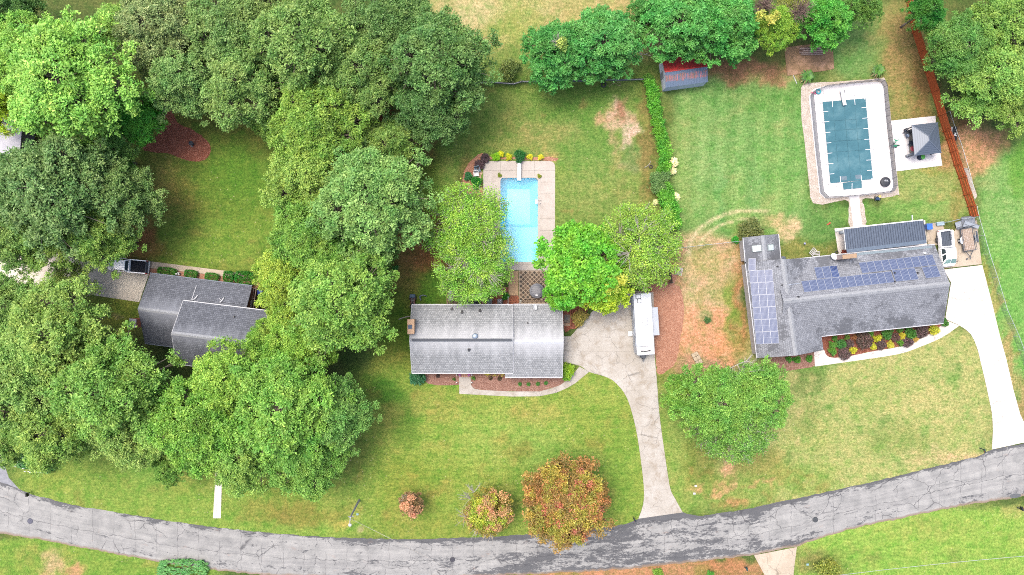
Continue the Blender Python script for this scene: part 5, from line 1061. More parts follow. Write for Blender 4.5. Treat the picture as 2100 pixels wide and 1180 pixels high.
# a second colour in the autumn crowns: rust and crimson sprays as one more part
def accent(tr_label, px, py, z, items, seed):
    tr_ = next(o for o in COL.objects if o.get('label') == tr_label); rs = np.random.RandomState(seed); bpy.context.view_layer.update()
    Mi = (Matrix.Translation(tr_.location) @ tr_.rotation_euler.to_matrix().to_4x4() @ Matrix.Diagonal((*tr_.scale, 1))).inverted()
    for name, col, n, rad, sp in items:
        Cc = []
        for i in range(n):
            a = rs.uniform(0, 2 * PI); rr = sp * math.sqrt(rs.rand()); zz = z + 2.6 * math.sqrt(max(0, 1 - (rr / (sp * 1.15)) ** 2)); q = P(px + rr * math.cos(a), py + rr * math.sin(a), zz); Cc.append(q)
        Cc = np.array(Cc); V, lv = leaves(name, Cc, np.repeat(rad * rs.uniform(.6, 1.2, (n, 1)), 3, 1), 26, 6, .28, rs, .5, spread=.2, aspect=.6)
        V = np.array([Mi @ Vector(v) for v in V])
        o = bpy.data.objects.new('coloured_spray', leaf_object_mesh('coloured_spray', V, lv)); COL.objects.link(o); o.parent = tr_; o['kind'] = 'stuff'; o.color = A_(col)
accent('large round rust and green autumn tree beside the road', 1160, 1035, 5.8, [('g', (172, 158, 76), 80, .7, 82), ('r', (200, 122, 106), 13, .7, 78), ('c', (200, 90, 104), 5, .7, 50), ('b', (172, 124, 78), 36, .7, 84)], 3)
accent('yellow and rust tree with bare grey twigs by the road', 1003, 1052, 4.0, [('p', (196, 150, 118), 18, .55, 44), ('g', (170, 180, 66), 22, .6, 38)], 4)
accent('small pinkish brown tree alone on the front lawn', 843, 1036, 2.6, [('p', (204, 146, 128), 7, .4, 20)], 5)
accent('dense dark green evergreen with a dead grey tuft on top', 1146, 92, 8.2, [('y', (150, 176, 90), 3, .4, 18)], 6)
accent('yellow-green low tree overhanging the top of the worn concrete apron', 1262, 590, 7.6, [('y', (196, 206, 90), 8, .45, 26)], 8)
accent('yellowish tree between the dead scrub and the timber slab', 1570, 30, 7.2, [('y', (196, 196, 100), 5, .4, 30)], 9)
# bare grey twigs
def dead_twigs(name, label, spots, seed, cat='dead branches', L=1.6, n=26, up=.8, parent=None, r0=.035):
    rs = np.random.RandomState(seed); b = MB()
    for (x, y, z, dx, dy) in spots:
        o = Vector(P(x, y, z))
        for i in range(n):
            dv = Vector((dx + rs.normal() * .45, dy + rs.normal() * .45, up * rs.uniform(.2, 1))).normalized(); e = o + dv * L * rs.uniform(.5, 1.2); m_ = o.lerp(e, .5) + Vector(rs.uniform(-.12, .12, 3))
            b.tube([tuple(o), tuple(m_), tuple(e)], r0, 4, .012)
            for k in range(2): e2 = m_.lerp(e, rs.rand()) + Vector(rs.uniform(-.5, .5, 3)) * .7; b.tube([tuple(m_.lerp(e, .3)), tuple(e2)], .02, 3, .008)
    if parent: o = b.build(name, PALEBARK); o.name = name; Mi = (Matrix.Translation(parent.location) @ parent.rotation_euler.to_matrix().to_4x4() @ Matrix.Diagonal((*parent.scale, 1))).inverted(); o.data.transform(Mi); o.parent = parent; o['kind'] = 'stuff'; return o
    t = thing(name, label, cat, P(spots[0][0], spots[0][1], 0)); b.build('twigs', nm('dead_wood', D(176, 150, 136), D(140, 116, 106), 6), t); return t
byl = lambda s: next(o for o in COL.objects if o.get('label') == s)
dead_twigs('bare_twigs', None, [(972, 1010, 4.6, -.1, .9), (965, 1022, 4.2, -.6, .6), (955, 1060, 4, -.7, .2), (985, 1075, 4.2, -.3, -.6), (1010, 1085, 4.2, .2, -.8)], 3, parent=byl('yellow and rust tree with bare grey twigs by the road'), L=2.1, n=10)
dead_twigs('bare_twigs', None, [(1144, 88, 9.6, 0, 0)], 4, parent=byl('dense dark green evergreen with a dead grey tuft on top'), L=1.3, n=40)
dead_twigs('bare_twigs', None, [(836, 1025, 3.0, -.6, .5)], 5, parent=byl('small pinkish brown tree alone on the front lawn'), L=1.0, n=14)
for i, (lb_, sp) in enumerate((('airy tree with pale twigs hanging over the west side of the blue pool', [(940, 455, 8.5, -.3, .3), (985, 490, 8.2, .5, -.1), (960, 520, 8, 0, -.7)]),
    ('airy tree with pale twigs just north of the middle house roof', [(960, 530, 8, -.6, -.3), (975, 550, 8, .2, -.8), (1000, 560, 7.8, .7, -.4)]),
    ('airy green tree above the travel trailer', [(1312, 480, 8.6, 0, .3), (1330, 520, 8.2, .5, -.3), (1290, 520, 8.4, -.5, -.2)]),
    ('loose green tree in front of the right-hand house, left of its pair', [(1450, 800, 7.6, -.6, .3), (1440, 840, 7.4, -.6, -.2), (1500, 790, 7.6, .2, .6)]),
    ('loose green tree nearest the front of the right-hand house', [(1520, 760, 6.6, .6, .7), (1560, 830, 7, .6, -.3)]))):
    dead_twigs('bare_twigs', None, sp, 20 + i, parent=byl(lb_), L=2.6, n=16, up=.5, r0=.05)
# bleached broken boughs seen on the front-yard tree and by the top fence
for lab_, pts, cat in (('pale broken bough reaching over the roof corner of the right-hand house', [(1497, 756, 7.2), (1512, 748, 7.4), (1530, 741, 7.5), (1543, 728, 7.6)], 'branch'), ('pale forked branch lying between the dense evergreens at the top fence', [(1308, 102, 3), (1313, 110, 3.1), (1322, 112, 3.1), (1331, 108, 3.2)], 'branch')):
    t = thing('bough', lab_, cat, P(*pts[0])); m = MB(); w = [P(*p) for p in pts]; m.tube([tuple(p) for p in w], .06, 7, .03); m.tube([tuple(w[1]), tuple(w[1] + Vector((.4, -.9, .1)))], .06, 5, .03); m.tube([tuple(w[2]), tuple(w[2] + Vector((.9, -.2, .1)))], .05, 5, .03); m.build('limb', PALEBARK, t)
for x, y in ((1565, 12), (1640, 22)): dead_twigs('dead_scrub', 'tangle of dead grey-brown twigs %s the thin yellowing tree at the top edge' % ('left of' if x < 1600 else 'below'), [(x, y, 7.5, .2, .2), (x + 8, y + 5, 7.4, -.3, .1), (x - 8, y + 4, 7.3, -.2, -.3)], x, 'dead scrub', 1.8, 60)

# shrubs
def shrub_proto(seed, ncl, cl_r, nt, nl, ls, aspect=.5, box=False):
    rs = np.random.RandomState(seed)
    if box: Cc = np.zeros((1, 3)) + np.array([0, 0, .5]); V, lv = leaves('s', Cc, np.array([[1, 1, .6]]), nt, nl, ls, rs, .4, spread=.05, aspect=aspect, box=True)
    else:
        d_ = unit(rs.normal(size=(ncl, 3)) + np.array([0, 0, .5])); d_[:, 2] = np.abs(d_[:, 2]); Cc = d_ * .62 * rs.uniform(.7, 1.1, (ncl, 1)) * np.array([1, 1, .8]) + np.array([0, 0, .35])
        V, lv = leaves('s', Cc, np.full((ncl, 3), cl_r), nt, nl, ls, rs, .4, spread=.07, aspect=aspect)
    return leaf_object_mesh('foliage', V, lv)
SP = {'white': shrub_proto(9, 34, .3, 12, 6, .2, .4), 'bush': shrub_proto(1, 26, .36, 12, 6, .22), 'fine': shrub_proto(2, 30, .33, 16, 7, .14), 'flat': shrub_proto(3, 34, .3, 12, 6, .26, .35), 'clip': shrub_proto(4, 1, 1, 420, 6, .15, .6, True)}
b = MB()
for i in range(7): a = i * .9; b.tube([(0, 0, 0), (.25 * math.cos(a), .25 * math.sin(a), .3), (.55 * math.cos(a), .55 * math.sin(a), .6)], .05, 5, .02)
o_ = b.build('stems', BARK); STEMS = o_.data; bpy.data.objects.remove(o_)
def shrub(kind, px, py, r, col, label, h=1.0, rx=None, rz=0, name='shrub', cat='shrub', group=None, k=2.0):
    rm = r / 14; z = rm * h * .5; w = P(px, py, z); t = thing(name, label, cat, (w.x, w.y, 0), group)
    t.scale = ((rx or r) / 14, rm, rm * h); t.rotation_euler = (0, 0, rz if rx else rt.uniform(0, 6))
    o = bpy.data.objects.new('foliage', SP[kind]); COL.objects.link(o); o.parent = t; o.color = A_(col, 1.3 if kind == 'white' else k)
    o = bpy.data.objects.new('stems', STEMS); COL.objects.link(o); o.parent = t; return t
Y1, P1, G1, G2 = (226, 222, 60), (104, 80, 96), (70, 140, 50), (54, 128, 70)
SH = [
 ('fine', 1016.5, 321, 11.5, (150, 210, 40), 'lime green rounded shrub at the left of the row above the blue pool'),
 ('fine', 1027, 317, 8.5, (236, 240, 50), 'yellow shrub tucked behind the lime green rounded one above the pool'),
 ('fine', 1043, 323, 9, (214, 222, 50), 'yellow shrub between the lime one and the dark green one above the pool'),
 ('bush', 1066, 321, 14.5, (48, 120, 66), 'dark green bushy shrub at the head of the diving board'),
 ('fine', 1087, 323, 8, (240, 232, 66), 'yellow shrub just right of the dark green one above the pool'),
 ('fine', 1109.5, 323, 7.5, (244, 232, 70), 'yellow shrub standing alone at the right of the row above the pool'),
 ('flat', 983, 338, 12, P1, 'dark purple feathery shrub by the top left corner of the pool deck'),
 ('flat', 995, 325, 11, (96, 76, 92), 'dark purple shrub half behind the other purple one by the pool deck'),
 ('bush', 960, 362, 10, (62, 136, 84), 'blue-green shrub left of the glossy one beside the pool deck'),
 ('bush', 977, 375, 14, (52, 140, 44), 'glossy green shrub below the white chair by the pool deck'),
 ('clip', 343, 557.5, 8.5, (66, 136, 40), 'long clipped hedge block nearest the dark pickup', 19.5),
 ('clip', 392, 562, 8, (62, 134, 40), 'second clipped hedge block from the dark pickup', 13.5),
 ('clip', 435, 568, 8, (68, 142, 44), 'third clipped hedge block from the dark pickup', 14),
 ('clip', 469.5, 568, 11.5, (62, 138, 38), 'clipped round shrub left of the largest hedge block', 11),
 ('clip', 503, 571, 14, (56, 130, 34), 'largest clipped hedge block by the left house roof corner', 20),
 ('bush', 855, 772, 20, (66, 126, 96), 'blue-green juniper at the lower left corner of the middle house'),
 ('bush', 1163, 762, 19, (142, 186, 50), 'yellow-green shrub at the lower right corner of the garage'),
 ('fine', 1191, 652, 21, (158, 146, 82), 'olive brown thin shrub at the left of the worn concrete apron'),
 ('flat', 898, 771.5, 4.5, (92, 74, 78), 'small dark plant left of the front step of the middle house'),
 ('bush', 931, 778, 4, (96, 134, 60), 'small green plant just left of the front step'),
 ('bush', 971, 776, 4.8, (100, 146, 58), 'small green plant just right of the front step'),
 ('flat', 1006, 776.5, 4.6, (104, 82, 66), 'small brownish plant right of the front step, nearer the step'),
 ('flat', 1024.5, 777, 5, (96, 76, 62), 'small brownish plant right of the front step, farther from the step'),
 ('flat', 1066, 788, 4.6, (90, 150, 74), 'leftmost of four small green tufts before the garage'),
 ('flat', 1084, 788.5, 4.6, (86, 146, 70), 'second of four small green tufts before the garage'),
 ('flat', 1103, 787.5, 4.8, (90, 150, 72), 'third of four small green tufts before the garage'),
 ('flat', 1119.5, 786, 4.5, (92, 154, 74), 'rightmost of four small green tufts before the garage'),
 ('bush', 1006.5, 602, 6.5, (100, 180, 50), 'bright green round bush above the left air conditioner'),
 ('bush', 1037, 608, 9, (56, 136, 36), 'deep green bush between the right air conditioner and the brick steps'),
 ('bush', 65, 948, 22, (72, 134, 70), 'large dark green bush with white flowers at the lower left of the wood', 48),
 ('fine', 1706, 707, 9, (96, 160, 60), 'green shrub at the left end of the curved flower bed, upper'),
 ('fine', 1706, 722, 8.5, (98, 164, 56), 'green shrub at the left end of the curved flower bed, lower'),
 ('flat', 1724, 706, 10, (70, 138, 66), 'spiky green shrub second from the left in the curved flower bed'),
 ('flat', 1741, 705, 9, P1, 'small purple shrub by the eave at the left of the curved bed'),
 ('flat', 1731, 726, 12, (112, 84, 104), 'purple shrub at the lower left rim of the curved bed'),
 ('fine', 1750, 717.5, 8.5, (222, 220, 56), 'yellow shrub nearest the left end of the curved bed'),
 ('fine', 1755, 694, 7, (176, 116, 84), 'reddish brown shrub at the eave left in the curved bed'),
 ('flat', 1773, 699, 16, (108, 82, 92), 'largest purple shrub in the curved bed'),
 ('fine', 1790, 710, 7.5, (228, 224, 70), 'yellow shrub on the walk side below the taller yellow one'),
 ('fine', 1798, 694, 9, (216, 216, 52), 'taller yellow shrub in the middle of the curved bed'),
 ('flat', 1808, 707, 10, (106, 80, 98), 'purple shrub between the two lower yellow ones'),
 ('bush', 1820, 684, 11.5, (70, 140, 60), 'green shrub at the eave in the middle of the curved bed'),
 ('fine', 1827, 706, 8, (232, 224, 84), 'yellow shrub on the walk side in the middle of the curved bed'),
 ('flat', 1836, 692, 9, (112, 78, 86), 'small purple shrub right of the middle of the curved bed'),
 ('fine', 1846, 703, 8, (92, 166, 48), 'lime green shrub on the walk side right of the middle yellow ones'),
 ('fine', 1851, 690, 8.5, (232, 224, 66), 'yellow shrub right of the small purple one'),
 ('bush', 1868, 683, 12.5, (60, 134, 48), 'dark green shrub right of the middle of the curved bed'),
 ('flat', 1861, 701, 11.5, (112, 82, 104), 'purple shrub on the walk side at the right of the curved bed'),
 ('fine', 1879, 696, 7, (228, 198, 100), 'straw yellow shrub at the right of the curved bed'),
 ('flat', 1889, 679, 13.5, (106, 80, 98), 'large purple shrub near the right end of the curved bed'),
 ('fine', 1914, 675.5, 11.5, (226, 222, 70), 'largest yellow shrub at the right end of the curved bed'),
 ('bush', 1937, 662, 8, (76, 138, 56), 'green shrub at the far right tip of the curved bed'),
 ('fine', 1712, 694, 6, (86, 150, 52), 'low green plant against the eave at the left of the bed'),
 ('fine', 1735, 692, 6.5, (110, 150, 60), 'low green plant against the eave beside the purple ones'),
 ('fine', 1783, 684, 7.5, (88, 158, 50), 'low green plant against the eave above the big purple shrub'),
 ('fine', 1845, 676, 7, (84, 150, 52), 'low green plant against the eave near the middle'),
 ('fine', 1618, 738, 8, (90, 150, 58), 'green plant before the wing, left of the larger one'),
 ('bush', 1634, 738, 9, (84, 154, 52), 'larger green plant before the front of the wing'),
 ('fine', 1660, 735, 9, (92, 150, 56), 'green plant beside the left end of the front walk'),
 ('fine', 1540, 468, 26, (118, 128, 78), 'brownish green sprawling shrub above the skylight end of the right-hand house', 34),
 ('bush', 1508, 492, 9, (80, 170, 60), 'small bright green bush at the corner of the skylight end'),
 ('white', 1381, 333, 12, (236, 226, 200), 'creamy white flowering shrub on the hedge, upper one'),
 ('white', 1380, 351, 9, (232, 222, 196), 'creamy white flowering shrub just below the upper one'),
 ('white', 1383, 405, 12, (238, 228, 204), 'creamy white flowering shrub on the hedge, lower one'),
 ('white', 1344, 415, 7, (214, 210, 180), 'small pale flowering shrub left of the hedge'),
 ('fine', 1450, 656, 9, (88, 130, 76), 'sparse green weeds in the bare orange earth'),
 ('fine', 1350, 1178, 14, (134, 176, 70), 'thin green sapling on the orange verge at the bottom'),
 ('fine', 1700, 1172, 30, (150, 160, 76), 'thin spreading sapling beside the bottom right drive'),
 ('fine', 1456, 1176, 9, (100, 170, 70), 'small green bush on the orange verge left of the bottom drive'),
 ('clip', 375, 1168, 20, (98, 160, 92), 'wide mat of dark green ivy at the bottom edge', 50),
 ('fine', 1330, 165, 16, (96, 150, 60), 'leafy scrub left of the shed at the top fence'),
 ('fine', 1048, 140, 26, (124, 146, 82), 'low scrub behind the bent top fence'),
 ('bush', 1024.6, 359.5, 5.2, (140, 160, 50), 'round potted plant on the pool deck, left of the diving board'),
 ('bush', 1106, 361.5, 5.2, (150, 168, 48), 'round potted plant on the pool deck, right of the diving board'),
 ('fine', 810, 550, 8, (70, 140, 70), 'small dark green bush at the foot of the wood west of the airy tree'),
 ('bush', 1010, 630, 4, (90, 160, 60), None)]
for a in SH[:-1]:
    kind, x, y, r, col, lb_ = a[:6]
    if 1690 < x < 1945 and 660 < y < 740: r = r * 1.2; x += rt.uniform(-2, 2); col = tuple(v_ * .84 + w_ * .16 for v_, w_ in zip(col, (130, 130, 100)))
    rx = a[6] if len(a) > 6 else None
    h = {'clip': 1.3 if r < 18 else .5}.get(kind, 1.0); rz = -.12 if kind == 'clip' and r < 18 else 0
    if rx and kind != 'clip': rz = .25 if x < 100 else 0; rz = -rz
    sh_ = shrub(kind, x, y, r, col, lb_, h, rx, rz)
for x, y in ((1024.6, 359.5), (1106, 361.5)):
    t = byl('round potted plant on the pool deck, %s of the diving board' % ('left' if x < 1050 else 'right')); m = MB(); s = 1 / t.scale[0]; m.lathe((0, 0, 0), [(.16 * s, .06 * s), (.21 * s, .28 * s), (.23 * s, .28 * s), (.18 * s, .26 * s)], 12); o = m.build('pot', nm('clay_pot', D(206, 196, 180), D(180, 168, 150), 5)); o.parent = t; t['category'] = 'potted plant'; t.name = 'potted_plant'; t['label'] = t['label']; 
# white blossoms on the lower left bush
rs = np.random.RandomState(8); m = MB(); t = byl('large dark green bush with white flowers at the lower left of the wood')
for i in range(90): a = rs.uniform(0, 2 * PI); r_ = math.sqrt(rs.rand()) * .9; m.box((r_ * math.cos(a), r_ * math.sin(a), .75 + .3 * (1 - r_)), (.035, .08, .05), rz=a)
o = m.build('blossoms', WHITE); o.parent = t
# overgrown hedge along the old fence line between the two back lawns
def hedge(name, label, line, seed, col, w0=13, dens=1.0, hh=1.6):
    rs = np.random.RandomState(seed); Cc = []; L = smooth(line, 8, False)
    for (x, y) in L:
        for k in range(int(5 * dens)): zz = rs.uniform(.3, hh); Cc.append(P(x + rs.normal() * w0 * .5, y + rs.uniform(-6, 6), zz))
    Cc = np.array(Cc); V, lv = leaves('h', Cc, np.full((len(Cc), 3), .55) * rs.uniform(.6, 1.2, (len(Cc), 1)), 22, 6, .22, rs, .5, spread=.12, aspect=.6)
    t = thing(name, label, 'hedge', P(line[0][0], line[0][1])); o_ = ORG[t.name]
    V = V - np.array(o_); o = bpy.data.objects.new('foliage', leaf_object_mesh('foliage', V, lv)); COL.objects.link(o); o.parent = t; o.color = A_(col, 2.1)
hedge('overgrown_hedge', 'bright green overgrown hedge running down between the blue pool lawn and the shed lawn', [(1336, 172), (1339, 200), (1345, 230), (1352, 262), (1360, 295), (1362, 330), (1360, 355)], 5, (110, 186, 62), 9, .8)
hedge('overgrown_hedge', 'lower stretch of vivid vine hedge beside the creamy flowering shrub and the airy tree', [(1360, 385), (1366, 405), (1374, 425), (1378, 445), (1376, 462)], 6, (110, 186, 66), 14)
hedge('overgrown_hedge', 'dull green gap in the vine hedge between the two flowering shrubs', [(1356, 358), (1352, 372), (1354, 390)], 7, (122, 158, 100), 14)
# sago palms
def sago(px, py, label, tint, dead, seed):
    rs = np.random.RandomState(seed); q = P(px, py, .6); t = thing('sago_palm', label, 'palm', (q.x, q.y, 0))
    m = MB(); m.lathe((q.x, q.y, 0), [(.2, 0), (.24, .3), (.16, .55)], 10); m.build('trunk', BARK, t)
    PG, PY = nm('palm_green_%d' % seed, D(tint[0] * .8, tint[1], 50, 3), D(50, 96, 34, 3), 3, .6), nm('palm_straw', D(222, 204, 150), D(196, 176, 120), 4, .8)
    for i in range(30):
        a = 2 * PI * i / 30 + rs.uniform(-.1, .1); dry = dead and (-2.6 < ((a + PI) % (2 * PI) - PI) < -.5) and i % 2 == 0
        L = rs.uniform(.9, 1.25); m = MB(); pts = [Vector((q.x, q.y, .55)) + Vector((math.cos(a) * L * s, math.sin(a) * L * s, .55 * math.sin(s * 2.2) - (.3 * s if not dry else .9 * s))) for s in (0, .33, .66, 1)]
        sd = Vector((-math.sin(a), math.cos(a), 0))
        for k in range(3): w0, w1 = (.09, .13, .1, .02)[k], (.09, .13, .1, .02)[k + 1]; m.face([pts[k] - sd * w0, pts[k] + sd * w0, pts[k + 1] + sd * w1, pts[k + 1] - sd * w1])
        m.build('frond', PY if dry else PG, t)
sago(1656, 158, 'green sago palm between the old stained slab and the white pool deck', (120, 156, 70), True, 1)
sago(1801, 145, 'sago palm with yellow dry fronds at the top right corner of the pool fence', (130, 160, 60), True, 2)
# ---------------------------------------------------------------- vehicles
def placed(root, loc, rz): root.location = loc; root.rotation_euler = (0, 0, rz)
def wheel(parent, x, y, r=.36, w=.24, rim=None):
    m = MB(); m.cone((x, y - w / 2, r), (x, y + w / 2, r), r, r, 18); wo = m.build('wheel', TYRE, parent)
    m = MB(); s = 1 if y > 0 else -1; m.cone((x, y + s * (w / 2 - .01), r), (x, y + s * (w / 2 + .02), r), r * .6, r * .5, 12); m.build('rim', rim or STEEL, wo)
def pickup(name, label, paint, bedm, loc, rz, L=5.2, Wd=1.9, liner=None):
    t = thing(name, label, 'pickup truck', (0, 0, 0)); h = Wd / 2
    # +x is the front; lower body with rounded nose and tail
    m = MB(); f = L / 2
    lower = [(-f, -h + .12), (-f + .08, -h), (f - .7, -h), (f - .25, -h + .1), (f, -h + .42), (f + .04, 0), (f, h - .42), (f - .25, h - .1), (f - .7, h), (-f + .08, h), (-f, h - .12)]
    cab0, cab1, bed1 = -.15 * L / 5.2, f - 1.35, -.2 * L / 5.2
    front = [p for p in lower if p[0] > 0]; rear_z = 1.12
    m.prism([(-f + .1, -h + .02), (bed1, -h + .02), (bed1, h - .02), (-f + .1, h - .02)], .45, .62)
    m.prism([(bed1, -h)] + [p for p in lower if p[0] > bed1] + [(bed1, h)], .42, .98, .015)
    m.prism([(f - 1.5, -h + .06), (f - .75, -h + .1), (f - .3, -h + .22), (f - .06, -h + .5), (f - .02, 0), (f - .06, h - .5), (f - .3, h - .22), (f - .75, h - .1), (f - 1.5, h - .06)], .98, 1.1, .06)
    m.build('body', paint, t)
    m = MB()
    for s in (-1, 1): m.box(((-f + bed1) / 2 + .04, s * (h - .07), .88), (bed1 + f - .06, .14, .56), bev=.03)
    m.box((bed1 - .05, 0, .88), (.1, Wd - .1, .56)); bo = m.build('bed', paint, t)
    m = MB(); m.box(((-f + bed1) / 2 + .04, 0, .66), (bed1 + f - .12, Wd - .3, .06))
    for i in range(7): m.box(((-f + bed1) / 2 + .04, -h + .3 + i * (Wd - .6) / 6, .70), (bed1 + f - .2, .06, .03))
    for s in (-1, 1): m.box((-f + 1.0, s * (h - .26), .78), (.75, .2, .2), bev=.04)
    m.build('bed_liner', liner or DARKST, bo)
    m = MB(); m.box((-f + .06, 0, .88), (.1, Wd - .16, .54), bev=.03); m.build('tailgate', bedm or paint, t)
    # cab
    m = MB(); x0, x1 = bed1 + .0, bed1 + 2.0; zr = 1.72
    base = [(x0, -h + .05), (x1 + .45, -h + .08), (x1 + .5, 0), (x1 + .45, h - .08), (x0, h - .05)]
    top = [(x0 + .2, -h + .26), (x1 - .25, -h + .28), (x1 - .2, 0), (x1 - .25, h - .28), (x0 + .2, h - .26)]
    n = len(m.v); m.v += [(p[0], p[1], 1.05) for p in base] + [(p[0], p[1], zr) for p in top]
    for i in range(5): j = (i + 1) % 5; m._f((n + i, n + j, n + 5 + j, n + 5 + i))
    m._f((n + 5, n + 6, n + 7, n + 8, n + 9)); m.box(((x0 + x1) / 2 - .05, 0, zr + .015), (x1 - x0 - .6, Wd - .66, .05), bev=.03)
    co = m.build('cab', paint, t)
    def quadlift(a, b, c, d, s=.08, off=.012):
        P_ = [Vector(q) for q in (a, b, c, d)]; ce = sum(P_, Vector()) / 4; P_ = [p.lerp(ce, s) for p in P_]; nn = (P_[1] - P_[0]).cross(P_[2] - P_[1]).normalized()
        if nn.z < 0: nn = -nn
        return [p + nn * off for p in P_]
    bz = lambda p: (p[0], p[1], 1.05); tz = lambda p: (p[0], p[1], zr)
    g = MB(); g.face(quadlift(bz(base[1]), bz(base[2]), tz(top[2]), tz(top[1]), .06)); g.face(quadlift(bz(base[2]), bz(base[3]), tz(top[3]), tz(top[2]), .06)); g.build('windscreen', GLASSG, co)
    g = MB(); g.face(quadlift(bz(base[4]), bz(base[0]), tz(top[0]), tz(top[4]), .14)); g.build('rear_window', GLASS, co)
    for a, b in ((0, 1), (3, 4)):
        A0, A1, B0, B1 = Vector(bz(base[a])), Vector(bz(base[b])), Vector(tz(top[a])), Vector(tz(top[b]))
        for s0, s1 in ((.06, .44), (.5, .9)): g = MB(); g.face(quadlift(A0.lerp(A1, s0), A0.lerp(A1, s1), B0.lerp(B1, s1), B0.lerp(B1, s0), .1)); g.build('side_window', GLASS, co)
    for s in (-1, 1):
        m = MB(); m.box((x1 + .2, s * (h + .12), 1.12), (.12, .22, .16), bev=.03); m.build('mirror', BLACK, t)
        m = MB(); m.box((f - .12, s * (h - .34), .82), (.2, .34, .2), bev=.05); m.build('headlight', nm('headlamp_glass', (.6, .62, .64, 1), (.5, .52, .54, 1), 4, .15), t)
        m = MB(); m.box((-f + .04, s * (h - .08), .9), (.08, .12, .34)); m.build('tail_light', nm('red_lens', (.45, .02, .02, 1), (.35, .015, .015, 1), 4, .2), t)
    m = MB(); m.box((f - .02, 0, .52), (.16, Wd - .3, .2), bev=.05); m.build('front_bumper', STEEL, t)
    m = MB(); m.box((-f - .08, 0, .52), (.18, Wd - .2, .16), bev=.04); m.build('rear_bumper', STEEL, t)
    for x in (-f + .95, f - .95):
        for s in (-1, 1): wheel(t, x, s * (h - .14))
    placed(t, loc, rz); return t
GLASSG = nm('windscreen_glass', (.12, .2, .19, 1), (.07, .12, .12, 1), 2, .06, 0, 0, .6)
CARW = nm('white_car_paint', (.62, .62, .64, 1), (.60, .60, .62, 1), 3, .25, 0, 0, .5)
p = P(1942.5, 509.5, .9); a0, a1 = P(1938, 472.5), P(1945.6, 546); dv = a1 - a0
pickup('pickup_truck', 'white pickup truck parked nose down on the right-hand drive', CARW, CARW, (p.x, p.y, 0), math.atan2(dv.y, dv.x), 5.2, 2.0, nm('bed_grey', D(98, 110, 126), D(80, 90, 104), 4))
p = P(262, 545, .9)
pickup('pickup_truck', 'dark bedded pickup with white cab half hidden under the trees by the left house', CARW, nm('grey_gate', D(128, 134, 146), D(96, 100, 112), 5), (p.x, p.y, 0), PI - .09, 5.6, 1.95, nm('black_liner', D(28, 36, 58), D(18, 24, 40), 3))
# loose wheel leaning by the truck
def tyre(name, label, px, py, r=.36, w=.22, M=None, z=None, cat='tyre', mat=None):
    q = P(px, py, z or .15); t = thing(name, label, cat, (q.x, q.y, 0)); m = MB()
    prof = [(r * .62, -w / 2), (r * .9, -w / 2), (r, -w * .3), (r, w * .3), (r * .9, w / 2), (r * .62, w / 2)]; n = 20; M = M or Matrix.Identity(3); c = Vector((q.x, q.y, z or w / 2))
    for a, b in zip(prof, prof[1:] + prof[:1]):
        for i in range(n):
            A, B_ = 2 * PI * i / n, 2 * PI * (i + 1) / n
            m.face([c + M @ Vector((a[0] * math.cos(A), a[0] * math.sin(A), a[1])), c + M @ Vector((a[0] * math.cos(B_), a[0] * math.sin(B_), a[1])), c + M @ Vector((b[0] * math.cos(B_), b[0] * math.sin(B_), b[1])), c + M @ Vector((b[0] * math.cos(A), b[0] * math.sin(A), b[1]))])
    m.build('tread', mat or TYRE, t); return t
t = tyre('spare_wheel', 'loose wheel leaning at the left side of the white pickup', 1921.5, 492.5, .38, .24, Matrix.Rotation(.95, 3, 'Y'), .34, 'wheel')
q = P(1921.5, 492.5, .34); m = MB(); m.lathe(q, [(.23, -.05), (.23, .05), (.1, .07)], 12, M=Matrix.Rotation(.95, 3, 'Y')); m.build('rim', STEEL, t)
tyre('old_tyre', 'old tyre standing at the top fence above the pool lawn', 1238, 174, .42, .3)
tyre('old_tyre', 'small old tyre under the vine hedge', 1335, 342, .28, .2)

# travel trailer
rv = thing('travel_trailer', 'long white travel trailer with slide-out parked on the worn concrete apron', 'travel trailer', (0, 0, 0))
RW_ = nm('trailer_white', (.25, .265, .28, 1), (.235, .25, .265, 1), 1.5, .35, 0, 0, .4); RS = nm('trailer_side', D(232, 236, 244), D(214, 220, 230), 2, .4)
A_px, B_px = P(1316.5, 601.5, 3.05), P(1324.8, 727.5, 3.05)      # rear (top of photo), front
Lr = (B_px - A_px).length; hx = Lr / 2; wv = 2.5
m = MB(); m.box((0, 0, 1.72), (Lr - .06, wv, 2.5), bev=.12); m.build('body', RS, rv)
m = MB(); m.box((-.55, 0, 3.0), (Lr - 1.2, wv + .02, .1), bev=.05); m.build('roof', RW_, rv)
m = MB(); m.box((hx - .6, 0, 3.0), (1.2, wv + .02, .06), bev=.03); n0 = len(m.v); m.box((hx - .02, 0, 2.0), (.22, wv - .1, 1.9), bev=.1); m.build('front_cap', nm('cap_white', (.27, .27, .28, 1), (.25, .25, .26, 1), 2, .25), rv)
m = MB(); m.beam((hx - 1.17, -wv / 2, 3.045), (hx - 1.17, wv / 2, 3.045), .06, .03); m.build('roof_seam', nm('seam_grey', D(110, 112, 116), None, 5), rv)
def top(px, py, z=3.1):
    q = P(px, py, z); dd = (B_px - A_px).normalized(); c = (A_px + B_px) / 2; v = q - c; return (v.dot(dd), v.dot(Vector((-dd.y, dd.x, 0))))
for px, py, sx, sy in ((1309, 608.5, .62, .55), (1311, 617.5, .45, .5)):
    x, y = top(px, py); m = MB(); m.box((x, y, 3.11), (sy, sx, .14), bev=.04); vo = m.build('roof_vent', RW_, rv); m = MB(); m.box((x, y, 3.06), (sy + .12, sx + .12, .03)); m.build('flange', nm('seam_grey', D(110, 112, 116)), vo)
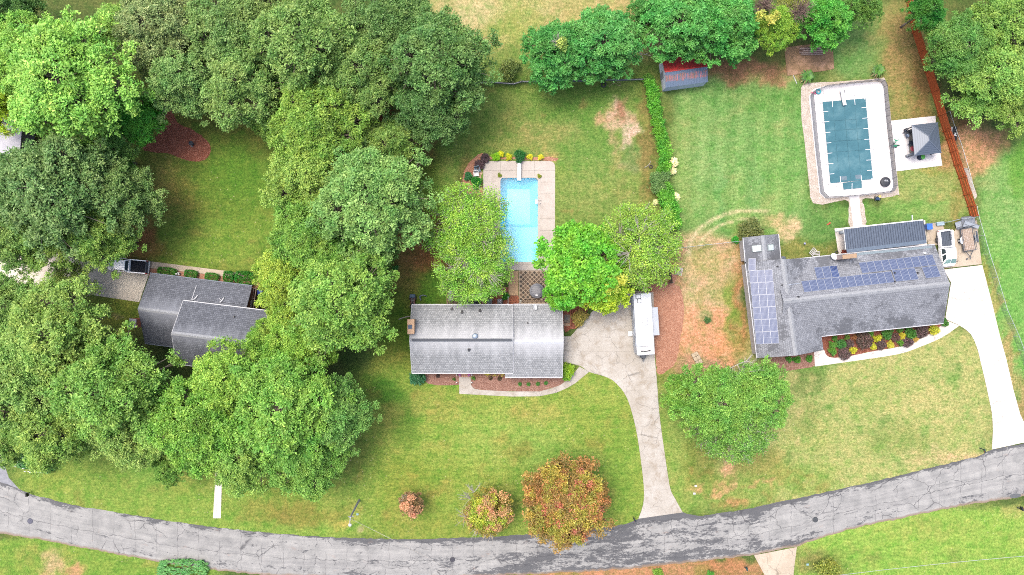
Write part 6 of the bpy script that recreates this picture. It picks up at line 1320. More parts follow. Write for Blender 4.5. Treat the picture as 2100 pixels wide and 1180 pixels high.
x, y = top(1322.5, 659.5); m = MB(); m.box((x, y, 3.2), (1.0, .72, .34), bev=.1); m.build('air_conditioner', nm('ac_white', (.27, .27, .28, 1), (.25, .25, .26, 1), 2, .3), rv)
for px, py, r in ((1324, 688.5, .17), (1310, 634, .06), (1316, 609, .08), (1316.3, 612.5, .07)): x, y = top(px, py); m = MB(); m.cone((x, y, 3.04), (x, y, 3.12), r, r * .8, 12); m.build('vent_cap', RW_ if r > .1 else STEEL, rv)

s0 = top(1344, 631, 2.7)[0]; s1 = top(1344, 687.5, 2.7)[0]
m = MB(); m.box(((s0 + s1) / 2, wv / 2 + .42, 1.75), (abs(s1 - s0), .9, 1.9), bev=.04); so2 = m.build('slide_out', RS, rv)
m = MB(); m.box(((s0 + s1) / 2, wv / 2 + .43, 2.73), (abs(s1 - s0) + .06, .96, .05)); m.build('slide_roof', nm('slide_grey', D(206, 214, 226), D(192, 200, 214), 2, .4), so2)
# which side is the slide on? local +y maps to the right of the picture when heading south
m = MB(); m.cone((-hx + .5, -wv / 2 - .1, 2.85), (hx - 1.3, -wv / 2 - .1, 2.85), .075, .075, 10); ao = m.build('awning_tube', nm('awning', D(188, 196, 208), D(150, 158, 170), 4), rv)
for i in range(9):
    x = -hx + .6 + i * (Lr - 2.1) / 8; m = MB(); m.box((x, -wv / 2 - .12, 2.8), (.09, .16, .2)); m.build('bracket', DARKST, ao)
for i, (x, w_) in enumerate(((-2.8, 1.0), (-.8, 1.3), (2.2, 1.0))): m = MB(); m.box((x, -wv / 2 - .01, 1.95), (w_, .04, .6)); m.build('window', GLASS, rv); m = MB(); m.box((x, -wv / 2 - .005, 1.95), (w_ + .12, .03, .72)); m.build('window_frame', DARKST, rv)
m = MB(); m.box((1.1, -wv / 2 - .015, 1.55), (.7, .04, 1.9)); m.build('door', RW_, rv)
x, y = top(1297.5, 684.5, .9); m = MB(); m.box((x, -wv / 2 - .35, .62), (.62, .55, .06)); m.box((x, -wv / 2 - .5, .35), (.62, .3, .06)); m.box((x, -wv / 2 - .35, .3), (.05, .5, .6)); m.build('entry_step', WHITE, rv)
for x in (-.9, .05):
    for s in (-1, 1): wheel(rv, x, s * (wv / 2 - .14), .36, .22)
m = MB(); m.beam((hx, -.75, .5), (hx + 1.15, 0, .5), .1, .12); m.beam((hx, .75, .5), (hx + 1.15, 0, .5), .1, .12); m.box((hx + .45, 0, .72), (.5, .8, .34), bev=.06); m.cone((hx + .85, 0, 0), (hx + .85, 0, .9), .05, .05, 8); m.box((hx + 1.15, 0, .55), (.25, .14, .14)); m.build('hitch', DARKST, rv)
# dark brush-lettered maker's marks across the nose of the cap
mk = MB(); rs = np.random.RandomState(3); yy = -.62
for i in range(9):
    w_ = .13; z_ = 3.07; ox = hx - .46 + .05 * abs(i - 4) / 4 * -1.5
    mk.beam((ox - .06, yy, z_), (ox + .07, yy + .06, z_), .12, .016); mk.beam((ox + .07, yy + .06, z_), (ox - .05, yy + .12, z_), .08, .016); yy += .14
mk.beam((hx - .50, -.72, 3.046), (hx - .44, -.5, 3.07), .1, .016); mk.beam((hx - .50, .74, 3.046), (hx - .44, .5, 3.07), .1, .016)
mk.build('logo_lettering', BLACK, rv)
c = (A_px + B_px) / 2; dd = (B_px - A_px).normalized(); placed(rv, (c.x, c.y, 0), math.atan2(dd.y, dd.x))

# flatbed utility trailer
ut = thing('utility_trailer', 'flatbed utility trailer with worn plank deck right of the white pickup', 'trailer', (0, 0, 0))
A0, A1 = P(1981, 469, .6), P(1988.5, 514, .6); Lt = (A1 - A0).length; wt_ = 1.62
WD = nm('worn_planks', D(222, 204, 190), D(176, 150, 128), 5, .9)
for i in range(7): m = MB(); m.box((0, -wt_ / 2 + .115 + i * (wt_ / 7), .62), (Lt - .1, wt_ / 7 - .025, .04)); m.build('plank', WD, ut)
m = MB()
for s in (-1, 1): m.beam((-Lt / 2, s * (wt_ / 2 + .05), .6), (Lt / 2, s * (wt_ / 2 + .05), .6), .07, .1); m.beam((-Lt / 2, s * (wt_ / 2 + .06), .95), (Lt / 2, s * (wt_ / 2 + .06), .95), .045, .045)
for x in np.linspace(-Lt / 2, Lt / 2, 5):
    for s in (-1, 1): m.beam((x, s * (wt_ / 2 + .06), .6), (x, s * (wt_ / 2 + .06), .95), .04, .04)
for x in (-Lt / 2, Lt / 2): m.beam((x, -wt_ / 2, .6), (x, wt_ / 2, .6), .08, .1)
m.beam((Lt / 2, -wt_ / 2, .95), (Lt / 2, wt_ / 2, .95), .045, .045)
m.beam((Lt / 2, -.55, .55), (Lt / 2 + .95, 0, .5), .07, .07); m.beam((Lt / 2, .55, .55), (Lt / 2 + .95, 0, .5), .07, .07); m.beam((Lt / 2 + .9, 0, .5), (Lt / 2 + 1.3, 0, .5), .07, .07); m.build('frame', DARKST, ut)
m = MB(); m.cone((Lt / 2 + 1.0, .12, .05), (Lt / 2 + 1.0, .12, .8), .035, .035, 8); m.cone((Lt / 2 + 1.0, .12, .8), (Lt / 2 + 1.0, .3, .8), .02, .02, 6); m.cone((Lt / 2 + 1.15, -.15, .1), (Lt / 2 + 1.25, -.4, .1), .12, .12, 8); m.build('jack', DARKST, ut)
for s in (-1, 1):
    m = MB(); m.prism([(-.55, s * (wt_ / 2 + .12)), (-.35, s * (wt_ / 2 + .4)), (.35, s * (wt_ / 2 + .4)), (.55, s * (wt_ / 2 + .12))], .72, .78); m.build('fender', STEEL, ut); wheel(ut, 0, s * (wt_ / 2 + .24), .33, .2)
m = MB(); m.beam((-Lt / 2 - .12, -wt_ / 2, .62), (-Lt / 2 - .12, wt_ / 2, .62), .05, .05); m.beam((-Lt / 2 - .3, -wt_ / 2, 1.5), (-Lt / 2 - .3, wt_ / 2, 1.5), .05, .05)
for i in range(8): y = -wt_ / 2 + i * wt_ / 7; m.beam((-Lt / 2 - .12, y, .62), (-Lt / 2 - .3, y, 1.5), .03, .03)
m.build('ramp_gate', DARKST, ut)
for s in (.5,): m = MB(); m.box((-.2, wt_ / 2 + .36, .98), (1.7, .22, .1), bev=.03); m.build('side_rack', nm('rack_grey', D(96, 108, 122), D(76, 88, 100), 4), ut)
c = (A0 + A1) / 2; dd = (A1 - A0).normalized(); placed(ut, (c.x, c.y, 0), math.atan2(dd.y, dd.x))
# metal sheets heaped behind it
sh_m = nm('sheet_metal', D(214, 222, 230), D(186, 194, 204), 2, .35, .3)
hp = thing('scrap_heap', 'heap of bent grey sheet metal behind the utility trailer', 'scrap metal', P(1985, 458))
for i, (x, y, z, L_, w_, rz, ti) in enumerate(((1976, 458, .35, 2.4, 1.0, .35, .1), (1986, 452, .5, 1.9, 1.1, .1, -.1), (1993, 461, .75, 2.2, .5, -.35, .12), (1975, 466, .4, 1.7, .35, .3, .2), (1986, 462, .6, 1.4, .8, -.2, .15), (1970, 464, .3, 1.2, .5, .55, -.1))):
    M_ = Matrix.Rotation(rz, 3, 'Z') @ Matrix.Rotation(ti, 3, 'X'); m = MB(); m.box(P(x, y, z), (L_, w_, .02), M=M_); m.box(P(x, y, z) + M_ @ Vector((0, w_ / 2, .05)), (L_, .03, .1), M=M_); m.build('metal_sheet', sh_m if i % 2 == 0 else nm('dull_sheet', D(172, 178, 188), D(140, 146, 158), 3, .4, .3), hp)

# ---------------------------------------------------------------- fences
def wood_fence(name, label, pts, hgt, mat, bay=2.4, picket=.14, scal=.12, seed=1):
    rs = np.random.RandomState(seed); t = thing(name, label, 'fence', P(*pts[0])); w = world(pts)
    for i in range(len(w) - 1):
        a, c = w[i], w[i + 1]; L = (c - a).length; n = max(1, round(L / bay)); dd = (c - a).normalized(); nn = Vector((-dd.y, dd.x, 0))
        for k in range(n):
            p, q = a.lerp(c, k / n), a.lerp(c, (k + 1) / n); m = MB(); Lp = (q - p).length; np_ = int(Lp / (picket + .012))
            for j in range(np_):
                s = (j + .5) / np_; o = p.lerp(q, s); hh = hgt - scal * math.sin(PI * s) + rs.uniform(-.015, .015); m.beam(o - dd * picket / 2 + Vector((0, 0, hh / 2)), o + dd * picket / 2 + Vector((0, 0, hh / 2)), .022, hh)
            m.build('panel', mat, t)
            m = MB()
            for z in (.35, hgt * .55, hgt - .35): m.beam(p - nn * .045 + Vector((0, 0, z)), q - nn * .045 + Vector((0, 0, z)), .05, .09)
            m.build('rails', mat, t)
            m = MB(); m.beam((p.x - nn.x * .1, p.y - nn.y * .1, 0), (p.x - nn.x * .1, p.y - nn.y * .1, hgt + .02), .1, .1); m.build('post', mat, t)
ORF = nm('orange_stained_wood', D(236, 118, 58), D(214, 102, 48), 4, .8, 0, .2)
wood_fence('wooden_fence', 'orange stained wooden fence running down past the gazebo on the right', [(1858, 2), (1871, 68), (1884, 108), (1897, 148), (1910, 190), (1924, 238), (1934, 270), (1940, 286), (1948, 312), (1956, 339), (1966, 366), (1976, 400), (1984, 424), (1990, 446)], 1.85, ORF, scal=.07)
wood_fence('wooden_fence', 'weathered grey board fence corner above the travel trailer', [(1307, 581), (1340, 580.5), (1374, 580.5), (1371, 560), (1365, 530), (1363, 505)], 1.7, nm('grey_fence', D(170, 156, 138), D(136, 124, 110), 6, .9), scal=0, seed=4)
def chainlink(name, label, pts, hgt=1.2, step=2.6, mat=STEEL, sp=.11, ww=.012):
    t = thing(name, label, 'fence', P(*pts[0])); w = world(pts); mm = MB()
    for i in range(len(w) - 1):
        a, c = w[i], w[i + 1]; L = (c - a).length; n = max(1, round(L / step)); dd = (c - a).normalized(); nn = Vector((-dd.y, dd.x, 0))
        for k in range(n): p = a.lerp(c, k / n); m = MB(); m.cone((p.x, p.y, 0), (p.x, p.y, hgt + .03), .03, .03, 6); m.build('post', mat, t)
        m = MB(); m.cone(a + Vector((0, 0, hgt)), c + Vector((0, 0, hgt)), .03, .03, 6); m.build('top_rail', nm('bright_rail', D(224, 236, 240), D(204, 216, 222), 6, .4, .3), t)
        k = int(L / sp)
        for j in range(-int(hgt / sp), k):
            for sg in (1, -1):
                x0 = j * sp; x1 = x0 + hgt; z0, z1 = 0, hgt
                if x0 < 0: z0 += -x0; x0 = 0
                if x1 > L: z1 -= x1 - L; x1 = L
                if sg < 0: z0, z1 = hgt - z0, hgt - z1
                A = a + dd * x0 + Vector((0, 0, z0)); B_ = a + dd * x1 + Vector((0, 0, z1)); e = Vector((0, 0, ww))
                mm.face([A - e * .5, B_ - e * .5, B_ + e * .5, A + e * .5])
    o = mm.build('wire_mesh', nm('mesh_wire', D(176, 196, 196), D(156, 176, 176), 6, .5, .3), t); o['kind'] = 'stuff'
chainlink('chain_link_fence', 'long chain-link fence curving down the right edge beside the white drive', [(1992, 425), (1996, 446), (2018, 522), (2034, 570), (2054, 636), (2078, 690), (2098, 745), (2125, 820)], 1.25)
chainlink('chain_link_fence', 'chain-link fence between the carport corner and the orange fence', [(1895, 460), (1935, 457), (1960, 451), (1990, 448)], 1.15)
chainlink('chain_link_fence', 'wire fence joining the vine hedge to the right-hand house', [(1370, 512), (1440, 504), (1521, 495)], 1.15)
chainlink('chain_link_fence', 'wire fence behind the orange fence beside the bare red earth', [(1938, 232), (1948, 262), (1962, 300), (1977, 350), (1988, 392)], 1.1)
# board rail fence along the top of the pool lawn, one length knocked askew
rf = thing('rail_fence', 'low grey rail fence with one bent length at the top of the pool lawn', 'fence', P(1015, 170))
GRB = nm('grey_rail', D(176, 180, 190), D(136, 142, 152), 6, .6)
for a, c in (((950, 171), (1013, 169)), ((1013, 169.5), (1052, 172.5)), ((1052, 173), (1072, 167)), ((1068, 167.5), (1090, 168)), ((1090, 167), (1215, 166)), ((1215, 165), (1262, 164)), ((1262, 165), (1331, 162.5))):
    for z in (.45, .95): m = MB(); m.beam(P(*a, z), P(*c, z), .07, .16); m.build('rail', GRB, rf)
    m = MB(); q = P(*a); m.cone((q.x, q.y, 0), (q.x, q.y, 1.1), .05, .05, 6); m.build('post', GRB, rf)
    m = MB(); A, C_ = P(*a, .5), P(*c, .5); m.beam(A, C_, .02, .9); m.build('board', nm('dull_board', D(128, 136, 138), D(100, 110, 112), 5, .8), rf)

# ---------------------------------------------------------------- gazebo patio
pave('patio', [(1827, 248), (1918, 238), (1920, 262), (1932, 340), (1837, 352)], [((1825, 262), (1935, 250)), ((1874, 230), (1882, 360)), ((1820, 300), (1940, 290)), ((1899, 230), (1903, 262))], DECK3, .06)
gz = thing('gazebo', 'square dark grey hip roofed gazebo on the white patio beside the orange fence', 'gazebo', P(1900, 285))
cs = [P(*q, 2.3) for q in ((1869.5, 257), (1923.5, 251), (1930.5, 313.5), (1875.5, 320))]; r0, r1 = P(1904.5, 279.5, 3.15), P(1906, 288.5, 3.15)
GZM = NT('gazebo_metal'); uvn = GZM.n('UVMap').outputs[0]; wv_ = GZM.n('TexWave', bands_direction='Y'); wv_.inputs['Scale'].default_value = 1.1; GZM.l(uvn, wv_.inputs['Vector'])
GZ = GZM.fin(GZM.ramp(wv_.outputs[0], [(0, D(88, 100, 118)), (.2, D(104, 117, 136)), (1, D(110, 123, 142))]), .45, .2, .4)
for a, b, c_, d_ in ((cs[0], cs[1], r0, r0), (cs[1], cs[2], r1, r0), (cs[2], cs[3], r1, r1), (cs[3], cs[0], r0, r1)):
    m = MB(); pts = [a, b, c_] + ([d_] if d_ is not c_ else []); u = (b - a).normalized(); L = [((p - a).dot(u), (p - a - u * (p - a).dot(u)).length) for p in pts]
    m.face(pts, L); dn = Vector((0, 0, -.05)); m.face([p + dn for p in pts][::-1]); m.face([a, a + dn, b + dn, b]); m.build('roof_panel', GZ, gz)
for a, b in ((cs[0], r0), (cs[1], r0), (cs[2], r1), (cs[3], r1), (r0, r1)): m = MB(); m.beam(a + Vector((0, 0, .02)), b + Vector((0, 0, .02)), .09, .05); m.build('hip_cap', nm('hip_grey', D(122, 136, 156), D(110, 122, 142), 4, .4), gz)
gm_ = sum(cs, Vector()) / 4
for c_ in cs: q = c_.lerp(gm_, .1); m = MB(); m.beam((q.x, q.y, 0), (q.x, q.y, 2.3), .13, .13); m.build('post', DARKST, gz)
for i in range(4): a, b = cs[i].lerp(gm_, .1), cs[(i + 1) % 4].lerp(gm_, .1); m = MB(); m.beam((a.x, a.y, 2.2), (b.x, b.y, 2.2), .08, .14); m.build('beam', DARKST, gz)
rug = sheet('outdoor_rug', [(1862, 272), (1884, 270), (1890, 311), (1864.5, 315.5)], .072, nm('brown_rug', D(184, 176, 168), D(160, 150, 142), 8, .9), None)
lab(rug, 'grey-brown outdoor rug running under the left side of the gazebo', 'rug')
def lounge(name, label, px, py, rz, frame, pad, z=0, s=1, cat='chair'):
    q = P(px, py, .4); t = thing(name, label, cat, (0, 0, 0)); m = MB()
    for x in (-.28, .28):
        for y in (-.26, .26): m.beam((x * s, y * s, 0), (x * s, y * s, .42 if y < 0 else .45), .045, .045)
    for x in (-.3, .3): m.beam((x * s, -.3 * s, .62), (x * s, .3 * s, .62), .07, .04); m.beam((x * s, -.28 * s, .4), (x * s, -.28 * s, .62), .04, .04)
    m.build('frame', frame, t); m = MB(); m.box((0, 0, .44), (.54 * s, .54 * s, .07), bev=.03); m.build('seat', pad, t)
    m = MB(); m.beam((-.28 * s, .3 * s, .78), (.28 * s, .3 * s, .78), .08, .62, up=(0, .25, 1)); m.build('backrest', pad, t)
    placed(t, (q.x, q.y, z), rz); return t
NAV = nm('navy_fabric', D(52, 66, 92), D(34, 46, 68), 8); WHF = nm('white_plastic', D(246, 246, 248), D(230, 230, 234), 4, .4); BLF = nm('pale_blue_fabric', D(170, 188, 214), D(140, 160, 190), 6)
lounge('patio_chair', 'dark blue chair at the top left corner of the gazebo', 1857, 270, 1.2, DARKST, NAV, s=.9)
lounge('patio_chair', 'pale blue and dark chair below the first one left of the gazebo', 1860.5, 277.5, 2.2, DARKST, BLF, s=.9)
lounge('patio_chair', 'navy round backed chair half under the gazebo edge', 1868, 294, -1.9, DARKST, NAV, s=1.1)
bx = thing('grill', 'dark grill standing between the first chairs and the gazebo', 'grill', P(1862, 273)); q = P(1862.5, 272.5); m = MB(); m.box((q.x + .1, q.y + .1, .85), (.7, .45, .3), bev=.08); m.build('lid', BLACK, bx); m = MB(); m.box((q.x + .1, q.y + .1, .38), (.55, .4, .7)); m.build('cart', DARKST, bx)
tb = thing('float_cushion', 'coral red pool float lying on the rug beside the gazebo', 'pool float', P(1871, 305)); q = P(1871.5, 305.5); m = MB(); m.lathe((q.x, q.y, .08), [(.05, .02), (.3, 0), (.42, .08), (.3, .16), (.05, .12)], 14); o = m.build('cushion', nm('coral', D(244, 110, 116), D(232, 90, 100), 6, .5), tb); o.scale = (1, 1, 1)
bn = thing('bench', 'narrow grey bench pointing left from the lower gazebo corner', 'bench', P(1867, 318)); A, B_ = P(1858.5, 320.5, .45), P(1875, 315.5, .45); m = MB(); m.beam(A, B_, .36, .06); m.build('seat', nm('bench_grey', D(150, 158, 168), D(128, 136, 148), 5), bn)
for s in (.12, .88): q = A.lerp(B_, s); m = MB(); m.beam((q.x, q.y, .06), (q.x, q.y, .42), .08, .25); m.build('leg', DARKST, bn)
m = MB(); m.lathe(A + Vector((.1, .02, .03)), [(.16, 0), (.16, .1), (.1, .14)], 10); m.build('bolster', nm('bench_grey', D(150, 158, 168), D(128, 136, 148), 5), bn)
gb = thing('round_seat', 'lime green and navy round seat below the gazebo', 'pouf', P(1888.5, 324)); q = P(1888, 323.5); m = MB(); m.lathe((q.x - .2, q.y, .06), [(.36, 0), (.42, .15), (.36, .3), (.1, .36)], 14); m.build('navy_half', NAV, gb); m = MB(); m.lathe((q.x + .12, q.y + .02, .1), [(.3, 0), (.36, .15), (.32, .32), (.1, .38)], 14); m.build('green_half', nm('lime', D(120, 226, 96), D(96, 204, 80), 5, .5), gb)
sg = thing('ride_on_toy', 'small green toy against the pool fence left of the patio', 'toy', P(1832, 300)); GT = nm('emerald', D(40, 176, 130), D(26, 140, 100), 5, .4); q = P(1832.5, 300.5)
m = MB(); m.box((q.x, q.y, .35), (.62, .3, .3), bev=.1); m.build('body', GT, sg); m = MB(); m.box((q.x + .5, q.y + .1, .25), (.5, .16, .12), bev=.04); m.box((q.x - .1, q.y + .3, .3), (.14, .4, .1)); m.build('handle', nm('dark_green', D(24, 90, 70), D(16, 66, 50), 5, .5), sg)
for dx in (-.25, .25): m = MB(); m.cone((q.x + dx, q.y - .2, .14), (q.x + dx, q.y + .2, .14), .14, .14, 10); m.build('wheel', BLACK, sg)
tc = thing('toy_windmill', 'teal garden ornament above the green toy by the pool fence', 'ornament', P(1829, 292)); q = P(1829.5, 292); m = MB(); m.cone((q.x, q.y, .05), (q.x, q.y, 1.0), .03, .03, 6); m.build('pole', STEEL, tc)
for k in range(3): a = k * 2.1 + .3; m = MB(); m.beam((q.x, q.y, 1.02 + k * .01), (q.x + .4 * math.cos(a), q.y + .4 * math.sin(a), 1.02 + k * .01), .14, .02); m.build('vane', GT, tc)
# canoe-like black and white lawn equipment behind the orange fence
kk_ = thing('covered_mower', 'black and white curved machine parked behind the orange fence by the bare earth', 'machine', P(1958, 275)); m = MB(); w = [P(*q) for q in ((1952, 262, .6), (1950.5, 271, .7), (1955, 282, .7), (1957, 287, .5))]; m.tube([tuple(x) for x in w], .16, 8, .1); m.build('white_hull', WHITE, kk_)
m = MB(); w = [P(*q) for q in ((1953, 265, .5), (1957, 272, .8), (1959.5, 279, .85), (1959, 287, .4))]; m.tube([tuple(x) for x in w], .3, 8, .22); m.build('black_hull', BLACK, kk_)
m = MB(); w = [P(*q) for q in ((1960.5, 273, 1.0), (1957, 278, 1.05), (1962, 279, 1.0))]; m.tube([tuple(x) for x in w], .09, 6, .05); m.build('handlebar', WHITE, kk_)
for y in (264, 285): q = P(1957, y); m = MB(); m.cone((q.x - .1, q.y, .25), (q.x + .12, q.y, .25), .25, .25, 12); m.build('wheel', TYRE, kk_)

# things on and round the white deck
rc = thing('fire_pit', 'round black covered fire pit at the lower right corner of the white pool deck', 'fire pit', P(1815, 373)); q = P(1815.2, 373.5, .3); m = MB(); m.lathe((q.x, q.y, .07), [(.62, 0), (.72, .3), (.7, .42), (.4, .48), (.02, .5)], 20); m.build('cover', nm('pit_cover', D(58, 62, 74), D(38, 42, 52), 6, .6), rc)
m = MB()
for dx in (-.18, .12): m.tube([(q.x + dx - .08, q.y + .25, .6), (q.x + dx, q.y + .02, .62), (q.x + dx + .1, q.y + .28, .6), (q.x + dx + .16, q.y + .0, .6)], .02, 5)
m.build('strap', WHITE, rc)
fl_ = thing('pool_ring', 'turquoise ring float in the top left corner of the white deck', 'pool float', P(1677, 189)); q = P(1677.3, 188.8); m = MB(); n = 18
for i in range(n): a, b_ = 2 * PI * i / n, 2 * PI * (i + 1) / n; m.cone((q.x + .3 * math.cos(a), q.y + .3 * math.sin(a), .2), (q.x + .3 * math.cos(b_), q.y + .3 * math.sin(b_), .2), .12, .12, 7)
m.build('ring', nm('turquoise', D(96, 210, 226), D(70, 190, 210), 6, .4), fl_)
fp = thing('pool_toy', 'pink pool toy beside the turquoise ring float', 'pool toy', P(1668, 192)); q = P(1668, 192); m = MB(); m.box((q.x, q.y, .18), (.7, .22, .12), rz=-.25, bev=.05); m.box((q.x + .12, q.y + .16, .18), (.4, .14, .1), rz=.5, bev=.03); m.build('float', nm('pink', D(240, 130, 160), D(230, 100, 140), 6, .5), fp)
yt = thing('toy_car', 'small blue and yellow toy below the bottom rim of the pool fence', 'toy', P(1799, 406)); q = P(1798.5, 407); m = MB(); m.box((q.x - .1, q.y - .1, .3), (.55, .45, .4), bev=.1); m.build('body', nm('toy_blue', D(40, 84, 130), D(28, 60, 100), 5, .4), yt); m = MB(); m.box((q.x + .2, q.y + .2, .35), (.4, .4, .3), rz=.5, bev=.08); m.build('hood', nm('toy_yellow', D(244, 226, 150), D(232, 210, 120), 5, .4), yt)
for dx in (-.3, .3): m = MB(); m.cone((q.x + dx, q.y - .35, .13), (q.x + dx, q.y + .3, .13), .13, .13, 10); m.build('wheel', BLACK, yt)
# timber stack on the old slab
ts = thing('timber_stack', 'stack of long pinkish grey boards on the stained old slab', 'timber', P(1664, 104)); rs = np.random.RandomState(2)
for i in range(13):
    x0, y0 = 1640 + rs.uniform(-2, 8), 98 + i * 1.22; z = .13 + .12 * (i % 3); A, B_ = P(x0, y0, z), P(1688 + rs.uniform(-6, 3), y0 + rs.uniform(-.8, 1.4), z); m = MB(); m.beam(A, B_, .14, .06); m.build('board', nm('board_%d' % (i % 3), D(*[(214, 186, 172), (176, 142, 130), (232, 208, 192)][i % 3]), D(160, 128, 116), 5), ts)
pp = thing('pipe', 'thin white pipe lying below the stained old slab', 'pipe', P(1628, 162)); m = MB(); m.cone(P(1627, 155, .05), P(1634, 172, .05), .05, .05, 7); m.build('tube', PIPE, pp)
# brush and debris around the bare spot
hs = thing('garden_hose', 'tan hose curled below the top rail fence', 'hose', P(1265, 176)); m = MB(); m.tube([P(*q, .04) for q in smooth([(1249, 178), (1256, 172), (1263, 171), (1268, 176), (1273, 175), (1272, 170), (1266, 170)], 3, False)], .035, 5); m.build('tube', nm('tan_hose', D(206, 196, 150), D(190, 176, 130), 5), hs)
st = thing('stick', 'pale bent stick beside the small tyre under the hedge', 'stick', P(1328, 340)); m = MB(); m.tube([P(*q, .06) for q in ((1322, 344), (1329, 340), (1334, 333), (1334.5, 330))], .05, 5, .02); m.build('wood', PALEBARK, st)
pt = thing('wooden_pallet', 'white slatted wooden pallet leaning right of the grey fence corner', 'pallet', (0, 0, 0))
for i in range(7): m = MB(); m.box((-.48 + i * .16, 0, .14), (.085, 1.15, .02)); m.build('slat', nm('bleached_wood', D(240, 236, 230), D(214, 208, 200), 5), pt)
for y in (-.5, 0, .5): m = MB(); m.box((0, y, .07), (1.05, .09, .1)); m.build('stringer', WOODG, pt)
q = P(1391.5, 557); placed(pt, (q.x, q.y, 0), -.2)
wl = thing('wheelbarrow', 'dark wheelbarrow with pale handles on the mulch inside the grey fence', 'wheelbarrow', (0, 0, 0)); m = MB(); m.prism([(-.3, -.35), (.3, -.35), (.34, .4), (.15, .55), (-.15, .55), (-.34, .4)], .3, .55, -.15); m.build('tub', nm('tub_blue', D(60, 78, 104), D(44, 58, 80), 5), wl); m = MB()
for s in (-1, 1): m.beam((s * .16, .8, .35), (s * .3, -.95, .6), .05, .05); m.beam((s * .2, -.2, .3), (s * .25, -.3, 0), .04, .04)
m.build('handles', WOODT, wl); m = MB(); m.cone((-.06, .8, .2), (.06, .8, .2), .2, .2, 12); m.build('wheel', TYRE, wl); q = P(1360, 558); placed(wl, (q.x, q.y, 0), .12)
db = thing('paving_block_pile', 'pale block pile lying in the bare earth of the side yard', 'block pile', (0, 0, 0)); 
for i in range(3):
    for j in range(2): m = MB(); m.box((-.28 + j * .5, -.75 + i * .62, .17), (.5, .58, .3), bev=.06); m.build('block', nm('sand_block', D(228, 208, 176), D(196, 176, 146), 5), db)
q = P(1428, 733); placed(db, (q.x, q.y, 0), .5)

# ---------------------------------------------------------------- behind and before the middle house
ht = thing('hot_tub', 'round hot tub with a grey cover on the lattice patio', 'hot tub', P(1101, 597)); q = P(1101, 596.8, .8)
m = MB(); m.lathe((q.x, q.y, 0), [(1.0, 0), (1.03, .1), (1.03, .78), (.98, .8)], 28); m.build('tub', nm('tub_grey', D(140, 144, 152), D(120, 124, 132), 5), ht)
m = MB(); m.lathe((q.x, q.y, .8), [(1.08, 0), (1.09, .06), (1.03, .1), (.9, .1), (.88, .13), (.5, .15), (.02, .17)], 28); m.build('cover', nm('tub_cover', D(142, 144, 152), D(116, 118, 128), 2.5, .5), ht, True)
m = MB()
for a, b_, c_ in (((-.85, .2), (0, .12), (.85, .22)), ((-.8, -.1), (.1, .0), (.88, -.05)), ((-.5, .45), (.2, .4), (.7, .55)), ((-.6, -.4), (0, -.3), (.6, -.45))): m.tube([(q.x + a[0], q.y + a[1], .935), (q.x + b_[0], q.y + b_[1], .965), (q.x + c_[0], q.y + c_[1], .935)], .018, 4)
m.build('wrinkle', nm('crease_dark', D(84, 86, 96), D(74, 76, 86), 4), ht); m = MB(); m.box((q.x - .05, q.y - .62, .95), (.3, .14, .03)); m.build('tag', WHITE, ht)
# lattice patio: dark pavers set diagonally between pale strips
lp = sheet('lattice_patio', [(1064, 555), (1150, 555), (1150, 624), (1064, 624)], .02, nm('lattice_mortar', D(206, 184, 160), D(176, 156, 134), 5, .9)); ORG[lp.name] = Vector((0, 0, 0)); rs = np.random.RandomState(5)
pvm = [nm('dark_paver_%d' % i, D(*c), D(*[x * .75 for x in c]), 6, .9) for i, c in enumerate(((112, 96, 82), (128, 108, 90), (100, 90, 80), (150, 126, 104)))]
k = 9.1
for i in range(-2, 22):
    for j in range(-12, 14):
        x = 1064 + (i + j) * k * .5 * 1.0; y = 555 + (i - j) * k * .5
        if 1068.5 < x < 1147 and 559.5 < y < 621:
            m = MB(); s = .245; q = P(x, y); m.prism([(q.x + s * 1.0, q.y), (q.x, q.y + s), (q.x - s, q.y), (q.x, q.y - s)], .0, .045 + rs.uniform(-.006, .006)); m.build('paver', pvm[rs.randint(4)], lp)
pave('terrace', [(1043, 556), (1063, 556), (1063, 606), (1043, 606)], [((1040, 578), (1070, 578))], concrete('peach_concrete', D(232, 196, 156), D(216, 178, 138), .3, .008, .5), .05)
bs = sheet('brick_steps', [(1042, 606), (1064, 606), (1064, 624), (1042, 624)], .02, JOINT); ORG[bs.name] = Vector((0, 0, 0))
for r_ in range(5):
    for c_ in range(4):
        m = MB(); q = P(1044.6 + c_ * 5.4 + (2.4 if r_ % 2 else 0) * .5, 608.2 + r_ * 3.6); m.box((q.x, q.y, .07 + .02 * r_), (.36, .23, .1 + .04 * r_)); m.build('brick', nm('brick_%d' % (c_ % 2), D(*((206, 128, 92) if c_ % 2 else (190, 112, 82))), D(160, 96, 72), 9, .9), bs)
sl_ = thing('low_wall', 'low timber edging before the hot tub at the house wall', 'edging', P(1100, 615)); m = MB(); m.beam(P(1075, 613, .3), P(1130, 612, .3), .1, .2); m.beam(P(1073, 619, .2), P(1135, 617.5, .2), .1, .15); m.build('board', WOODG, sl_)
for x, y, c_, r_ in ((1111, 613.5, (226, 206, 190), .22), (1129, 617.5, (222, 184, 180), .24), (1068, 617.5, (230, 226, 214), .15), (1066.8, 621, (220, 216, 204), .12)):
    t = thing('garden_stone', {1111: 'pale stone left of the pink one before the hot tub', 1129: 'pinkish stone right of the edging by the vivid green tree', 1068: 'small white stone by the brick steps, upper', 1066.8: 'small white stone by the brick steps, lower'}[x], 'stone', P(x, y)); m = MB(); m.sphere(P(x, y, .12), r_, 9, .6); m.build('rock', nm('stone_%d' % int(x), D(*c_)), t)
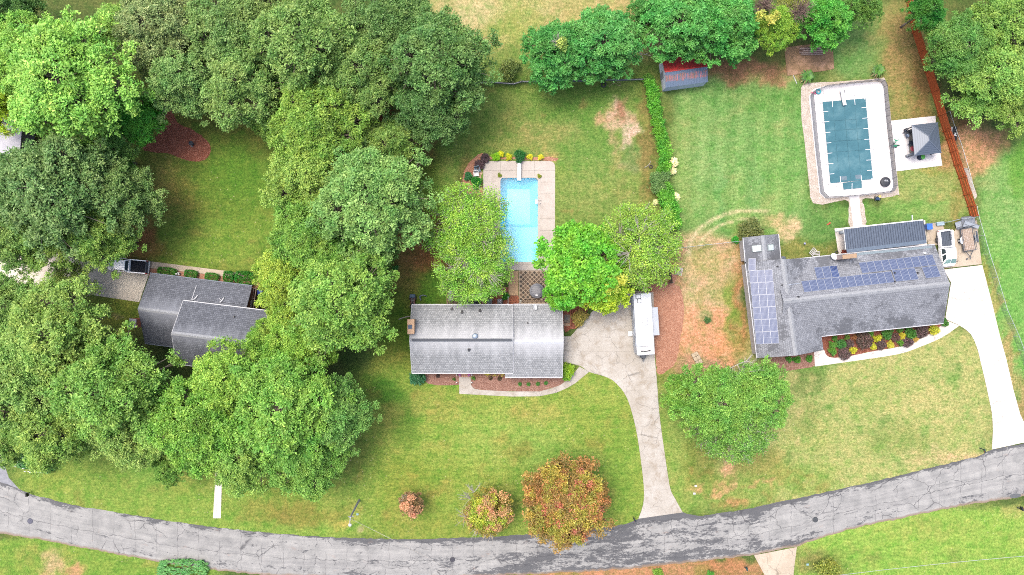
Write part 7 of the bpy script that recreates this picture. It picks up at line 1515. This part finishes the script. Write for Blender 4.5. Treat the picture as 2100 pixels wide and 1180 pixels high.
# wooden deck with its furniture
dk = thing('wooden_deck', 'weathered brown wooden deck against the back wall of the middle house', 'deck', P(950, 610)); rs = np.random.RandomState(6)
for i in range(16): m = MB(); y = 591 + i * 2.15; m.beam(P(918, y, .25), P(984, y, .25), .135, .04); m.build('plank', nm('deck_%d' % (i % 2), D(*((132, 112, 92) if i % 2 else (112, 96, 80))), D(84, 72, 62), 6, .9), dk)
m = MB(); m.beam(P(917, 590, .28), P(917, 625, .28), .12, .2); m.build('rim', WOODT, dk)
m = MB(); m.beam(P(985, 590, .2), P(985, 625, .2), .12, .2); m.build('rim', WOODT, dk)
gr = thing('storage_bench', 'pale grey covered grill on the left end of the wooden deck', 'covered grill', P(924.5, 607)); q = P(924.3, 606.5, .8); m = MB(); m.box((q.x, q.y, .72), (.62, 1.5, .9), bev=.14); m.box((q.x + .12, q.y - .35, .8), (.6, .5, .7), bev=.1); m.build('cover', nm('grey_cover', D(190, 190, 196), D(168, 168, 176), 4), gr)
tb = thing('patio_table', 'dark blue round patio table on the wooden deck', 'table', P(962, 617)); q = P(963, 615.5); m = MB(); m.lathe((q.x, q.y, .95), [(.62, 0), (.64, .03), (.1, .05)], 16); m.build('tabletop', NAV, tb); m = MB(); m.cone((q.x, q.y, .27), (q.x, q.y, .96), .06, .06, 8); m.build('leg', DARKST, tb)
for (x, y, rz, l_) in ((946, 613.5, 1.5, 'left of the dark table on the deck'), (955, 603, .2, 'above the dark table on the deck'), (973, 606, -.8, 'above right of the dark table on the deck'), (975, 620, -1.8, 'lower right of the dark table on the deck')): lounge('patio_chair', 'dark patio chair ' + l_, x, y, rz, DARKST, NAV if x > 950 else nm('slate_seat', D(96, 90, 92), D(76, 72, 76), 6), .27, .85)
for x, l_ in ((1004, 'left air conditioner unit behind the middle house, greenish fan'), (1025, 'right air conditioner unit behind the middle house, bright fan')):
    t = thing('air_conditioner', l_, 'air conditioner', P(x, 618), 'air conditioners behind the middle house'); q = P(x, 618.3, .8); m = MB(); m.box((q.x, q.y, .42), (.72, .72, .8), bev=.06); m.build('casing', nm('ac_grey', D(150, 160, 168), D(128, 138, 148), 5), t)
    m = MB(); m.cone((q.x, q.y, .8), (q.x, q.y, .83), .29, .29, 18); m.build('grille', BLACK, t); m = MB()
    for k_ in range(3): a = k_ * 2.09 + x; m.beam((q.x, q.y, .84), (q.x + .24 * math.cos(a), q.y + .24 * math.sin(a), .84), .15, .01)
    m.build('fan', nm('fan_%d' % x, D(*((214, 218, 240) if x > 1010 else (120, 170, 170)))), t)
pl = thing('post', 'thin white post between the deep green bush and the brick steps', 'post', P(1042, 613)); m = MB(); m.cone(P(1042, 622), P(1042, 622) + Vector((0, 0, 2.2)), .05, .05, 6); m.beam(P(1042, 607, .9), P(1042, 624, .9), .05, .06); m.build('pole', WHITE, pl)
# lawn tractor left of the house
lt = thing('lawn_tractor', 'dark red lawn tractor with grey grass bag at the corner of the middle house', 'lawn tractor', (0, 0, 0)); m = MB(); m.box((0, .1, .45), (.7, 1.1, .3), bev=.1); m.build('body', nm('dark_red', D(128, 40, 44), D(90, 26, 30), 5, .4), lt)
m = MB(); m.box((0, -.75, .6), (.6, .75, .4), bev=.14); m.build('hood', nm('engine_navy', D(36, 48, 74), D(24, 34, 54), 5, .4), lt); m = MB(); m.box((0, .75, .75), (.8, .55, .5), bev=.1); m.build('grass_bag', nm('bag_grey', D(98, 124, 148), D(78, 104, 128), 5), lt)
m = MB(); m.box((0, .15, .75), (.45, .4, .12), bev=.05); m.box((0, .38, .95), (.45, .1, .35), bev=.04); m.build('seat', BLACK, lt); m = MB(); m.cone((0, -.25, .95), (0, -.3, 1.0), .18, .18, 12); m.build('steering_wheel', BLACK, lt)
for x in (-.4, .4):
    for y, r_ in ((.45, .26), (-.8, .19)): m = MB(); m.cone((x - .09, y, r_), (x + .09, y, r_), r_, r_, 12); m.build('wheel', TYRE, lt)
q = P(846.5, 618, .5); placed(lt, (q.x, q.y, 0), 0)
ca = thing('lawn_chute', 'curved grey hose arch lying on the grass right of the lawn tractor', 'hose', P(866, 608)); m = MB(); m.tube([P(*q_) for q_ in ((863, 616, .3), (861, 610, .5), (862.5, 606, .6))], .1, 8); m.tube([P(*q_) for q_ in ((863, 607.5, .5), (868, 605.5, .6), (874.5, 607.5, .3))], .07, 8); m.build('tube', nm('hose_grey', D(130, 148, 164), D(108, 126, 144), 5), ca)
br = thing('fallen_branch', 'pale branch on the grass above the tan brick chimney', 'branch', P(830, 652)); m = MB(); m.tube([P(*q_) for q_ in ((818, 655, .3), (826, 652, .5), (835, 649.5, .4), (843, 649, .3))], .06, 6, .09); m.build('wood', PALEBARK, br)
# raised plot right of the garage
rb = thing('raised_bed', 'small timber edged bed with one dark diamond paver right of the garage', 'raised bed', P(1165, 655)); m = MB(); m.beam(P(1170.5, 636, .3), P(1170.5, 669, .3), .12, .2); m.beam(P(1170.5, 612, .4), P(1170.5, 640, .4), .08, .12); m.build('edging', BRICKM, rb)
m = MB(); q = P(1162.5, 666); m.box((q.x, q.y, .08), (.85, .35, .16)); m.build('sill', WOODT, rb); m = MB(); q = P(1162.5, 653.5); m.box((q.x, q.y, .08), (.36, .36, .06), rz=PI / 4); m.build('paver', BLACK, rb); m = MB(); q = P(1163, 654); m.box((q.x, q.y, .03), (.9, 1.2, .04)); m.build('soil', nm('grey_soil', D(150, 138, 124), D(110, 100, 90), 6), rb)
# front: step lights, flowers, edging blooms
fsb = sheet('front_step', [(941, 764), (965, 764), (965, 774), (941, 774)], .055, JOINT); ORG[fsb.name] = Vector((0, 0, 0))
for r_ in range(2):
    for c_ in range(5): m = MB(); q = P(943.4 + c_ * 4.8, 768 + r_ * 3.8); m.box((q.x, q.y, .1), (.32, .25, .1)); m.build('brick', nm('step_brick', D(220, 168, 140), D(196, 144, 118), 8), fsb)
for i, (x, y) in enumerate(((937, 768.5), (967.8, 768.5), (937, 784), (967.8, 784))):
    t = thing('path_light', 'round white path light at the %s %s of the front step' % (('upper', 'lower')[i // 2], ('left', 'right')[i % 2]), 'path light', P(x, y), 'white path lights'); m = MB(); q = P(x, y); m.cone((q.x, q.y, 0), (q.x, q.y, .4), .025, .025, 6); m.build('stake', BLACK, t); m = MB(); m.sphere((q.x, q.y, .45), .11, 10); m.build('globe', WHF, t)
for x, l_ in ((943, 'left'), (962, 'right')):
    t = thing('flower_pot', 'pot of pink flowers at the %s side of the front step' % l_, 'flower pot', P(x, 768)); m = MB(); q = P(x, 768.5); m.lathe((q.x, q.y, .05), [(.12, 0), (.17, .3)], 10); m.build('pot', nm('clay_pot', D(206, 196, 180), D(180, 168, 150), 5), t); m = MB(); rs = np.random.RandomState(int(x))
    for i in range(40): v = rs.normal(size=3) * .11; m.box((q.x + v[0], q.y + v[1], .5 + v[2] * .5), (.07, .05, .03), rz=rs.rand() * 6)
    m.build('petals', nm('magenta', D(232, 130, 214), D(210, 90, 190), 7), t)
for i, x in enumerate((997, 1003, 1015, 1031)):
    q = P(x, 767.5); t = thing('yellow_flowers', ['leftmost', 'second', 'third', 'rightmost'][i] + ' clump of yellow flowers along the front eave of the middle house', 'flowers', (q.x, q.y, 0)); m = MB(); rs = np.random.RandomState(i)
    for k_ in range(40): v = rs.normal(size=3) * .14; m.box((q.x + v[0] * 1.4, q.y + v[1], .35 + v[2] * .5), (.08, .06, .03), rz=rs.rand() * 6)
    m.build('petals', nm('flower_yellow', D(232, 220, 60), D(214, 200, 50), 7), t)
# white chair and blue-grey chair by the purple shrub
lounge('garden_chair', 'white slatted chair between the purple shrub and the glossy shrub by the pool', 976.5, 357.5, .1, WHF, WHF, s=1.15)
lounge('garden_chair', 'blue-grey chair under the dark purple shrub by the pool deck', 979, 349, .3, BLF, nm('blue_slate', D(146, 168, 182), D(122, 146, 162), 6), s=1.25)
for x, y in ((985, 355), (982, 363)):
    q = P(x, y); t = thing('stepping_stone', 'peach flagstone %s beside the pool deck edge' % ('upper' if y < 360 else 'lower'), 'stone', (q.x, q.y, 0)); m = MB(); m.prism([(q.x - .3, q.y - .2), (q.x + .25, q.y - .28), (q.x + .33, q.y + .15), (q.x - .1, q.y + .3)], 0, .07); m.build('flag', nm('peach_stone', D(238, 206, 172), D(220, 184, 150), 5), t)
pc_ = thing('garden_pot', 'round blue-rimmed pot beside the wood left of the airy tree', 'pot', P(878, 486)); q = P(879, 486); m = MB(); m.lathe((q.x, q.y, 0), [(.5, 0), (.75, .5), (.85, .52), (.7, .4)], 18); m.build('bowl', nm('slate_bowl', D(150, 158, 180), D(110, 120, 144), 5), pc_)

# ---------------------------------------------------------------- right house yard and left house yard
def bin_(label, px, py, col, s=.6, h=1.05, rz=0, name='wheelie_bin'):
    q = P(px, py, h); t = thing(name, label, 'bin', (0, 0, 0)); m = MB(); m.prism([(-s / 2 * .85, -s / 2 * .9), (s / 2 * .85, -s / 2 * .9), (s / 2 * .85, s / 2 * .9), (-s / 2 * .85, s / 2 * .9)], .05, h, -.12); m.build('tub', nm('bin_%s' % label[:6], D(*col), D(*[c * .85 for c in col]), 5, .45), t)
    m = MB(); m.box((0, 0, h + .03), (s * 1.1, s * 1.15, .07), bev=.03); m.box((0, -s * .6, h - .02), (s * .8, .08, .06)); m.build('lid', nm('binlid_%s' % label[:6], D(*[min(255, c * 1.1) for c in col]), D(*col), 5, .4), t)
    for x in (-1, 1): m = MB(); m.cone((x * s * .45, -s * .45, .12), (x * s * .5, -s * .45, .12), .12, .12, 10); m.build('wheel', BLACK, t)
    placed(t, (q.x, q.y, 0), rz)
bin_('blue wheeled bin beside the pergola of the left house', 533, 599, (76, 108, 216), .72, 1.05, .1)
bin_('bright blue bin right of the carport roof', 1906.5, 464.5, (64, 124, 226), .75, 1.0, .1)
t = thing('storage_tub', 'pale aqua storage tub by the fence behind the carport', 'storage tub', (0, 0, 0)); m = MB(); m.box((0, 0, .2), (1.0, .48, .4), bev=.06); m.build('tub', nm('aqua_tub', D(178, 214, 228), D(150, 196, 212), 5, .3), t); m = MB(); m.box((0, 0, .42), (1.08, .54, .05), bev=.02); m.build('lid', nm('aqua_lid', D(206, 230, 240), D(184, 214, 228), 4, .3), t); q = P(1925.5, 459.5); placed(t, (q.x, q.y, 0), .08)
t = thing('rain_barrel', 'grey round barrel at the inner corner of the skylight wing', 'barrel', P(1606, 530)); q = P(1606.5, 530.5, .8); m = MB(); m.lathe((q.x, q.y, 0), [(.3, 0), (.36, .4), (.34, .85), (.2, .88)], 16); m.build('drum', nm('barrel_grey', D(112, 126, 144), D(90, 104, 122), 5, .5), t)
for i, (x, y, rz) in enumerate(((1664.5, 517, .9), (1671, 521.5, .1))):
    t = thing('white_rack', ['white slatted rack standing upright by the back eave of the right-hand house', 'white plastic frame pieces lying along the back eave of the right-hand house'][i], 'rack', (0, 0, 0)); m = MB()
    for k_ in range(4): m.beam((-.5, -.3 + k_ * .2, .3), (.5, -.3 + k_ * .2, .32), .07, .05)
    m.build('slat', WHF, t); m = MB(); m.beam((-.5, -.35, .2), (-.5, .35, .5), .06, .06); m.beam((.5, -.35, .2), (.5, .35, .5), .06, .06); m.build('frame', WHF, t); q = P(x, y); placed(t, (q.x, q.y, .1), rz)
q = P(1649.5, 500); t = thing('ball', 'small white and blue ball on the grass above the white racks', 'ball', (q.x, q.y, 0)); m = MB(); m.sphere((q.x, q.y, .17), .17, 12); m.build('ball', nm('ball_wb', D(236, 238, 250), D(110, 120, 190), 9, .4), t)
q = P(1699, 459.5); t = thing('garden_toy', 'orange-red toy left of the white path on the lawn', 'toy', (q.x, q.y, 0)); m = MB(); m.box((q.x, q.y, .08), (.6, .16, .12), rz=.5, bev=.03); m.box((q.x + .15, q.y + .15, .1), (.2, .2, .1), rz=.2, bev=.03); m.build('body', nm('toy_red', D(230, 110, 80), D(214, 90, 64), 5), t)
tyre('old_tyre', 'dark round pot rim at the left of the wide chimney', 1716.5, 518, .26, .15)
q = P(1730, 516); t = thing('plant_stand', 'rust red pots grouped beside the wide chimney', 'planter', (q.x, q.y, 0))
for i, (dx, dy) in enumerate(((-.2, .1), (.15, .05), (0, -.2), (.3, -.15), (-.3, -.15))): m = MB(); m.lathe((q.x + dx, q.y + dy, 0), [(.1, 0), (.16, .35), (.12, .33)], 10); m.build('pot', nm('rust_pot', D(206, 96, 66), D(140, 60, 46), 6), t)
q = P(1707, 468); 
t = thing('air_conditioner', 'small white box unit left of the white path at the carport corner', 'air conditioner', P(1726, 477)); q = P(1726, 477, .5); m = MB(); m.box((q.x, q.y, .35), (.5, .4, .6), bev=.05); m.build('casing', nm('pale_box', D(206, 214, 222), D(184, 194, 204), 5), t)
q = P(367, 562); t = thing('lantern', 'white garden ornament between the first two hedge blocks', 'ornament', (q.x, q.y, 0)); m = MB(); m.box((q.x, q.y, .35), (.5, .4, .1)); m.cone((q.x - .1, q.y, 0), (q.x - .1, q.y, .7), .08, .12, 8); m.cone((q.x + .18, q.y + .1, 0), (q.x + .18, q.y + .1, .55), .1, .06, 8); m.build('figure', WHF, t)
q = P(396, 296); t = thing('bird_bath', 'small dark bird bath on the red mulch bed', 'bird bath', (q.x, q.y, 0)); m = MB(); m.lathe((q.x, q.y, 0), [(.16, 0), (.07, .1), (.07, .6), (.3, .68), (.33, .76), (.26, .7)], 14); m.build('basin', nm('bath_dark', D(62, 74, 88), D(44, 54, 66), 5), t)
q = P(394.5, 300.5); t = thing('garden_gnome', 'tiny pale statue just below the bird bath', 'statue', (q.x, q.y, 0)); m = MB(); m.cone((q.x, q.y, 0), (q.x, q.y, .3), .12, .08, 8); m.sphere((q.x, q.y, .36), .08, 8); m.build('figure', nm('pale_figure', D(206, 214, 220)), t)
# mailboxes
def mailbox(px, py, rz, label, col=(44, 66, 74), extra=False):
    t = thing('mailbox', label, 'mailbox', (0, 0, 0)); c = nm('mail_%d' % px, D(*col), D(*[k * .75 for k in col]), 5, .4); m = MB(); m.beam((0, 0, 0), (0, 0, 1.1), .1, .1); m.beam((0, -.1, .95), (0, .45, .95), .08, .08); m.build('post', DARKST, t)
    m = MB(); n = len(m.v); pr = [(.11, 0), (.11, .12)] + [(.11 * math.cos(a), .12 + .11 * math.sin(a)) for a in (.6, 1.2, PI / 2, 1.95, 2.5)] + [(-.11, .12), (-.11, 0)]
    for y in (-.12, .42): m.v += [(p_[0], y, 1.02 + p_[1]) for p_ in pr]
    k_ = len(pr); m._f(tuple(range(n + k_ - 1, n - 1, -1))); m._f(tuple(range(n + k_, n + 2 * k_)))
    for i in range(k_): j = (i + 1) % k_; m._f((n + i, n + j, n + k_ + j, n + k_ + i))
    m.build('box', c, t); m = MB(); m.box((.13, .25, 1.2), (.02, .14, .06)); m.build('flag', nm('flag_red', D(180, 50, 50)), t)
    if extra: m = MB(); m.box((0, .15, .8), (.22, .5, .18)); m.build('paper_box', c, t)
    q = P(px, py); placed(t, (q.x, q.y, 0), rz)
mailbox(64, 1009, -2.8, 'mailbox at the road edge by the left bend', (40, 40, 44), True)
mailbox(1298, 1060, -2.6, 'dark mailbox left of the middle drive mouth', (40, 56, 66), True)
mailbox(2008, 919, -2.9, 'green mailbox left of the right-hand drive mouth', (36, 80, 70))
mailbox(2086, 1041, .3, 'dark mailbox at the right edge below the road', (50, 54, 60), True)
mailbox(1527, 1163, .2, 'teal mailbox on the orange verge at the bottom', (36, 96, 96))
# street lamp and overhead lines
sp2 = thing('street_lamp', 'tall grey pole with a round white lamp head on the left front lawn', 'street lamp', P(736.7, 1025.7)); b0, b1 = P(736.7, 1025.7), P(718.6, 1061, 6.6); POLE = nm('pole_grey', D(206, 206, 214), D(170, 172, 182), 4)
m = MB(); m.cone(b0, b1 + Vector((0, 0, .1)), .16, .11, 10); m.build('pole', POLE, sp2); m = MB(); m.beam(b1 + Vector((-.35, .0, -.2)), b1 + Vector((.4, 0, -.2)), .08, .08); m.build('crossarm', POLE, sp2)
l1 = P(717.6, 1077, 6.4); m = MB(); m.tube([b1, b1.lerp(l1, .5) + Vector((0, 0, .15)), l1], .05, 6); m.build('arm', nm('white_arm', D(240, 240, 244)), sp2); m = MB(); m.lathe(l1, [(.05, -.2), (.2, -.15), (.24, 0), (.18, .08), (.06, .12)], 16); m.build('lamp_head', WHF, sp2)
wr = thing('overhead_wire', 'pale service wire running from the street lamp down over the road', 'wire', b1); m = MB(); e1 = P(1010, 1216, 6.3); n = 14; pts = [(b1 + Vector((.1, -.3, -.1))).lerp(e1, i / n) - Vector((0, 0, .35 * math.sin(PI * i / n))) for i in range(n + 1)]
m.tube([tuple(p_) for p_ in pts], .022, 5); m.build('cable', nm('wire_pale', D(236, 228, 220), D(160, 156, 150), 1.2), wr)
wr = thing('overhead_wire', 'long pale wire crossing the bottom right lawn', 'wire', P(1900, 1160, 6)); m = MB(); a_, b_ = P(1640, 1190, 6), P(2180, 1134, 6); pts = [a_.lerp(b_, i / 16) - Vector((0, 0, .5 * math.sin(PI * i / 16))) for i in range(17)]; m.tube([tuple(p_) for p_ in pts], .03, 5); m.build('cable', nm('wire_grey', D(214, 222, 220), D(190, 200, 198), 2), wr)
# manhole covers and small covers in the grass
for x, y, r_, c_, l_ in ((62, 1069, .34, (118, 120, 140), 'iron manhole cover in the road near the left bend'), (928, 1148, .3, (84, 84, 96), 'dark manhole cover in the road below the big front lawn'), (1672, 1066, .33, (92, 98, 104), 'manhole cover in the road left of the bottom right lawn')):
    q = P(x, y); t = thing('manhole_cover', l_, 'manhole cover', (q.x, q.y, 0)); m = MB(); m.lathe((q.x, q.y, .0), [(r_ + .08, .0), (r_ + .08, .022), (r_ + .02, .022)], 18); m.build('ring', nm('iron_ring_%d' % x, D(*[k * .8 for k in c_])), t); m = MB(); m.lathe((q.x, q.y, .0), [(r_, .0), (r_, .028), (.02, .03)], 18)
    for i in range(4): m.box((q.x, q.y - r_ * .6 + i * r_ * .4, .035), (r_ * 1.1, .04, .01))
    m.build('lid', nm('iron_%d' % x, D(*c_), D(*[k * .7 for k in c_]), 12), t)
pcq = sheet('asphalt_patch', smooth([(2072, 1015), (2082, 1012), (2093, 1014), (2092, 1019), (2080, 1022), (2071, 1020)], 3), .013, nm('patch_dark', D(118, 122, 126), D(98, 102, 106), 8))
for x, y, l_ in ((733, 1055, 'small pale blue cover in the grass by the street lamp'), (1424, 1012.5, 'small white cover in the grass, lower of two right of the middle drive'), (1427, 997, 'small white cover in the grass, upper of two right of the middle drive'), (1656, 1158, 'pale green cover in the weeds beside the bottom drive')):
    q = P(x, y); t = thing('utility_cover', l_, 'utility cover', (q.x, q.y, 0)); m = MB(); m.box((q.x, q.y, .03), (.36, .3, .05), bev=.03); m.build('lid', nm('cover_%d' % x, D(*((170, 210, 214) if x in (733, 1656) else (238, 238, 240)))), t)
scene.cycles.use_denoising = False
